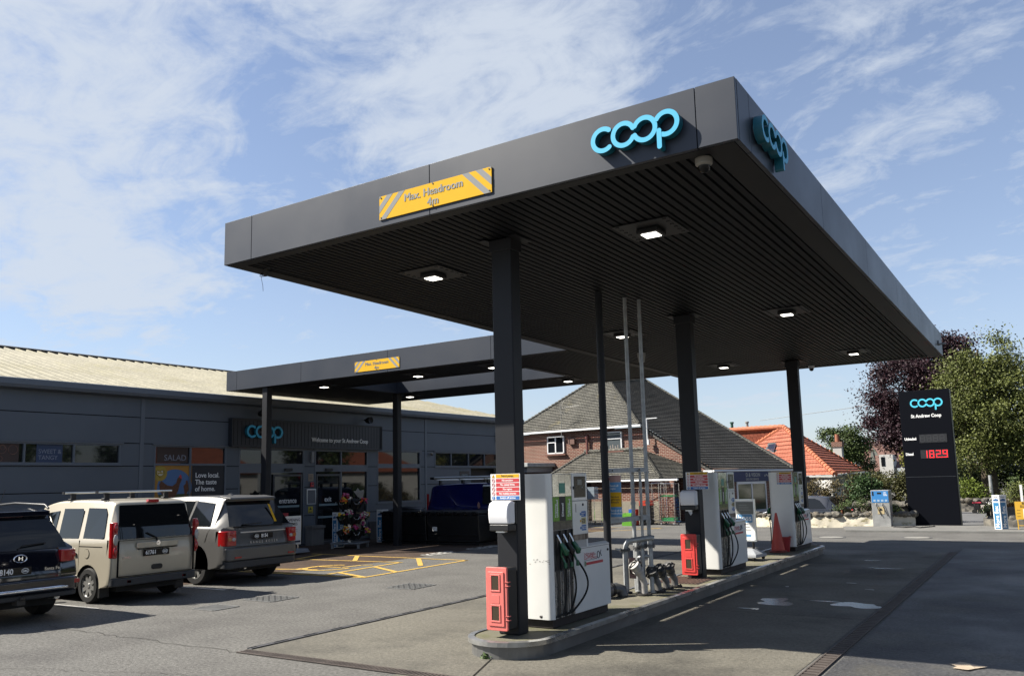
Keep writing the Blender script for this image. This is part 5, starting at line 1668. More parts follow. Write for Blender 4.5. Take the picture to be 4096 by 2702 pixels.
    def rear_patch(s, yb, yt, z0, z1, mat, name, off=.01, nz=4, ny=8, crv=.0, parent=None, cy=0.):
        b = MB(); g = []
        for i in range(nz + 1):
            z = lerp(z0, z1, i / nz); yy = lerp(yb, yt, i / nz)
            for j in range(ny + 1):
                q = lerp(-yy, yy, j / ny) + cy
                a = abs(q) / s.W
                g.append((s.rx(z) - off + (.035 * max(0, (a - .62) / .38) ** 2), q, z))
        fs = [(i * (ny + 1) + j, i * (ny + 1) + j + 1, (i + 1) * (ny + 1) + j + 1, (i + 1) * (ny + 1) + j) for i in range(nz) for j in range(ny)]
        b.add(g, [f[::-1] for f in fs])
        n = len(g)
        return b.build(name, mat, parent or s.t, smooth=50)
    def plan_slab(s, x0, W, z0, z1, mat, name, back=.35, r=.12, bev=.015, inset=0., n=6):
        """bumper: slab following the rounded rear in plan"""
        p = [(back, -W)]
        for k in range(n + 1):
            a = rad(270 - 90 * k / n); p.append((x0 + r + r * math.cos(a), -W + r + r * math.sin(a)))
        for k in range(n + 1):
            a = rad(180 - 90 * k / n); p.append((x0 + r + r * math.cos(a), W - r + r * math.sin(a)))
        p.append((back, W)); p.append((back, W - .2)); p.append((x0 + .25, W - .3)); p.append((x0 + .25, -W + .3)); p.append((back, -W + .2))
        b = MB(); b.prism(p, 'z', z0, z1)
        return b.build(name, mat, s.t, bevel=bev)
    def wheel(s, x, y, R, w, spokes=5, twin=False, mr=None, mt=None):
        sg = 1 if y > 0 else -1
        b = MB(); r = R * .66
        b.lathe((x, y, R), 'y', [(r, -w / 2), (R - .03, -w / 2), (R - .008, -w / 2 + .03), (R, -w * .2), (R, w * .2), (R - .008, w / 2 - .03), (R - .03, w / 2), (r, w / 2), (r, -w / 2)], 36)
        wl = b.build('wheel', mt or rubber, s.t, smooth=35)
        b = MB()
        yo = y + sg * (w / 2 - .015)
        def AN(r0, r1, ya, yb): b.lathe((x, 0, R), 'y', [(r0, ya), (r0, yb), (r1, yb), (r1, ya), (r0, ya)], 32)
        AN(r * .93, r + .012, yo - sg * .04, yo)
        k = spokes
        for i in range(k):
            a0 = 2 * PI * i / k + .3
            for da in ((-.11, .11) if twin else (0,)):
                a = a0 + da
                c, sn = math.cos(a), math.sin(a); tx, tz = -sn, c
                hw0, hw1 = (.016, .02) if twin else (.03, .042)
                pts = []
                for rr_, hw, yy in ((r * .18, hw1, yo - sg * .01), (r * .95, hw0, yo - sg * .006)):
                    for q in (-1, 1):
                        pts.append((x + rr_ * c + q * hw * tx, yy, R + rr_ * sn + q * hw * tz))
                bk = [(p[0], p[1] - sg * .035, p[2]) for p in pts]
                b.add([pts[0], pts[1], pts[3], pts[2], bk[0], bk[1], bk[3], bk[2]], [(0, 1, 2, 3), (4, 7, 6, 5), (0, 4, 5, 1), (1, 5, 6, 2), (2, 6, 7, 3), (3, 7, 4, 0)])
        b.cyl((x, yo - sg * .04, R), (x, yo + sg * .004, R), r * .22, r * .18, n=16)
        b.build('rim', mr or alloy, wl, smooth=30)
        b = MB(); b.cyl((x, yo - sg * .12, R), (x, yo - sg * .10, R), r * .95, n=24); b.build('brake_disc', M('brake', (.05, .05, .05), .5, metal=.4), wl)
    def plate(s, y, z, x, txt, gbg=1, w=.52, h=.115, size=.10):
        b = MB(); b.box(x - .012, x, y - w / 2, y + w / 2, z - h / 2, z + h / 2)
        p = b.build('number_plate', blackg, s.t, bevel=.004)
        # seen from behind: viewer's left is +y
        e = (PI / 2, 0, -PI / 2)
        ty = y + w * (.42 if gbg > 0 else .10)
        text(txt, size, txtw, p, (x - .0135, ty, z - .002), e, 'LEFT', ext=.0005, bold=.003, xs=.86)
        gy = y - gbg * w * .33
        b = MB(); b.tube([(x - .014, gy + .052 * math.cos(a), z + .036 * math.sin(a)) for a in np.linspace(0, 2 * PI, 20)], .004, 5); b.build('plate_oval', txtw, p)
        text('GBG', .042, txtw, p, (x - .0135, gy, z - .002), e, 'CENTER', ext=.0005, bold=.0015, xs=.9)
alloy = M('alloy', (.52, .52, .50), .3, metal=.8)
cglass = M('car_glass', (.010, .012, .014), .03, spec=.5)
lred = M('lamp_red', (.50, .010, .012), .12, spec=.6, coat=.6)
lclear = M('lamp_clear', (.50, .48, .46), .15, spec=.6, coat=.5)
lamber = M('lamp_amber', (.60, .18, .03), .15, coat=.5)
gtrim = M('bumper_grey', (.045, .047, .052), .6)
under = M('underside', (.012, .012, .012), .8)
PZ = rad(180)
RXL = (PI / 2, 0, -PI / 2)

# --- silver off-roader
silver = M('paint_silver', (.155, .152, .147), .45, metal=.45, coat=.25, var=.02)
c = Car('parked_car', 'large silver grey off-roader parked nose in, right of the beige car', silver, .965, .66, .90,
        ([(.36, .34), (.10, .40), (.04, .52), (.02, .72), (.05, .88), (.10, 1.02), (.13, 1.17)], [(3.92, 1.20), (4.5, 1.06), (4.72, .88), (4.79, .6), (4.75, .42), (4.5, .33)]),
        [(.30, 1.42), (.48, 1.68), (.46, 1.76), (.80, 1.80), (1.7, 1.82), (2.5, 1.79), (2.95, 1.70), (3.45, 1.45)],
        [(0, 1.17), (2.5, 1.18), (4.0, 1.18)], (-14.07, 12.03, 0), PZ, .12)
c.body([(1.0, (.43, .40)), (3.85, (.43, .40))])
for x in (1.0, 3.85):
    for sg in (1, -1): c.wheel(x, sg * .835, .375, .25, 8, True)
c.rear_patch(.80, .63, 1.185, 1.69, cglass, 'rear_window')
c.side_patch([(.62, 1.20), (.72, 1.66), (1.30, 1.71), (1.36, 1.20)], cglass, 'quarter_window')
c.side_patch([(1.44, 1.20), (1.40, 1.71), (2.28, 1.72), (2.36, 1.20)], cglass, 'rear_door_window')
c.side_patch([(2.46, 1.20), (2.38, 1.71), (2.80, 1.67), (3.42, 1.30), (3.42, 1.20)], cglass, 'front_door_window')
c.side_patch([(1.37, 1.19), (1.31, 1.72), (1.40, 1.72), (1.45, 1.19)], black, 'door_pillar', .004)
c.side_patch([(2.37, 1.19), (2.29, 1.72), (2.38, 1.72), (2.47, 1.19)], black, 'door_pillar', .004)
for p in ([(1.45, .50), (1.45, 1.13), (1.458, 1.13), (1.458, .50)], [(2.42, .42), (2.42, 1.13), (2.428, 1.13), (2.428, .42)]): c.side_patch(p, seam, 'door_seam', .002, lower=True)
c.plan_slab(-.03, .955, .50, .76, silver, 'bumper', .55, .2, .03)
c.plan_slab(-.01, .945, .34, .50, gtrim, 'lower_bumper', .55, .2, .03)
for sg in (1, -1):
    b = MB(); b.prism([(-.0 + .03, sg * .70), (.04, sg * .90), (.12, sg * .955), (.27, sg * .975), (.27, sg * .90), (.2, sg * .70)], 'z', .80, 1.10)
    tl = b.build('tail_light', lred, c.t, bevel=.012)
    b = MB(); b.ball((.035, sg * .80, 1.04), .02, .055, .045, 12, 6); b.build('lamp_lens', lred, tl, smooth=60)
    b = MB(); b.ball((.035, sg * .76, .93), .02, .05, .04, 12, 6); b.build('lamp_lens', lclear, tl, smooth=60)
    b = MB(); b.box(.025, .05, sg * .82, sg * .90, .90, .97); b.build('lamp_lens', lamber, tl, bevel=.008)
    b = MB(); b.box(-.045, -.028, sg * .62, sg * .78, .55, .585); b.build('reflector', lred, c.t)
b = MB(); b.prism([(.0, -.55), (.0, .55), (.03, .60), (.03, -.60)], 'z', 1.05, 1.075); b.build('tailgate_trim', M('trim_silver', (.4, .4, .4), .3, metal=.7), c.t)
b = MB(); b.box(.0, .04, -.70, .70, .775, .782); b.build('tailgate_seam', seam, c.t)
b = MB(); b.box(.11, .135, -.89, .89, 1.165, 1.175); b.build('glass_seam', seam, c.t)
text('RANGE ROVER', .065, M('trim_silver', (.4, .4, .4), .3, metal=.7), c.t, (.012, 0, .845), RXL, 'CENTER', ext=.002, bold=.001, sp=1.9)
text('SUPERCHARGED', .03, M('trim_silver', (.4, .4, .4), .3, metal=.7), c.t, (.055, -.56, 1.00), RXL, 'CENTER', ext=.001) if False else None
c.plate(.02, .965, .03, '8154', -1)
b = MB(); b.tube([(.10, .0, 1.235), (.10, .10, 1.23), (.135, .45, 1.215)], .012, 6); b.ball((.12, .46, 1.215), .03, .03, .02); b.build('rear_wiper', black, c.t)
b = MB(); b.box(.40, .44, -.32, .32, 1.735, 1.76); b.build('brake_light', lred, c.t, bevel=.006)
b = MB(); b.prism([(.36, 1.73), (.38, 1.77), (.72, 1.81), (.72, 1.79)], 'y', -.6, .6); b.build('spoiler', silver, c.t, bevel=.008)
b = MB(); b.prism([(1.05, 1.80), (1.12, 1.86), (1.22, 1.81)], 'y', -.03, .03); b.build('roof_aerial', silver, c.t)
b = MB(); b.prism([(.20, -.42), (.17, -.50), (.34, -.46), (.36, -.40)], 'z', 1.25, 1.6) if False else None
b = MB(); b.poly([(.165, -.40, 1.24), (.16, -.46, 1.24), (.345, -.42, 1.60), (.35, -.36, 1.62)]); b.build('window_sticker', yel, c.t)
for x in (1.75, 2.75):
    for sg in (1, -1):
        b = MB(); b.tube([(x - .1, sg * .975, 1.02), (x - .06, sg * .995, 1.02), (x + .08, sg * .995, 1.02), (x + .1, sg * .975, 1.02)], .014, 6); b.build('door_handle', silver, c.t)
for sg in (1, -1):
    b = MB(); b.ball((3.2, sg * 1.08, 1.25), .09, .12, .09, 12, 8); b.build('door_mirror', silver, c.t, smooth=60)
b = MB(); b.box(.3, 4.5, -.7, .7, .25, .5); b.build('underbody', under, c.t)
b = MB(); b.cyl((.05, .45, .36), (.35, .45, .36), .045, n=12); b.build('exhaust', steel, c.t)

# --- beige people carrier
beige = M('paint_beige', (.60, .545, .43), .35, metal=.25, coat=.5, var=.02)
c = Car('parked_car', 'tall beige gold people carrier with two roof bars, parked between two others', beige, .86, .72, .83,
        ([(.22, .30), (.08, .36), (.04, .55), (.03, .78), (.045, .95), (.07, 1.08), (.085, 1.14)], [(3.45, 1.14), (3.95, .98), (4.12, .80), (4.17, .55), (4.10, .35), (3.9, .28)]),
        [(.13, 1.45), (.20, 1.66), (.24, 1.76), (.55, 1.80), (1.3, 1.82), (2.1, 1.80), (2.6, 1.70), (3.05, 1.40)],
        [(0, 1.14), (2.6, 1.12), (3.5, 1.10)], (-13.72, 9.30, 0), PZ, .07)
c.body([(.78, (.37, .31)), (3.35, (.37, .31))])
for x in (.78, 3.35):
    for sg in (1, -1): c.wheel(x, sg * .755, .315, .20, 8, False)
c.rear_patch(.76, .66, 1.12, 1.71, cglass, 'rear_window', .012)
c.side_patch([(.34, 1.10), (.40, 1.58), (.46, 1.66), (1.00, 1.67), (1.02, 1.05), (.36, 1.05)], cglass, 'quarter_window')
c.side_patch([(1.16, 1.07), (1.14, 1.62), (1.20, 1.66), (1.80, 1.66), (1.84, 1.06)], cglass, 'sliding_door_window')
c.side_patch([(2.0, 1.06), (1.96, 1.62), (2.38, 1.58), (2.95, 1.24), (2.95, 1.08)], cglass, 'front_door_window')
c.side_patch([(1.47, 1.07), (1.455, 1.66), (1.47, 1.66), (1.485, 1.07)], black, 'window_divider', .009)
for p in ([(1.08, .50), (1.08, 1.10), (1.088, 1.10), (1.088, .50)], [(1.93, .36), (1.93, 1.10), (1.938, 1.10), (1.938, .36)]): c.side_patch(p, seam, 'door_seam', .002, lower=True)
c.side_patch([(.35, .985), (.35, 1.0), (1.08, 1.0), (1.08, .985)], seam, 'slide_rail', .002, lower=True)
for sg in (1, -1):
    b = MB(); b.prism([(.92, .02), (.92, .03)], 'z', 0, 1) if False else None
b = MB(); b.cyl((.83, .862, .87), (.83, .866, .87), .085, n=24); b.build('fuel_cap', seam, c.t)
b = MB(); b.cyl((.83, .864, .87), (.83, .869, .87), .080, n=24); b.build('fuel_flap', beige, c.t)
c.plan_slab(.005, .85, .32, .46, gtrim, 'bumper', .42, .12, .02)
b = MB()
for sg in (1, -1):
    b = MB(); b.prism([(-.012, sg * .52), (-.0, sg * .55), (-.0, sg * .58), (-.012, sg * .58)], 'z', .37, .41); b.box(-.012, .01, sg * .52, sg * .58, .37, .41); b.build('reflector', lred, c.t)
    pts = [(.76, .80), (.86, .78), (.86, 1.42), (.74, 1.42)]
    b = MB(); b.prism([(.022, sg * .775), (.03, sg * .82), (.07, sg * .862), (.15, sg * .872), (.15, sg * .80), (.10, sg * .775)], 'z', .80, 1.42)
    tl = b.build('tail_light', lred, c.t, bevel=.02)
    b = MB(); b.ball((.022, sg * .815, 1.12), .03, .042, .10, 14, 8); b.build('lamp_lens', lclear, tl, smooth=60)
    b = MB(); b.ball((.028, sg * .815, 1.32), .03, .04, .08, 14, 8); b.build('lamp_lens', lred, tl, smooth=60)
    b = MB(); b.ball((.028, sg * .815, .92), .03, .04, .08, 14, 8); b.build('lamp_lens', lred, tl, smooth=60)
b = MB(); b.box(.02, .05, -.74, .74, 1.095, 1.102); b.box(.01, .05, -.76, -.752, .48, 1.1); b.box(.01, .05, .752, .76, .48, 1.1); b.box(.01, .05, -.76, .76, .475, .482); b.build('tailgate_seam', seam, c.t)
b = MB(); b.prism(rrect(-.42, .42, .945, 1.05, .03), 'x', .012, .04); b.build('handle_trim', beige, c.t, bevel=.01)
b = MB(); b.box(.008, .02, -.40, .40, .925, .94); b.build('trim_shadow_gap', seam, c.t)
b = MB(); b.cyl((.002, .0, 1.02), (.014, .0, 1.02), .042, n=20); bd = b.build('badge', chrome, c.t)
text('FIAT', .035, txtk, bd, (.0015, 0, 1.02), RXL, 'CENTER', ext=.0006)
text('Doblo', .065, chrome, c.t, (.022, .68, .80), RXL, 'LEFT', ext=.002, bold=.001)
c.plate(.03, .86, .02, '61761', 1)
b = MB(); b.prism(rrect(-.11, .11, .555, .645, .04), 'x', .018, .035); b.build('tailgate_handle', black, c.t, bevel=.006)
b = MB(); b.tube([(.045, -.02, 1.03), (.05, .02, 1.12), (.06, .20, 1.21)], .014, 6); b.build('rear_wiper', black, c.t)
b = MB(); b.prism(rrect(-.11, .11, 1.745, 1.80, .02), 'x', .19, .26); b.build('brake_light', lred, c.t, bevel=.006)
for x in (.72, 1.82):
    b = MB(); b.prism(rrect(x - .035, x + .035, 1.93, 1.965, .015), 'y', -.72, .78); rb = b.build('roof_bar', alu, c.t)
    for y in (-.6, .6):
        b = MB(); b.box(x - .03, x + .03, y - .05, y + .04, 1.80, 1.93); b.box(x - .05, x + .05, y - .02, y + .07, 1.78, 1.84); b.build('bar_foot', black, rb, bevel=.01)
    b = MB(); b.box(x - .04, x + .04, .775, .79, 1.925, 1.97); b.build('bar_end', black, rb)
for sg in (1, -1):
    b = MB(); b.tube([(1.15, sg * .862, .86), (1.17, sg * .885, .86), (1.30, sg * .885, .86), (1.32, sg * .862, .86)], .018, 6); b.build('door_handle', gtrim, c.t)
    b = MB(); b.ball((2.8, sg * .97, 1.15), .07, .11, .09, 12, 8); b.build('door_mirror', gtrim, c.t, smooth=60)
b = MB(); b.box(.3, 3.9, -.6, .6, .2, .45); b.build('underbody', under, c.t)
for sg in (1, -1):
    b = MB(); b.box(.42, .47, sg * .66, sg * .84, .12, .40); b.build('mud_flap', black, c.t)

# --- black off-roader at the left edge
nblack = M('paint_black', (.010, .012, .022), .12, metal=.2, coat=.9)
c = Car('parked_car', 'shiny black off-roader cut off by the left edge of the photo', nblack, .945, .66, .88,
        ([(.40, .36), (.12, .40), (.03, .50), (.01, .70), (.05, .86), (.10, 1.0), (.14, 1.10)], [(3.8, 1.12), (4.35, 1.0), (4.60, .82), (4.67, .55), (4.62, .40), (4.4, .33)]),
        [(.26, 1.32), (.42, 1.54), (.48, 1.66), (.80, 1.70), (1.6, 1.73), (2.4, 1.70), (2.85, 1.60), (3.35, 1.36)],
        [(0, 1.12), (2.5, 1.10), (3.9, 1.12)], (-13.15, 6.62, 0), PZ, .15)
c.body([(.98, (.41, .38)), (3.68, (.41, .38))])
for x in (.98, 3.68):
    for sg in (1, -1): c.wheel(x, sg * .80, .36, .24, 6)
c.rear_patch(.76, .60, 1.10, 1.56, cglass, 'rear_window', .012)
c.side_patch([(.62, 1.14), (.70, 1.50), (1.20, 1.58), (1.26, 1.12)], cglass, 'quarter_window')
c.side_patch([(1.36, 1.12), (1.32, 1.60), (2.2, 1.62), (2.28, 1.12)], cglass, 'rear_door_window')
c.side_patch([(2.38, 1.12), (2.3, 1.62), (2.72, 1.56), (3.3, 1.22), (3.3, 1.12)], cglass, 'front_door_window')
c.plan_slab(-.05, .94, .44, .66, nblack, 'bumper', .55, .22, .04)
c.plan_slab(-.02, .93, .36, .44, gtrim, 'lower_bumper', .55, .2, .02)
b = MB(); b.tube([(.10, -.80, .49), (-.02, -.70, .50), (-.10, -.5, .51), (-.12, 0, .51), (-.10, .5, .51), (-.02, .7, .50), (.10, .80, .49)], .032, 10); b.build('bumper_bar', chrome, c.t, smooth=60)
for sg in (1, -1):
    b = MB(); b.prism([(.03, sg * .62), (.07, sg * .80), (.14, sg * .90), (.34, sg * .955), (.34, sg * .88), (.16, sg * .62)], 'z', .88, 1.07)
    tl = b.build('tail_light', lred, c.t, bevel=.02)
    b = MB(); b.ball((.10, sg * .84, .98), .03, .05, .05, 12, 6); b.build('lamp_lens', lred, tl, smooth=60)
    b = MB(); b.box(-.03, .05, sg * .80, sg * .90, .54, .61); b.build('reflector', lred, c.t, bevel=.012)
    b = MB(); b.tube([(.45, sg * .60, 1.71), (.55, sg * .60, 1.77), (1.5, sg * .61, 1.80), (2.3, sg * .60, 1.76), (2.4, sg * .60, 1.71)], .018, 8); b.build('roof_rail', black, c.t, smooth=60)
    b = MB(); b.cyl((.07, sg * .60, .36), (.30, sg * .60, .36), .045, n=12); b.build('exhaust', steel, c.t)
    b = MB(); b.ball((3.1, sg * 1.05, 1.2), .09, .12, .08, 12, 8); b.build('door_mirror', nblack, c.t, smooth=60)
b = MB(); b.lathe((.035, -.0, .98), 'x', [(.075, 0), (.085, -.01), (.095, 0), (.085, .01), (.075, 0)], 28); q = b.build('badge', chrome, c.t, smooth=60); q.scale = (1, 1.1, .66); q.location = (0, 0, .333)
text('H', .085, chrome, c.t, (.03, .0, .98), RXL, 'CENTER', ext=.003, bold=.002, xs=1.2)
text('Santa Fe', .07, chrome, c.t, (.025, -.48, .80), RXL, 'CENTER', ext=.002, bold=.001)
text('CRTD 4WD', .035, chrome, c.t, (.02, -.52, .73), RXL, 'CENTER', ext=.001)
c.plate(.12, .80, .02, '68140', 1, w=.56, size=.115)
b = MB(); b.tube([(.13, .0, 1.12), (.12, -.05, 1.17), (.15, -.42, 1.19)], .012, 6); b.build('rear_wiper', black, c.t)
b = MB(); b.box(.42, .47, -.2, .2, 1.60, 1.63); b.build('brake_light', lred, c.t)
b = MB(); b.prism([(.38, 1.60), (.40, 1.68), (.75, 1.72), (.75, 1.69)], 'y', -.6, .6); b.build('spoiler', nblack, c.t, bevel=.01)
b = MB(); b.box(-.06, .1, -.06, .06, .30, .38); b.ball((-.08, 0, .40), .035, .035, .035); b.build('tow_bar', M('tow', (.06, .055, .05), .6, metal=.5), c.t, bevel=.008)
b = MB(); b.tube([(.62, .1, 1.70), (.40, .1, 2.02)], .004, 5); b.build('aerial', black, c.t)
b = MB(); b.box(.35, 4.4, -.7, .7, .22, .5); b.build('underbody', under, c.t)

# --- blue van
navy = M('paint_van_blue', (.006, .012, .13), .2, metal=.2, coat=.8)
c = Car('parked_van', 'dark blue van with roof bars behind the black containers', navy, .93, .78, .90,
        ([(.25, .35), (.06, .42), (.02, .6), (.02, .85), (.03, 1.0), (.035, 1.14), (.05, 1.22)], [(4.2, 1.25), (4.75, 1.05), (4.93, .8), (4.96, .55), (4.9, .38), (4.7, .3)]),
        [(.08, 1.5), (.12, 1.74), (.16, 1.86), (.4, 1.93), (1.6, 1.97), (2.8, 1.96), (3.25, 1.86), (3.8, 1.50)],
        [(0, 1.22), (3.0, 1.22), (4.3, 1.22)], (-18.60, 24.0, 0), 0, .05)
c.t['category'] = 'van'
c.body([(.95, (.40, .36)), (3.95, (.40, .36))])
for x in (.95, 3.95):
    for sg in (1, -1): c.wheel(x, sg * .82, .335, .21, 5)
c.side_patch([(2.42, 1.25), (2.38, 1.80), (2.46, 1.87), (3.05, 1.84), (3.72, 1.44), (3.72, 1.22)], cglass, 'cab_window')
c.side_patch([(2.38, 1.84), (2.40, 1.90), (3.0, 1.89), (3.0, 1.85)], alu, 'window_deflector', .02)
c.rear_patch(.72, .66, 1.22, 1.75, cglass, 'rear_window', .01)
for p in ([(2.30, .45), (2.30, 1.20), (2.308, 1.20), (2.308, .45)], [(1.3, .45), (1.3, 1.20), (1.308, 1.20), (1.308, .45)], [(.30, .88), (.30, .888), (2.3, .888), (2.3, .88)]): c.side_patch(p, seam, 'door_seam', .002, lower=True)
for sg in (1, -1):
    b = MB(); b.prism([(.0, sg * .84), (.02, sg * .91), (.10, sg * .93), (.10, sg * .86)], 'z', .95, 1.62); b.build('tail_light', lred, c.t, bevel=.012)
    b = MB(); b.tube([(2.48, sg * .925, 1.02), (2.5, sg * .955, 1.02), (2.66, sg * .955, 1.02), (2.68, sg * .925, 1.02)], .018, 6); b.build('door_handle', black, c.t)
    b = MB(); b.ball((3.65, sg * 1.04, 1.3), .08, .12, .14, 12, 8); b.build('door_mirror', black, c.t, smooth=60)
for x in (.45, 1.45, 2.5):
    b = MB(); b.prism(rrect(x - .035, x + .035, 2.08, 2.12, .015), 'y', -.88, .88); rb = b.build('roof_bar', alu, c.t)
    for y in (-.66, .66):
        b = MB(); b.box(x - .03, x + .03, y - .05, y + .05, 1.92, 2.08); b.build('bar_foot', black, rb)
b = MB(); b.cyl((.2, -.7, 2.16), (2.7, -.7, 2.16), .04, n=12); b.build('pipe_carrier', alu, c.t)
b = MB(); b.cyl((.05, -.7, 2.16), (.22, -.7, 2.16), .048, n=12); b.build('pipe_carrier_end', black, c.t)
b = MB(); b.prism([(2.27, 1.10), (2.35, 1.16), (2.33, 1.27), (2.27, 1.34), (2.22, 1.22)], 'y', -.936, -.93); b.build('sticker', M('van_sticker', (.42, .22, .18), .6), c.t)
b = MB(); b.box(.3, 4.7, -.7, .7, .25, .5); b.build('underbody', under, c.t)

# --- dark hatchback behind the stone wall
dgrey = M('paint_dark_grey', (.055, .06, .075), .2, metal=.4, coat=.7)
c = Car('parked_car', 'dark grey hatchback half hidden by the low stone wall', dgrey, .82, .58, .76,
        ([(.25, .30), (.06, .36), (.02, .55), (.05, .75), (.12, .88), (.20, .95), (.28, 1.0)], [(3.0, .95), (3.5, .82), (3.66, .65), (3.68, .45), (3.62, .33), (3.4, .27)]),
        [(.46, 1.18), (.66, 1.36), (.74, 1.43), (.95, 1.46), (1.4, 1.48), (1.8, 1.46), (2.1, 1.38), (2.6, 1.14)],
        [(0, 1.0), (2.0, .95), (3.1, .93)], (-6.85, 35.5, -.36), rad(174), .14)
c.body([(.72, (.33, .30)), (2.95, (.33, .30))])
for x in (.72, 2.95):
    for sg in (1, -1): c.wheel(x, sg * .72, .30, .19, 5)
c.side_patch([(.72, .99), (1.0, 1.30), (1.2, 1.38), (1.62, 1.39), (1.72, .97)], cglass, 'side_window')
c.side_patch([(1.80, .97), (1.72, 1.39), (2.0, 1.33), (2.5, 1.02), (2.5, .96)], cglass, 'front_window')
c.rear_patch(.62, .50, 1.01, 1.36, cglass, 'rear_window', .012)
for sg in (1, -1):
    b = MB(); b.ball((.14, sg * .68, .84), .05, .08, .08, 12, 8); b.build('tail_light', lred, c.t, smooth=60)
c.plan_slab(-.01, .80, .34, .55, dgrey, 'bumper', .5, .22, .03)

# ------------------------------------------------------------------ brick house with grey tiled roofs
brick = brick_mat('brick_red', (.20, .060, .042), (.145, .043, .032), (.42, .34, .27), .225, .0745, .011, .9, var=.22, bump=.5, vs=.8, stain=((.33, .24, .18), .9, .62, .78))
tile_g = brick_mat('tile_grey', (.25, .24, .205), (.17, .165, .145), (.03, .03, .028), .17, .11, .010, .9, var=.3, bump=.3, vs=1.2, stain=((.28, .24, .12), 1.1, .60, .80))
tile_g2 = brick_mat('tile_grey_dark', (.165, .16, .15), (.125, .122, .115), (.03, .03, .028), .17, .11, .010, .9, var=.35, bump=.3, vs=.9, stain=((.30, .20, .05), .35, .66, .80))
tile_r = brick_mat('tile_orange', (.50, .165, .105), (.42, .135, .085), (.12, .035, .02), .33, .30, .015, .85, var=.12, bump=.3, vs=.8)
render_w = M('render_white', (.62, .61, .58), .85, spec=.2, var=.08, vs=2)
upvc = M('upvc_white', (.9, .91, .92), .35, spec=.4)
HZ = -rad(7.99)
HS = thing('brick_house', 'red brick house with a long sweeping grey tiled roof behind the pumps', 'house', (-14.61, 35.08, 0), HZ)
b = MB()
b.add([(-10.6, 2, 0), (1.3, 2, 0), (1.3, 2, 2.35), (-2.2, 2, 4.5), (-10.6, 2, 4.5)], [(0, 1, 2, 3, 4)])
b.add([(-10.6, 2, 0), (-10.6, 12, 0), (-10.6, 12, 4.5), (-10.6, 2, 4.5)], [(3, 2, 1, 0)])
b.add([(1.3, 2, 0), (1.3, 12, 0), (1.3, 12, 2.35), (1.3, 2, 2.35)], [(0, 1, 2, 3)])
b.add([(-10.6, 12, 0), (1.3, 12, 0), (1.3, 12, 2.35), (-2.2, 12, 4.5), (-10.6, 12, 4.5)], [(4, 3, 2, 1, 0)])
b.build('wall', brick, HS)
b = MB()
tiled(b, [(-10.7, 1.7, 4.62), (-2.23, 1.7, 4.62), (-5.99, 4.93, 7.31), (-7.45, 4.95, 7.32)], .15, .05)
b.build('front_roof', tile_g, HS)
b = MB()
tiled(b, [(-2.23, 1.7, 4.6), (1.54, 1.7, 2.32), (2.86, 7.55, 2.30), (-5.8, 8.26, 7.63), (-5.99, 4.93, 7.31)], .16, .065)
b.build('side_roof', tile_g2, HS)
b = MB()
b.poly([(-10.7, 1.7, 4.62), (-7.45, 4.95, 7.32), (-7.45, 8.3, 7.4), (-10.7, 12, 4.62)])
b.poly([(-7.45, 4.95, 7.32), (-5.99, 4.93, 7.31), (-5.8, 8.26, 7.63), (-7.45, 8.3, 7.4)])
b.poly([(-5.8, 8.26, 7.63), (2.86, 7.55, 2.3), (1.5, 12, 2.3), (-7.5, 12, 5)])
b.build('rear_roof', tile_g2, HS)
b = MB()
def ridge_tiles(b, a, c, r=.10, step=.30, jit=.015):
    a, c = Vector(a), Vector(c); L = (c - a).length; k = max(1, int(L / step)); d = (c - a) / k
    for i in range(k):
        p = a + d * i; q = a + d * (i + 1.08)
        b.cyl(p + Vector((0, 0, .02)), q + Vector((0, 0, -.005)), r * 1.12, r * .9, 8)
ridge_tiles(b, (-10.7, 1.7, 4.64), (-7.45, 4.95, 7.34), .09, .22)
ridge_tiles(b, (-2.23, 1.7, 4.62), (-5.99, 4.93, 7.33), .09, .13)
ridge_tiles(b, (-7.45, 4.95, 7.36), (-5.99, 4.93, 7.36)); ridge_tiles(b, (-5.99, 4.93, 7.35), (-5.8, 8.26, 7.66))
ridge_tiles(b, (-5.8, 8.26, 7.66), (2.86, 7.55, 2.34), .07, .16)
b.build('ridge_tiles', tile_g, HS)
b = MB(); b.box(-10.8, -2.1, 1.58, 1.70, 4.50, 4.60); b.build('gutter', upvc, HS, bevel=.02)
b = MB()
b.prism([(-2.25, 4.36), (-2.25, 4.58), (1.54, 2.28), (1.54, 2.08)], 'y', 1.9, 1.97); b.build('verge_board', tile_g2, HS)
b = MB()
for p, q in (((1.56, 1.75, 2.26), (2.90, 7.60, 2.24)),):
    b.tube([p, q], .055, 8)
b.build('side_gutter', upvc, HS)
b = MB(); b.box(1.05, 1.50, 1.75, 1.96, 2.08, 2.30); b.build('white_soffit_box', upvc, HS)
b = MB(); b.add([(1.62, 1.98, 0), (2.84, 7.5, 0), (2.84, 7.5, 2.2), (1.62, 1.98, 2.2)], [(0, 1, 2, 3)]); b.build('side_wall', brick, HS)
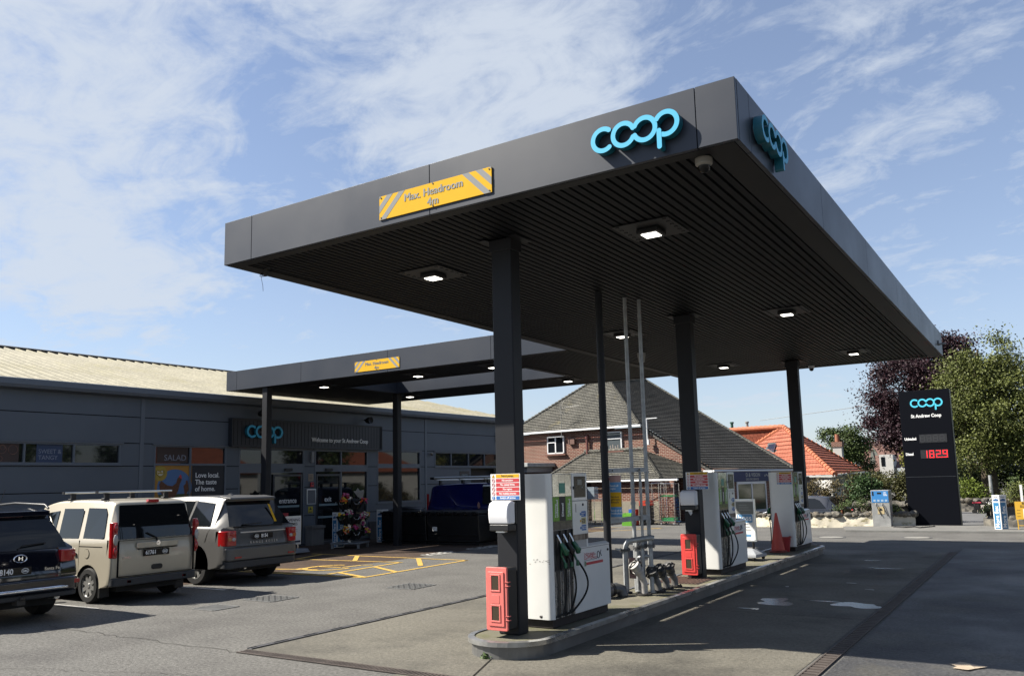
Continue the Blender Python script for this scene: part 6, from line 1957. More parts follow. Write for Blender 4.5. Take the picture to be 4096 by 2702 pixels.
def uwin(x0, x1, z0, z1, y, par, kind):
    f = MB()
    for a in ((x0, x1, z1 - .06, z1), (x0, x1, z0, z0 + .06), (x0, x0 + .06, z0, z1), (x1 - .06, x1, z0, z1)): f.box(a[0], a[1], y - .06, y + .02, a[2], a[3])
    if kind == 0:
        f.box((x0 + x1) / 2 - .035, (x0 + x1) / 2 + .035, y - .06, y + .02, z0, z1); f.box(x0, (x0 + x1) / 2, y - .06, y + .02, z1 - .36, z1 - .30)
    else:
        f.box(x0, x1, y - .06, y + .02, z1 - .38, z1 - .32)
    w = f.build('window', upvc, par)
    q = MB(); q.box(x0 + .02, x1 - .02, y - .02, y - .01, z0 + .02, z1 - .02); q.build('pane', wgl if kind == 0 else M('frosted', (.10, .12, .13), .25, spec=.6), w)
    q = MB(); q.box(x0 - .12, x1 + .12, y - .12, y, z0 - .09, z0 - .01); q.build('sill', M('sill_brick', (.17, .07, .05), .8), w)
    if kind:
        for k in range(5):
            q = MB(); q.cyl((x0 + .15 + k * .15, y - .005, z0 + .06), (x0 + .15 + k * .15, y - .005, z0 + .22 + .04 * (k % 3)), .03, n=8); q.build('bottle', M('bottle_cream', (.45, .38, .33), .4), w)
    return w
uwin(-8.15, -7.03, 3.40, 4.33, 1.97, HS, 0)
uwin(-4.42, -3.42, 3.42, 4.36, 1.97, HS, 1)
b = MB(); b.cyl((-5.5, 1.88, 3.2), (-5.5, 1.88, 4.18), .07, n=12); b.cyl((-5.5, 1.88, 4.10), (-5.5, 1.88, 4.25), .095, n=12); b.build('soil_pipe', M('pipe_brown', (.17, .055, .045), .5), HS)
b = MB(); b.box(-7.05 + .35, -6.5 + .2, 1.85, 1.98, 3.85, 4.15); b.build('meter_box', M('box_brown', (.16, .08, .06), .7), HS)
b = MB(); b.cyl((-1.82, 1.75, 3.7), (-1.84, 1.75, 4.85), .035, n=8); b.box(-2.05, -1.25, 1.72, 1.78, 4.84, 4.88); b.box(-1.90, -1.74, 1.7, 1.82, 3.6, 3.85); b.build('dish_bracket', upvc, HS)
# lean-to
b = MB()
tiled(b, [(-6.9, -.25, 1.96), (0.0, -.25, 1.96), (-2.31, 2, 3.37), (-5.6, 2, 3.37)], .16, .055)
tiled(b, [(0.0, -.25, 1.96), (1.7, 2, 1.96), (-2.31, 2, 3.37)], .16, .055)
tiled(b, [(-6.9, -.25, 1.96), (-5.6, 2, 3.37), (-8.0, 2, 1.96)], .16, .055)
lt = b.build('leanto_roof', tile_g, HS)
b = MB(); ridge_tiles(b, (0, -.25, 1.98), (-2.31, 2, 3.40), .09, .12); ridge_tiles(b, (-6.9, -.25, 1.98), (-5.6, 2, 3.4), .08, .14); ridge_tiles(b, (-5.7, 1.93, 3.42), (-2.2, 1.93, 3.42), .09, .3); b.build('leanto_ridge', tile_g, lt)
b = MB(); b.box(-6.9, .9, -.36, -.25, 1.86, 1.95); b.build('leanto_gutter', upvc, lt, bevel=.02)
b = MB(); b.box(-4.0, -.2, -.0, .1, .95, 1.86); b.box(-.3, .5, .0, .1, .0, 1.86); b.build('leanto_wall', brick, HS)
b = MB(); b.box(-4.0, -.3, -.01, .09, 0, .95); b.build('rendered_base', M('render_grey', (.30, .27, .21), .9, var=.25, vs=2), HS)
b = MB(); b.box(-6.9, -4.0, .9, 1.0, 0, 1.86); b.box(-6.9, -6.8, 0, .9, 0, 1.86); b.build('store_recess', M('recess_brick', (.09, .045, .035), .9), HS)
b = MB(); b.box(-10.5, -7.7, -.3, 2, 2.72, 2.92); b.build('flat_roof', M('flat_felt', (.42, .44, .44), .7, var=.2, vs=3), HS, bevel=.02)
b = MB(); b.box(-10.4, -7.9, -.1, 2, 2.45, 2.72); b.build('flat_roof_fascia', M('fascia_white', (.42, .43, .45), .6), HS)
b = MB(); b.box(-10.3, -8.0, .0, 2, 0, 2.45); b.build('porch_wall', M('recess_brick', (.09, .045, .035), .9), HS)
# shop front on the side of the house
sw = math.atan2(7.5 - 1.98, 2.84 - 1.62)
def HP(x, y, z):
    return (-14.61 + x * math.cos(HZ) - y * math.sin(HZ), 35.08 + x * math.sin(HZ) + y * math.cos(HZ), z)
SD = HZ + sw
def side(v, z=0., off=.02):   # point on the side wall, v = distance along it
    x = 1.62 + v * math.cos(sw) + off * math.sin(sw); y = 1.98 + v * math.sin(sw) - off * math.cos(sw)
    return HP(x, y, z)
t = thing('shop_sign', 'dark blue shop sign on the brick house with pale letters', 'sign', side(.4, 1.74), SD)
b = MB(); b.box(0, 3.5, -.05, 0, 0, .46); b.build('board', M('sign_navy', (.015, .03, .12), .45), t)
text('D & VISION', .25, M('sign_pale2', (.55, .55, .50), .5), t, (1.55, -.055, .30), RY, ext=.001, bold=.003, xs=.85)
text('DED DVD SERVICE', .13, M('sign_pale2', (.55, .55, .50), .5), t, (1.55, -.055, .10), RY, ext=.001, bold=.002, xs=.9)
b = MB()
for k in range(4): b.ball((3.0 + .11 * k, -.055, .26 + .04 * (k % 2)), .035, .005, .05)
b.build('glyphs', M('sign_pale2', (.55, .55, .50), .5), t)
t = thing('glazed_door', 'white framed glass door under the blue shop sign', 'door', side(1.3, .32), SD)
b = MB()
for a in ((0, .07, 0, 1.38), (1.05, 1.12, 0, 1.38), (2.1, 2.17, 0, 1.38)): b.box(a[0], a[1], -.04, .01, a[2], a[3])
b.box(0, 2.17, -.04, .01, 1.31, 1.42); b.box(0, 2.17, -.04, .01, 0, .05); b.build('frame', upvc, t)
b = MB(); b.box(.07, 2.1, -.02, -.01, .05, 1.31); b.build('pane', M('shop_glass', (.05, .07, .045), .08, spec=.8), t)
t = thing('wall_notice', 'small white notice on the brick beside the glass door', 'notice', side(4.25, 1.15), SD)
b = MB(); b.box(0, .42, -.02, 0, 0, .46); b.build('board', upvc, t)
for k in range(5):
    b = MB(); b.box(.06, .36, -.024, -.02, .06 + k * .075, .085 + k * .075); b.build('print_line', blue_s if k % 2 else txtg, t)
t = thing('arched_porch', 'dark arched doorway in the brick wall', 'doorway', side(5.0, 0), SD)
b = MB(); b.prism([(0, 0), (.9, 0), (.9, 1.35)] + [(.45 + .45 * math.cos(a), 1.35 + .45 * math.sin(a)) for a in np.linspace(.1, PI - .1, 10)] + [(0, 1.35)], 'y', -.03, -.005); b.build('opening', M('arch_dark', (.035, .022, .02), .9), t)
b = MB()
for a0 in np.linspace(0, PI, 15):
    c_, s_ = math.cos(a0), math.sin(a0); b.box(.45 + .53 * c_ - .04, .45 + .53 * c_ + .04, -.05, -.005, 1.35 + .53 * s_ - .04, 1.35 + .53 * s_ + .04)
b.build('arch_bricks', M('sill_brick', (.17, .07, .05), .8), t)
t = thing('handrail', 'pale blue tubular handrail in front of the glass door', 'railing', HP(2.2, 3.5, 0), SD)
b = MB(); b.tube([(0, -.3, 0), (0, -.3, .42), (1.6, -.3, .44), (3.0, -.3, .50), (3.0, -.3, 0)], .025, 6); b.build('rail', M('rail_pale', (.45, .52, .58), .4), t)
t = thing('tv_aerial', 'thin television aerial on a mast in front of the grey roof', 'aerial', HP(-6.92, 1.6, 4.2), HZ)
b = MB(); b.cyl((0, 0, 0), (0, 0, 1.75), .018, n=6); b.build('mast', M('aerial_grey', (.32, .31, .28), .5), t)
b = MB(); b.tube([(-.05, 0, 1.55), (1.1, .1, 1.62)], .012, 5)
for k in range(9): b.tube([(.1 + k * .12, -.12, 1.56 + k * .007), (.1 + k * .12, .14, 1.56 + k * .007)], .007, 4)
for s_ in (-1, 1): b.tube([(-.1, .0, 1.45), (.15, .1 * s_, 1.95)], .01, 4); b.tube([(-.05, .1 * s_, 1.4), (.25, .1 * s_, 1.15)], .01, 4)
b.build('antenna', M('aerial_grey', (.32, .31, .28), .5), t)

# ------------------------------------------------------------------ orange roofed bungalow
BG = thing('bungalow', 'low white bungalow with a bright orange tiled roof', 'house', (-12, 50, 0))
def BL(*pts): return [(x + 12, y - 50, z) for x, y, z in pts]
b = MB()
Ce, Ap = (-9.329, 45.044, 1.967), (-13.649, 52.246, 4.993)
tiled(b, BL(Ap, (-18.5, 55.6, 2.69), (-17.5, 53.85, 1.90), Ce), .27, .05)
tiled(b, BL((-17.438, 54.267, 5.072), Ap, (-18.612, 55.898, 2.694), (-21, 57.15, 2.77), (-21.5, 56.5, 5.1)), .27, .05)
tiled(b, BL(Ap, Ce, (-10.066, 57.12, 2.128)), .27, .05)
b.poly(BL(Ap, (-10.066, 57.12, 2.128), (-17, 62, 2.1), (-17.4, 56, 5.0)))
rf = b.build('roof', tile_r, BG)
b = MB()
def rt(a, c_, r=.13): ridge_tiles(b, *BL(a, c_), r, .36)
rt(Ce, Ap); rt(Ap, (-15.776, 53.783, 4.10)); rt((-15.776, 53.783, 4.10), (-18.5, 55.6, 2.75)); rt((-17.438, 54.267, 5.09), Ap); rt((-21.5, 56.5, 5.12), (-17.438, 54.267, 5.09)); rt(Ap, (-10.066, 57.12, 2.15), .10)
b.build('ridge_tiles', M('ridge_orange', (.55, .17, .08), .8, island=.12), rf)
b = MB()
b.poly(BL((-9.6, 45.5, -1), (-17.4, 54.0, -1), (-17.4, 54.0, 1.95), (-9.6, 45.5, 1.95)))
b.poly(BL((-9.6, 45.5, -1), (-10.3, 56.8, -1), (-10.3, 56.8, 2.05), (-9.6, 45.5, 1.95)))
b.build('wall', render_w, BG)
b = MB(); b.tube(BL((-17.4, 53.8, 1.86), (-9.33, 45.0, 1.90), (-10.0, 57.1, 2.08)), .06, 6); b.build('gutter', M('gutter_grey', (.45, .46, .45), .5), BG)
b = MB(); b.poly(BL((-14.773, 52.60, 4.03), (-14.925, 52.46, 3.67), (-13.966, 51.12, 3.30), (-13.80, 51.60, 4.02)))
sk = b.build('roof_window', M('rooflight_frame', (.10, .11, .11), .5), BG)
b = MB(); b.poly(BL((-14.66, 52.42, 3.95), (-14.76, 52.28, 3.72), (-14.06, 51.18, 3.44), (-13.98, 51.56, 3.95))); b.build('pane', M('rooflight_glass', (.03, .045, .08), .05, spec=.9), sk)
for x, y, z0, h, mt in ((-17.6, 54.4, 5.0, .62, M('flue_green', (.03, .10, .07), .5)), (-16.4, 53.8, 5.0, .55, M('flue_grey', (.35, .34, .32), .5))):
    b = MB(); b.cyl((x + 12, y - 50, z0), (x + 12, y - 50, z0 + h), .09, n=10); b.cyl((x + 12, y - 50, z0 + h - .1), (x + 12, y - 50, z0 + h), .13, n=10); b.build('flue', mt, BG)
t = thing('chimney', 'white chimney with terracotta pot above the orange roof end', 'chimney', (-12.65, 62.7, 0))
b = MB(); b.box(-.30, .30, -.3, .3, 2.0, 3.95); b.build('stack', render_w, t)
b = MB(); b.box(-.36, .36, -.36, .36, 3.94, 4.30); b.build('corbel', brick, t)
b = MB(); b.cyl((0, 0, 4.3), (0, 0, 4.85), .17, .15, 12); b.build('pot', M('pot_terracotta', (.35, .13, .07), .8), t)
# gabled houses farther off
t = thing('gabled_house', 'far gabled house with pinkish tiled roof and white dormer wall', 'house', (-13.0, 80, 0), .0)
b = MB(); b.poly([(-2.4, 3.5, 2.2), (-1.0, 3.8, 4.4), (.3, 3.8, 4.4), (-.3, 3.5, 2.2)]); b.poly([(-3.0, 9, 3.4), (-2.6, 9, 5.2), (1.6, 9, 5.2), (2.8, 9, 3.2)]); b.build('roof', M('far_tile', (.30, .17, .14), .9, var=.15, vs=4), t)
b = MB(); b.poly([(-1.3, 3.6, 1.8), (-.4, 3.6, 1.8), (-.9, 3.6, 4.4)]); b.poly([(-1.35, 3.7, 1.8), (.6, 3.7, 1.8), (-.75, 3.7, 4.45)]); b.build('gable', M('far_gable', (.22, .23, .20), .9), t)
b = MB(); b.box(.6, 1.7, -2, 0, 1.6, 3.6); b.build('wall', render_w, t)
b = MB(); b.box(.75, 1.05, -2.03, -2, 2.6, 3.4); b.build('window', wgl, t)
b = MB(); b.poly([(1.0, -1.5, 2.4), (2.6, -1.5, 2.4), (4.4, 2, 3.1), (1.6, 2, 3.9)]); b.build('lower_roof', M('far_tile2', (.17, .09, .075), .9, var=.2, vs=5), t)
b = MB(); b.prism([(2.3, 2.5), (3.3, 1.9), (2.3, 1.9)], 'y', -2.2, -2.1); b.build('white_gable', render_w, t)

# ------------------------------------------------------------------ pavement, price totem, air machine
b = MB(); b.prism([(-6.1, 30.55), (8, 30.9), (8, 34.4), (-2.9, 34.2), (-5.2, 33.6), (-6.6, 32.6)], 'z', .0, .055); struct(b.build('pavement', M('pavement', (.22, .215, .20), .9, spec=.2, var=.15, vs=2, grain=(40, .25), bump=.4)))
b = MB(); b.prism([(-6.1, 30.42), (8, 30.78), (8, 30.9), (-6.1, 30.55)], 'z', .0, .065); struct(b.build('kerb', kerb_m))
b = MB(); b.quad((-3.9, 34.2, .006), (-1.9, 34.2, .006), (-1.3, 60, .006), (-4.4, 60, .006)); struct(b.build('driveway', M('driveway', (.15, .15, .15), .9, var=.15, vs=1.5)))
b = MB(); b.poly([(-60, 46.6, .004), (-4.6, 46.6, .004), (-4.6, 62, .004), (-60, 90, .004)]); b.poly([(-1.3, 36.5, .004), (60, 36, .004), (60, 90, .004), (-1.2, 90, .004)])
struct(b.build('grass_ground', M('grass_ground', (.05, .085, .022), .95, var=.4, vs=1.5)))
tk = M('totem_black', (.005, .006, .010), .55, spec=.06)
t = thing('price_totem', 'tall black fuel price sign with blue letters and red digits', 'price sign', (-3.685, 33.8, .05))
b = MB(); b.box(-.84, .84, 0, .32, 1.77, 4.93); b.build('upper_panel', tk, t, bevel=.01)
b = MB(); b.box(-.84, .84, 0, .32, .0, 1.755); b.build('lower_panel', tk, t, bevel=.01)
b = MB(); b.box(.842, .872, .02, .30, .0, 4.9); b.build('side_trim', M('totem_side', (.05, .055, .045), .5), t)
b = MB(); b.box(-.83, .83, .01, .3, 1.75, 1.78); b.build('joint_strip', M('totem_joint', (.10, .11, .12), .4), t)
lgt = M('totem_cyan', (.10, .75, 1.0), .5)
logo(t, 1.09, (-.315, -.003, 4.46), rotY, lgt, lgt, .004, 'letters')
text('St Andrew Coop', .165, txtw, t, (.03, -.004, 3.98), RY, 'CENTER', ext=.001, bold=.006, xs=.88)
text('Unleaded', .13, txtw, t, (-.76, -.004, 3.15), RY, 'LEFT', ext=.001, bold=.006, xs=.80)
text('Diesel', .13, txtw, t, (-.76, -.004, 2.59), RY, 'LEFT', ext=.001, bold=.006, xs=.80)
SEG = {'0': 'abcdef', '1': 'bc', '2': 'abged', '3': 'abgcd', '8': 'abcdefg', '9': 'abcdfg', '6': 'acdefg'}
def digits(par, s, x, z, w, h, pitch, mat, name, th=.028):
    for i, ch in enumerate(s):
        X = x + i * pitch
        b = MB()
        R = {'a': (X, X + w, z + h - th, z + h), 'g': (X, X + w, z + h / 2 - th / 2, z + h / 2 + th / 2), 'd': (X, X + w, z, z + th),
             'f': (X, X + th, z + h / 2, z + h), 'b': (X + w - th, X + w, z + h / 2, z + h), 'e': (X, X + th, z, z + h / 2), 'c': (X + w - th, X + w, z, z + h / 2)}
        for k in SEG[ch]:
            r = R[k]; b.box(r[0] + .004, r[1] - .004, -.016, -.012, r[2] + .004, r[3] - .004)
        b.build(name, mat, par)
for z0, on in ((2.99, False), (2.42, True)):
    b = MB(); b.box(-.26, .65, -.010, 0, z0, z0 + .31); d = b.build('price_display', M('disp_grey', (.035, .036, .04), .3), t)
    digits(d, '8888', -.23, z0 + .03, .155, .25, .215, M('seg_off', (.075, .078, .085), .4) if not on else M('seg_dim', (.06, .035, .04), .4), 'unlit_digit') if not on else None
    if on:
        digits(d, '1829', -.19, z0 + .02, .155, .27, .22, led, 'lit_digit')
        b = MB(); b.box(.42, .45, -.016, -.012, z0 + .02, z0 + .05); b.build('decimal_point', led, d)
t = thing('air_machine', 'stainless air and water machine with a bright blue top panel', 'air machine', (-5.62, 32.9, .0))
b = MB(); b.box(0, .62, 0, .6, 0, 1.36); b.build('cabinet', M('air_steel', (.36, .36, .35), .4, metal=.6, var=.25, vs=3), t, bevel=.015)
b = MB(); b.box(.02, .59, -.012, 0, .92, 1.33); p = b.build('blue_panel', M('air_blue', (.05, .27, .65), .4), t)
for k in range(3):
    b = MB(); b.box(.43, .56 - .02 * k, -.014, -.012, 1.16 + k * .05, 1.18 + k * .05); b.build('print_line', txtw, p)
b = MB(); b.box(.22, .36, -.016, -.012, 1.22, 1.28); b.box(.05, .10, -.016, -.012, 1.16, 1.31); b.build('slot', black, p)
for k in range(4):
    b = MB(); b.box(.08 + k * .13, .16 + k * .13, -.016, -.012, .95, 1.02); b.build('pictogram', lblue_s if False else M('pale_picto', (.40, .55, .72), .5), p)
b = MB(); b.box(.20, .42, -.012, 0, .50, .76); q = b.build('yellow_notice', M('air_yellow', (.62, .50, .28), .5), t)
b = MB(); b.prism([(.24, .62), (.38, .62), (.31, .73)], 'y', -.014, -.012); b.build('hazard_symbol', txtk, q)
for x in (.15, .36):
    b = MB(); b.tube([(x, -.02, .90), (x + .02, -.06, .84), (x + .08, -.05, .66), (x + .18, -.03, .42)], .014, 6); b.build('hose', black, t)
t = thing('event_sign', 'yellow suspended bus stop board on legs at the right edge', 'sign', (-1.08, 31.85, .05))
b = MB(); b.box(0, 1.0, -.02, 0, .33, .90); b.build('board', M('bus_yellow', (.78, .46, .04), .5), t)
text('BUS STOP', .11, txtk, t, (.20, -.022, .84), RY, ext=.0005, bold=.002)
text('SUSPENDED', .11, txtk, t, (.14, -.022, .74), RY, ext=.0005, bold=.002)
b = MB()
for k in range(3): b.box(.05, .14, -.023, -.02, .62 - k * .10, .63 - k * .10)
b.build('print_line', txtk, t)
b = MB(); b.box(.22, .8, -.024, -.02, .36, .66); b.build('white_sheet', signw, t)
for x in (.03, .95):
    b = MB(); b.box(x, x + .03, -.02, .01, 0, .33); b.build('leg', M('bus_yellow', (.78, .46, .04), .5), t)
b = MB(); b.box(.06, .95, -.015, .005, .12, .14); b.build('rail', M('bus_yellow', (.78, .46, .04), .5), t)
b = MB(); b.box(-.98, -.90, 34.9, 34.98, .0, 1.45); tag(b.build('white_post', upvc, None), 'slim white post standing behind the yellow board', 'post')
b = MB(); b.tube([(-5.0, 33.2, .07), (-4.85, 32.4, .07), (-4.5, 32.2, .07), (-4.2, 32.6, .07), (-4.0, 32.1, .07), (-3.6, 33.0, .07)], .02, 6); tag(b.build('loose_cable', black, None), 'black cable lying on the pavement below the price sign', 'cable')

# ------------------------------------------------------------------ stone walls
stone = M('stone', (.16, .15, .13), .9, spec=.15, var=.3, vs=2.2, col2=(.24, .195, .14), c2s=1.6, bump=.9, bs=9)
stone_d = M('stone_dark', (.13, .125, .115), .9, spec=.15, var=.35, vs=3, col2=(.22, .20, .16), c2s=3, bump=1., bs=8)
whitew = M('whitewash', (.72, .66, .53), .9, spec=.1, var=.1, vs=4, col2=(.33, .29, .16), c2s=2.6, c2lo=.56, c2hi=.66, bump=1., bs=7, stretch=(1, 1, 1.8))
t = thing('stone_wall', 'low whitewashed wall topped with rough boulders beyond the pumps', 'wall', (0, 0, 0))
WP = [(-12.6, 34.6), (-10.8, 33.15), (-9.2, 32.75), (-7.6, 32.7), (-5.5, 33.05), (-4.3, 33.55)]
def wallpts(b, P, z0, z1, th, seed, amp=.04, step=.12, lean=.03):
    g = random.Random(seed); F = []; 
    for (ax, ay), (bx_, by) in zip(P[:-1], P[1:]):
        L = math.hypot(bx_ - ax, by - ay); k = max(2, int(L / step))
        for i in range(k): F.append((ax + (bx_ - ax) * i / k, ay + (by - ay) * i / k))
    F.append(P[-1]); n = len(F); kz = max(2, int((z1 - z0) / .12)); V = []
    for i, (x, y) in enumerate(F):
        for j in range(kz + 1):
            z = z0 + (z1 - z0) * j / kz
            V.append((x + g.uniform(-amp, amp) * .4, y + g.uniform(-amp, amp) + lean * j, z + (g.uniform(-amp, amp) if 0 < j else 0)))
    fs = [(i * (kz + 1) + j, (i + 1) * (kz + 1) + j, (i + 1) * (kz + 1) + j + 1, i * (kz + 1) + j + 1) for i in range(n - 1) for j in range(kz)]
    o = len(V)
    for i in range(n): x, y, z = V[i * (kz + 1) + kz]; V.append((x, y + th, z))
    fs += [(i * (kz + 1) + kz, (i + 1) * (kz + 1) + kz, o + i + 1, o + i) for i in range(n - 1)]
    b.add(V, fs)
b = MB(); wallpts(b, WP, 0, .40, .35, 1); b.build('whitewashed_base', whitew, t, smooth=30)
def rock(seed, mt):
    g = random.Random(seed); bm = bmesh.new(); bmesh.ops.create_icosphere(bm, subdivisions=2, radius=.5)
    for v in bm.verts:
        v.co *= 1 + g.uniform(-.14, .14); v.co.z *= .8
    me = bpy.data.meshes.new('stone'); bm.to_mesh(me); bm.free(); me.materials.append(mt)
    return me
RK = [rock(s_, stone if s_ % 2 else stone_d) for s_ in range(6)]
g = random.Random(9)
def rocks(parent, P, z, n, s0, s1, off, prm='stone'):
    for i in range(n):
        u = (i + g.uniform(.2, .8)) / n * (len(P) - 1); k = min(int(u), len(P) - 2); f = u - k
        x = lerp(P[k][0], P[k + 1][0], f); y = lerp(P[k][1], P[k + 1][1], f) + off
        s_ = g.uniform(s0, s1)
        o = bpy.data.objects.new(prm, RK[g.randrange(6)]); COL.objects.link(o); o.parent = parent
        o.location = (x, y, z + s_ * .28); o.scale = (s_ * g.uniform(.9, 1.3), s_, s_ * g.uniform(.75, 1.1)); o.rotation_euler = (0, 0, g.uniform(0, 6))
rocks(t, WP, .38, 46, .22, .36, .15)
t = thing('rubble_bank', 'ivy dotted rubble bank rising behind the boulder topped wall', 'wall', (0, 0, 0))
WB = [(-6.6, 34.8), (-5.8, 34.0), (-4.7, 34.1), (-4.0, 34.8)]
b = MB(); wallpts(b, WB, 0, .88, .5, 3, .10, .15, .02); b.build('bank_face', stone_d, t, smooth=20)
rocks(t, WB, .35, 14, .2, .34, -.03); rocks(t, WB, .70, 12, .2, .32, .1)
t = thing('garden_bank', 'stone faced garden bank beside the driveway on the right', 'wall', (0, 0, 0))
WG = [(-2.05, 36.6), (-1.95, 35.0), (-.9, 34.8), (2.0, 34.9)]
b = MB(); wallpts(b, WG, 0, .62, .8, 5, .06, .14); b.build('bank_face', stone, t, smooth=20)
rocks(t, WG, .12, 10, .25, .4, -.05)
b = MB(); wallpts(b, [(-2.15, 33.9), (-1.6, 33.0), (.6, 33.1)], 0.05, .30, .3, 6, .04); b.build('low_kerb_stones', stone_d, t, smooth=20)
t = thing('far_wall', 'dark dry stone wall across the end of the driveway', 'wall', (0, 0, 0))
b = MB(); wallpts(b, [(-4.9, 46.9), (-3.7, 46.6), (-1.9, 46.8), (-.5, 46.4), (3, 46)], 0, .62, .4, 8, .06, .18); b.build('wall_face', stone_d, t, smooth=20)
rocks(t, [(-4.6, 46.8), (-1.9, 46.6), (0, 46.4)], .45, 16, .25, .36, 0)
t = thing('mower', 'small red and black garden machine against the far wall', 'mower', (-3.05, 45.0, 0))
b = MB(); b.box(-.13, .13, -.15, .15, .16, .44); b.build('body', black, t, bevel=.04)
b = MB(); b.box(-.18, .2, -.17, .17, .46, .53); b.build('cover', M('mower_red', (.42, .02, .05), .5), t, bevel=.03)
b = MB(); b.cyl((-.12, -.18, .1), (-.12, .18, .1), .1, n=14); b.cyl((.12, -.18, .1), (.12, .18, .1), .1, n=14); b.build('wheels', rubber, t)
t = thing('plant_pot', 'pale stone pot beside the red machine', 'pot', (-2.66, 44, 0))
b = MB(); b.lathe((0, 0, 0), 'z', [(0, .1), (.12, .1), (.17, .38), (.18, .42), (.14, .42), (0, .36)], 16); b.build('bowl', M('pot_pale', (.5, .46, .42), .8), t, smooth=40)

# ------------------------------------------------------------------ trees, hedges, plants
def leafm(name, c, isl_=.32, tr=.0):
    m_ = M(name, c, .6, spec=.3, island=isl_, var=.25, vs=.6)
    return m_
L_green = leafm('leaf_green', (.125, .145, .034))
L_dark = leafm('leaf_dark', (.035, .055, .015))
L_mid = leafm('leaf_mid', (.075, .11, .03))
L_purp = leafm('leaf_purple', (.038, .015, .022), .4)
L_bright = leafm('leaf_bright', (.15, .20, .025))
L_brown = leafm('leaf_brown', (.11, .085, .03))
L_or = leafm('leaf_orange', (.36, .15, .03))
def tree(name, label, base, top, r0, blobs, n, size, mt, seed, group=None, clumps=90, spread=.4, limbs=8, grp='tree'):
    t = thing(name, label, grp, base, 0, group)
    bl = [(x - base[0], y - base[1], z - base[2], a, c_, e) for x, y, z, a, c_, e in blobs]
    g = random.Random(seed)
    b = MB(); H = top - base[2]
    b.tube([(0, 0, 0), (.04 * H * g.uniform(-.5, .5), 0, H * .35), (.05 * H * g.uniform(-1, 1), 0, H * .7), (0, 0, H * .92)], r0, 10, rs=[r0 * 1.2, r0 * .8, r0 * .45, r0 * .12])
    b.build('trunk', wood, t, smooth=50)
    for k in range(limbs):
        q = bl[k % len(bl)]
        z0 = H * g.uniform(.25, .6); e = (q[0] + g.uniform(-.6, .6) * q[3], q[1] + g.uniform(-.6, .6) * q[4], q[2] + g.uniform(-.3, .7) * q[5])
        b = MB(); b.tube([(0, 0, z0), (e[0] * .45, e[1] * .45, lerp(z0, e[2], .6)), e], r0 * .3, 6, rs=[r0 * .4, r0 * .22, r0 * .05]); b.build('limb', wood, t)
    leaves('crown', bl, n, size, mt, t, seed, clumps, spread)
    return t
tree('copper_beech', 'dark purple leaved beech tree behind the price sign', (-6.6, 58, 0), 10.4, .35,
     [(-6.8, 58, 6.9, 2.7, 2.5, 2.9), (-5.5, 58, 8.8, 1.9, 2, 1.7), (-4.6, 58.4, 9.6, 1.1, 1, 1.0), (-8.6, 57.5, 5.3, 1.5, 1.6, 1.6), (-7.3, 57, 4.3, 1.8, 1.6, 1.2), (-5.2, 57.4, 6, 2.4, 2, 3)], 80000, .16, L_purp, 3, clumps=300, spread=.42)
tree('broadleaf_tree', 'tall yellow green tree at the right edge behind the price sign', (-2.75, 51.9, 0), 9.4, .38,
     [(-2.3, 52, 8.0, 1.8, 1.8, 1.8), (-3.9, 51.6, 7.4, 1.2, 1.2, 1.1), (-3.6, 52, 6.4, 1.9, 1.8, 1.8), (-.6, 52, 6.5, 1.9, 2, 1.9), (-3.3, 51.5, 4.4, 2.2, 1.7, 1.6), (-.7, 51.5, 4.2, 2.3, 1.9, 1.9), (1.3, 52, 4.9, 1.6, 1.7, 1.9), (-1.8, 51, 5.6, 2.6, 1.5, 1.9), (-3.4, 51.3, 3.0, 1.5, 1.2, .9), (.2, 51.5, 2.8, 1.9, 1.4, .9)], 70000, .14, L_green, 4, clumps=300, spread=.37)
tree('round_tree', 'rounded green tree above the orange roof chimney', (-13.2, 68.7, 0), 5.6, .2,
     [(-13.3, 68.7, 4.3, 1.5, 1.3, 1.2), (-12.2, 68.7, 3.9, 1.0, 1, 1.0), (-14.5, 68.7, 5.1, .7, .7, .4), (-12.6, 68.7, 5.2, .9, .8, .5), (-12.4, 68.7, 2.9, 1.2, 1, .8)], 12000, .17, L_mid, 5, clumps=80, spread=.28)
tree('background_tree', 'dark tree mass at the far right beyond the lane', (3.0, 62, 0), 7.2, .3, [(2.5, 62, 4.3, 3.2, 2.4, 2.6), (.2, 61, 2.9, 2.6, 2, 1.8), (5, 62, 4, 3, 2, 3)], 14000, .22, L_dark, 6, clumps=110, spread=.5)
tree('background_tree', 'dark tree behind the driveway between beech and green tree', (-4.4, 64, 0), 4.6, .25, [(-4.2, 64, 2.6, 2.4, 2, 1.9), (-2.0, 65, 2.6, 2.6, 2, 1.7)], 9000, .22, L_dark, 7, clumps=80, spread=.5)
def bush(name, label, cat, blobs, n, size, mt, seed, clumps=40, spread=.2, base=None, extra=None, flat=.5):
    base = base or (blobs[0][0], blobs[0][1], 0)
    t = thing(name, label, cat, base)
    bl = [(x - base[0], y - base[1], z - base[2], a, c_, e) for x, y, z, a, c_, e in blobs]
    leaves('foliage', bl, n, size, mt, t, seed, clumps, spread, flat)
    b = MB(); g = random.Random(seed)
    for k in range(10):
        q = bl[k % len(bl)]; b.tube([(q[0] * .7, q[1], 0), (q[0] + g.uniform(-.5, .5) * q[3], q[1] + g.uniform(-.4, .4) * q[4], q[2] + .3 * q[5])], .02, 5)
    b.build('stems', wood, t)
    if extra: leaves('flowers', bl, extra[1], extra[2], extra[0], t, seed + 1, clumps, spread)
    return t
bush('bare_hedge', 'thin brownish hedge behind the dark grey car', 'hedge', [(-8.3, 36.6, 1.15, .8, .5, .55), (-7.3, 36.6, 1.2, .9, .5, .6), (-8.9, 37.0, 1.0, .4, .4, .5)], 6500, .075, L_brown, 21, 60, .16)
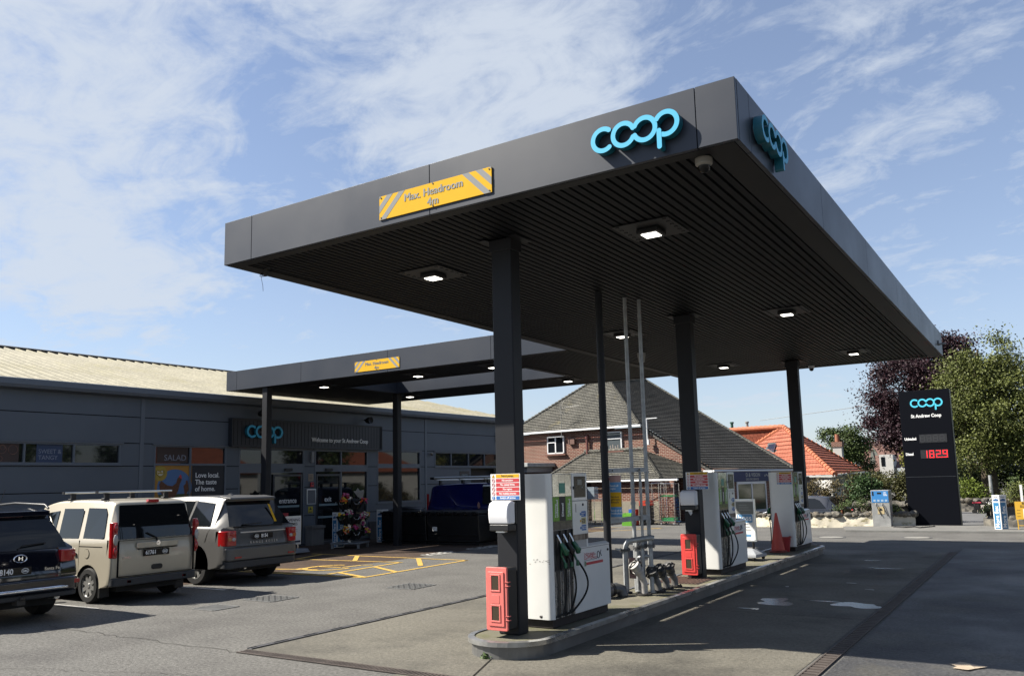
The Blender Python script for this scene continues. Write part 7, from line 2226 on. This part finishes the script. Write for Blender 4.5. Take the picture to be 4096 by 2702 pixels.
bush('glossy_shrub', 'glossy dark green shrub left of the air machine', 'shrub', [(-6.35, 35.6, 1.15, .65, .5, .75), (-6.2, 35.6, 1.6, .5, .4, .4)], 5000, .085, leafm('leaf_glossy', (.04, .085, .02)), 22, 40, .15)
bush('mixed_hedge', 'tall hedge with reddish tips behind the air machine', 'hedge', [(-5.3, 36.4, 1.45, .8, .5, .65), (-4.7, 36.0, 1.2, .5, .4, .7), (-6.4, 37.0, 1.6, .9, .5, .45), (-4.4, 36.4, 1.6, .5, .4, .5)], 9000, .085, leafm('leaf_hedge', (.085, .085, .022)), 23, 70, .17)
bush('ivy_clump', 'low ivy and weeds on the rubble bank', 'plant', [(-6.9, 34.3, .75, .4, .2, .22), (-5.0, 33.9, .62, .3, .2, .2), (-6.0, 34.1, .8, .5, .2, .15)], 1500, .06, L_mid, 24, 20, .1)
bush('laurel', 'bright yellow green bush at the end of the driveway', 'shrub', [(-3.7, 49.5, 1.05, .55, .5, .55), (-3.3, 49.5, .8, .45, .4, .4)], 4500, .10, L_bright, 25, 40, .16)
bush('white_flowers', 'white flowering plant on the garden bank', 'plant', [(-1.85, 35.8, .82, .16, .2, .12)], 500, .05, L_mid, 26, 10, .05, extra=(signw, 260, .06))
bush('orange_shrub', 'orange leaved shrub next to the folded blue advert', 'shrub', [(-1.15, 35.7, .72, .32, .3, .16), (-.6, 35.7, .75, .3, .3, .16)], 1800, .06, L_or, 27, 24, .08)
bush('weedy_growth', 'straggly green growth at the foot of the garden bank', 'plant', [(-2.0, 35.4, .4, .22, .2, .28), (-1.9, 36.6, .5, .25, .3, .3)], 900, .07, L_mid, 28, 14, .1)
bush('garden_shrubs', 'green garden shrubs behind the white post', 'shrub', [(-1.0, 44, .95, .8, .6, .45), (.4, 43, .9, .8, .6, .5), (-1.6, 44.5, .8, .4, .4, .4)], 5000, .09, L_green, 29, 50, .2)
bush('slim_conifer', 'slim upright conifer at the right edge', 'conifer', [(-1.45, 47, 1.0, .25, .25, .8)], 1500, .08, L_mid, 30, 20, .12)
bush('climbing_plant', 'yellow leaved climber hanging over the gable roof', 'plant', [(-5.6, 44, 2.7, .5, .3, .5), (-5.35, 44, 3.3, .25, .3, .6)], 1600, .11, leafm('leaf_lime', (.22, .22, .03)), 31, 24, .14)
far = leaves('far_wood', [(x, 96 + 4 * math.sin(x), 1.2, 5, 3, 1.3 + .5 * math.sin(x * 1.7)) for x in range(-70, 60, 6)], 16000, .5, L_mid, None, 40, 260, .9)
struct(far, 'stuff'); tag(far, 'distant belt of trees closing the horizon', 'wood')
t = thing('utility_pole', 'grey metal pole standing in front of the background trees', 'pole', (-2.67, 50, 0))
b = MB(); b.cyl((0, 0, 0), (0, 0, 1.75), .09, .08, 10); b.build('pole', galv, t)
b = MB(); b.tube([(-26, 90, 8.0), (-16, 88, 8.6), (-8.5, 86, 9.6), (0, 84, 11)], .025, 5)
tag(b.build('overhead_wire', black, None), 'thin overhead wire crossing the sky above the orange roof', 'wire')

# ------------------------------------------------------------------ roll cages and crates by the house
def cage(loc, rz, label, h=1.75, shelf=None, load=None):
    t = thing('roll_cage', label, 'roll cage', loc, rz, 'wire roll cages by the brick wall')
    w, d = .68, .6
    b = MB()
    for x in (0, w):
        for y in (0, d): b.cyl((x, y, .16), (x, y, h), .014, n=6)
        b.tube([(x, 0, h), (x, d, h)], .014, 6)
    b.tube([(0, d, h), (w, d, h)], .014, 6)
    b.build('frame', chrome, t)
    b = MB()
    for x in (0, w):
        for k in range(12):
            b.tube([(x, 0, .3 + k * (h - .35) / 11), (x, d, .3 + k * (h - .35) / 11)], .005, 4)
        for k in range(1, 4): b.tube([(x, d * k / 4, .2), (x, d * k / 4, h)], .005, 4)
    for k in range(12): b.tube([(0, d, .3 + k * (h - .35) / 11), (w, d, .3 + k * (h - .35) / 11)], .005, 4)
    b.build('wire_mesh', chrome, t)
    b = MB(); b.box(-.02, w + .02, -.02, d + .02, .14, .17); b.build('base', steel, t)
    for x, y in ((.05, .05), (w - .05, .05), (.05, d - .05), (w - .05, d - .05)):
        b = MB(); b.cyl((x - .015, y, .06), (x + .015, y, .06), .06, n=12); b.cyl((x, y, .1), (x, y, .15), .015, n=6); b.build('castor', M('castor', (.45, .45, .45), .5), t)
    return t
def crate(loc, rz, w, d, h, mt, label, group, n=1):
    for k in range(n):
        t = thing('crate', label if n == 1 else label[k], 'crate', (loc[0], loc[1], loc[2] + k * (h + .004)), rz, group)
        b = MB()
        b.box(0, w, 0, d, 0, .02)
        for a in ((0, w, 0, .015), (0, w, d - .015, d), (0, .015, .015, d - .015), (w - .015, w, .015, d - .015)):
            b.box(*a, .02, h * .38); b.box(*a, h * .62, h)
            b.box(a[0], a[1], a[2], a[3], h * .46, h * .54)
        for i in range(7):
            x = .01 + (w - .04) * i / 6; b.box(x, x + .02, 0.002, .013, .02, h)
        b.build('basket', mt, t)
cg = M('crate_green', (.17, .50, .04), .5); cgd = M('crate_dkgreen', (.02, .22, .07), .5); cb = M('crate_blue', (.02, .14, .62), .5); cr = M('crate_red', (.60, .05, .02), .5); ck = M('crate_black', (.02, .02, .022), .5); cw = M('crate_pale', (.30, .36, .42), .5)
ORD = ['bottom', 'second', 'third', 'fourth', 'fifth', 'sixth', 'seventh', 'eighth', 'top']
cage((-14.15, 33.35, 0), 0, 'tall wire roll cage with green trays nearest the second column')
cage((-15.05, 34.1, 0), 0, 'tall wire roll cage standing just behind the first cage', 1.78)
cage((-15.75, 34.3, 0), .05, 'wire roll cage at the back with dark trays in it', 1.5)
cage((-17.6, 33.4, 0), 0, 'wire roll cage visible beside the nearest pump', 1.12)
crate((-14.08, 33.42, .18), 0, .54, .45, .13, cgd, 'dark green tray on the base of the tall cage', 'trays and crates by the brick house')
crate((-14.08, 33.42, 1.20), 0, .54, .45, .06, cgd, 'dark green tray on the upper shelf of the tall cage', 'trays and crates by the brick house')
crate((-15.62, 32.7, 0), .02, .44, .4, .085, cg, ['lime green crate, %s of its stack of six' % ORD[k] for k in range(6)], 'trays and crates by the brick house', 6)
crate((-15.50, 33.15, .0), 0, .34, .3, .11, cb, ['blue crate behind the lime stack, %s of six' % ORD[k] for k in range(6)], 'trays and crates by the brick house', 6)
crate((-15.13, 33.45, 0), 0, .50, .42, .16, ck, ['black crate in the stack beside the lime one, %s of five' % ORD[k] for k in range(5)], 'trays and crates by the brick house', 5)
crate((-15.13, 33.45, .825), 0, .50, .42, .2, cr, 'red crate lying on the black crate stack', 'trays and crates by the brick house')
crate((-15.28, 33.1, 0.), 0, .14, .3, .68, cr, 'narrow upright orange red crate beside the blue ones', 'trays and crates by the brick house')
crate((-17.62, 33.42, 1.13), 0, .34, .4, .13, cw, ['pale blue crate on the low cage, %s of four' % ORD[k] for k in range(4)], 'trays and crates by the brick house', 4)
b = MB(); b.box(-13.25, -12.9, 34.2, 34.6, 0, 1.15); tag(b.build('blue_bin', M('bin_blue', (.01, .10, .32), .5), None, bevel=.04), 'blue bin half hidden behind the second column', 'bin')

# ------------------------------------------------------------------ houses across the road, seen mirrored in the shop windows
for i, (x, y, w, d, h, l) in enumerate(((16, 34, 12, 9, 3.2, 'white bungalow with terracotta roof across the road on the right'), (22, 58, 14, 10, 3.4, 'second terracotta roofed bungalow farther up the road'), (26, 14, 14, 9, 3.6, 'terracotta roofed house opposite the shop entrance'))):
    t = thing('house', l, 'house', (x, y, 0), .2)
    b = MB(); b.box(0, w * .7, 0, d, 0, h); b.build('wall', render_w, t)
    b = MB(); 
    b.hexa([(-.4, -.4, h), (w * .7 + .4, -.4, h), (w * .7 + .4, d + .4, h), (-.4, d + .4, h), (w * .3, d * .3, h + 2.6), (w * .4, d * .3, h + 2.6), (w * .4, d * .7, h + 2.6), (w * .3, d * .7, h + 2.6)]); b.build('roof', M('far_terracotta', (.30, .09, .045), .85, var=.2, vs=2), t)
    for k in range(3):
        b = MB(); b.box(-.03, 0, 1.2 + k * 2.6, 2.4 + k * 2.6, 1.0, 2.3); b.build('window', wgl, t)
tree('roadside_tree', 'round green tree mirrored in the left shop windows', (20, 24, 0), 7, .3, [(20, 24, 4.3, 3, 3, 2.3), (23, 29, 4.6, 3, 3, 2.5)], 7000, .35, L_mid, 53, clumps=80, spread=.5)
tree('roadside_tree', 'dark green tree behind the white bungalow across the road', (26, 38, 0), 8, .3, [(26, 39, 5.0, 4, 3, 2.6), (30, 46, 5, 4, 3, 2.6)], 7000, .38, L_dark, 54, clumps=80, spread=.5)
tree('roadside_tree', 'broad green tree across the road beyond the right edge', (14, 48, 0), 7, .3, [(14, 48, 4.6, 3, 3, 2.3)], 5000, .35, L_mid, 51, clumps=60, spread=.5)
tree('roadside_tree', 'broad green tree opposite the left part of the shop', (24, 5, 0), 8, .3, [(24, 5, 5, 3.5, 3.5, 2.8), (27, -2, 5, 3.5, 3.5, 2.8)], 7000, .4, L_mid, 52, clumps=80, spread=.6)
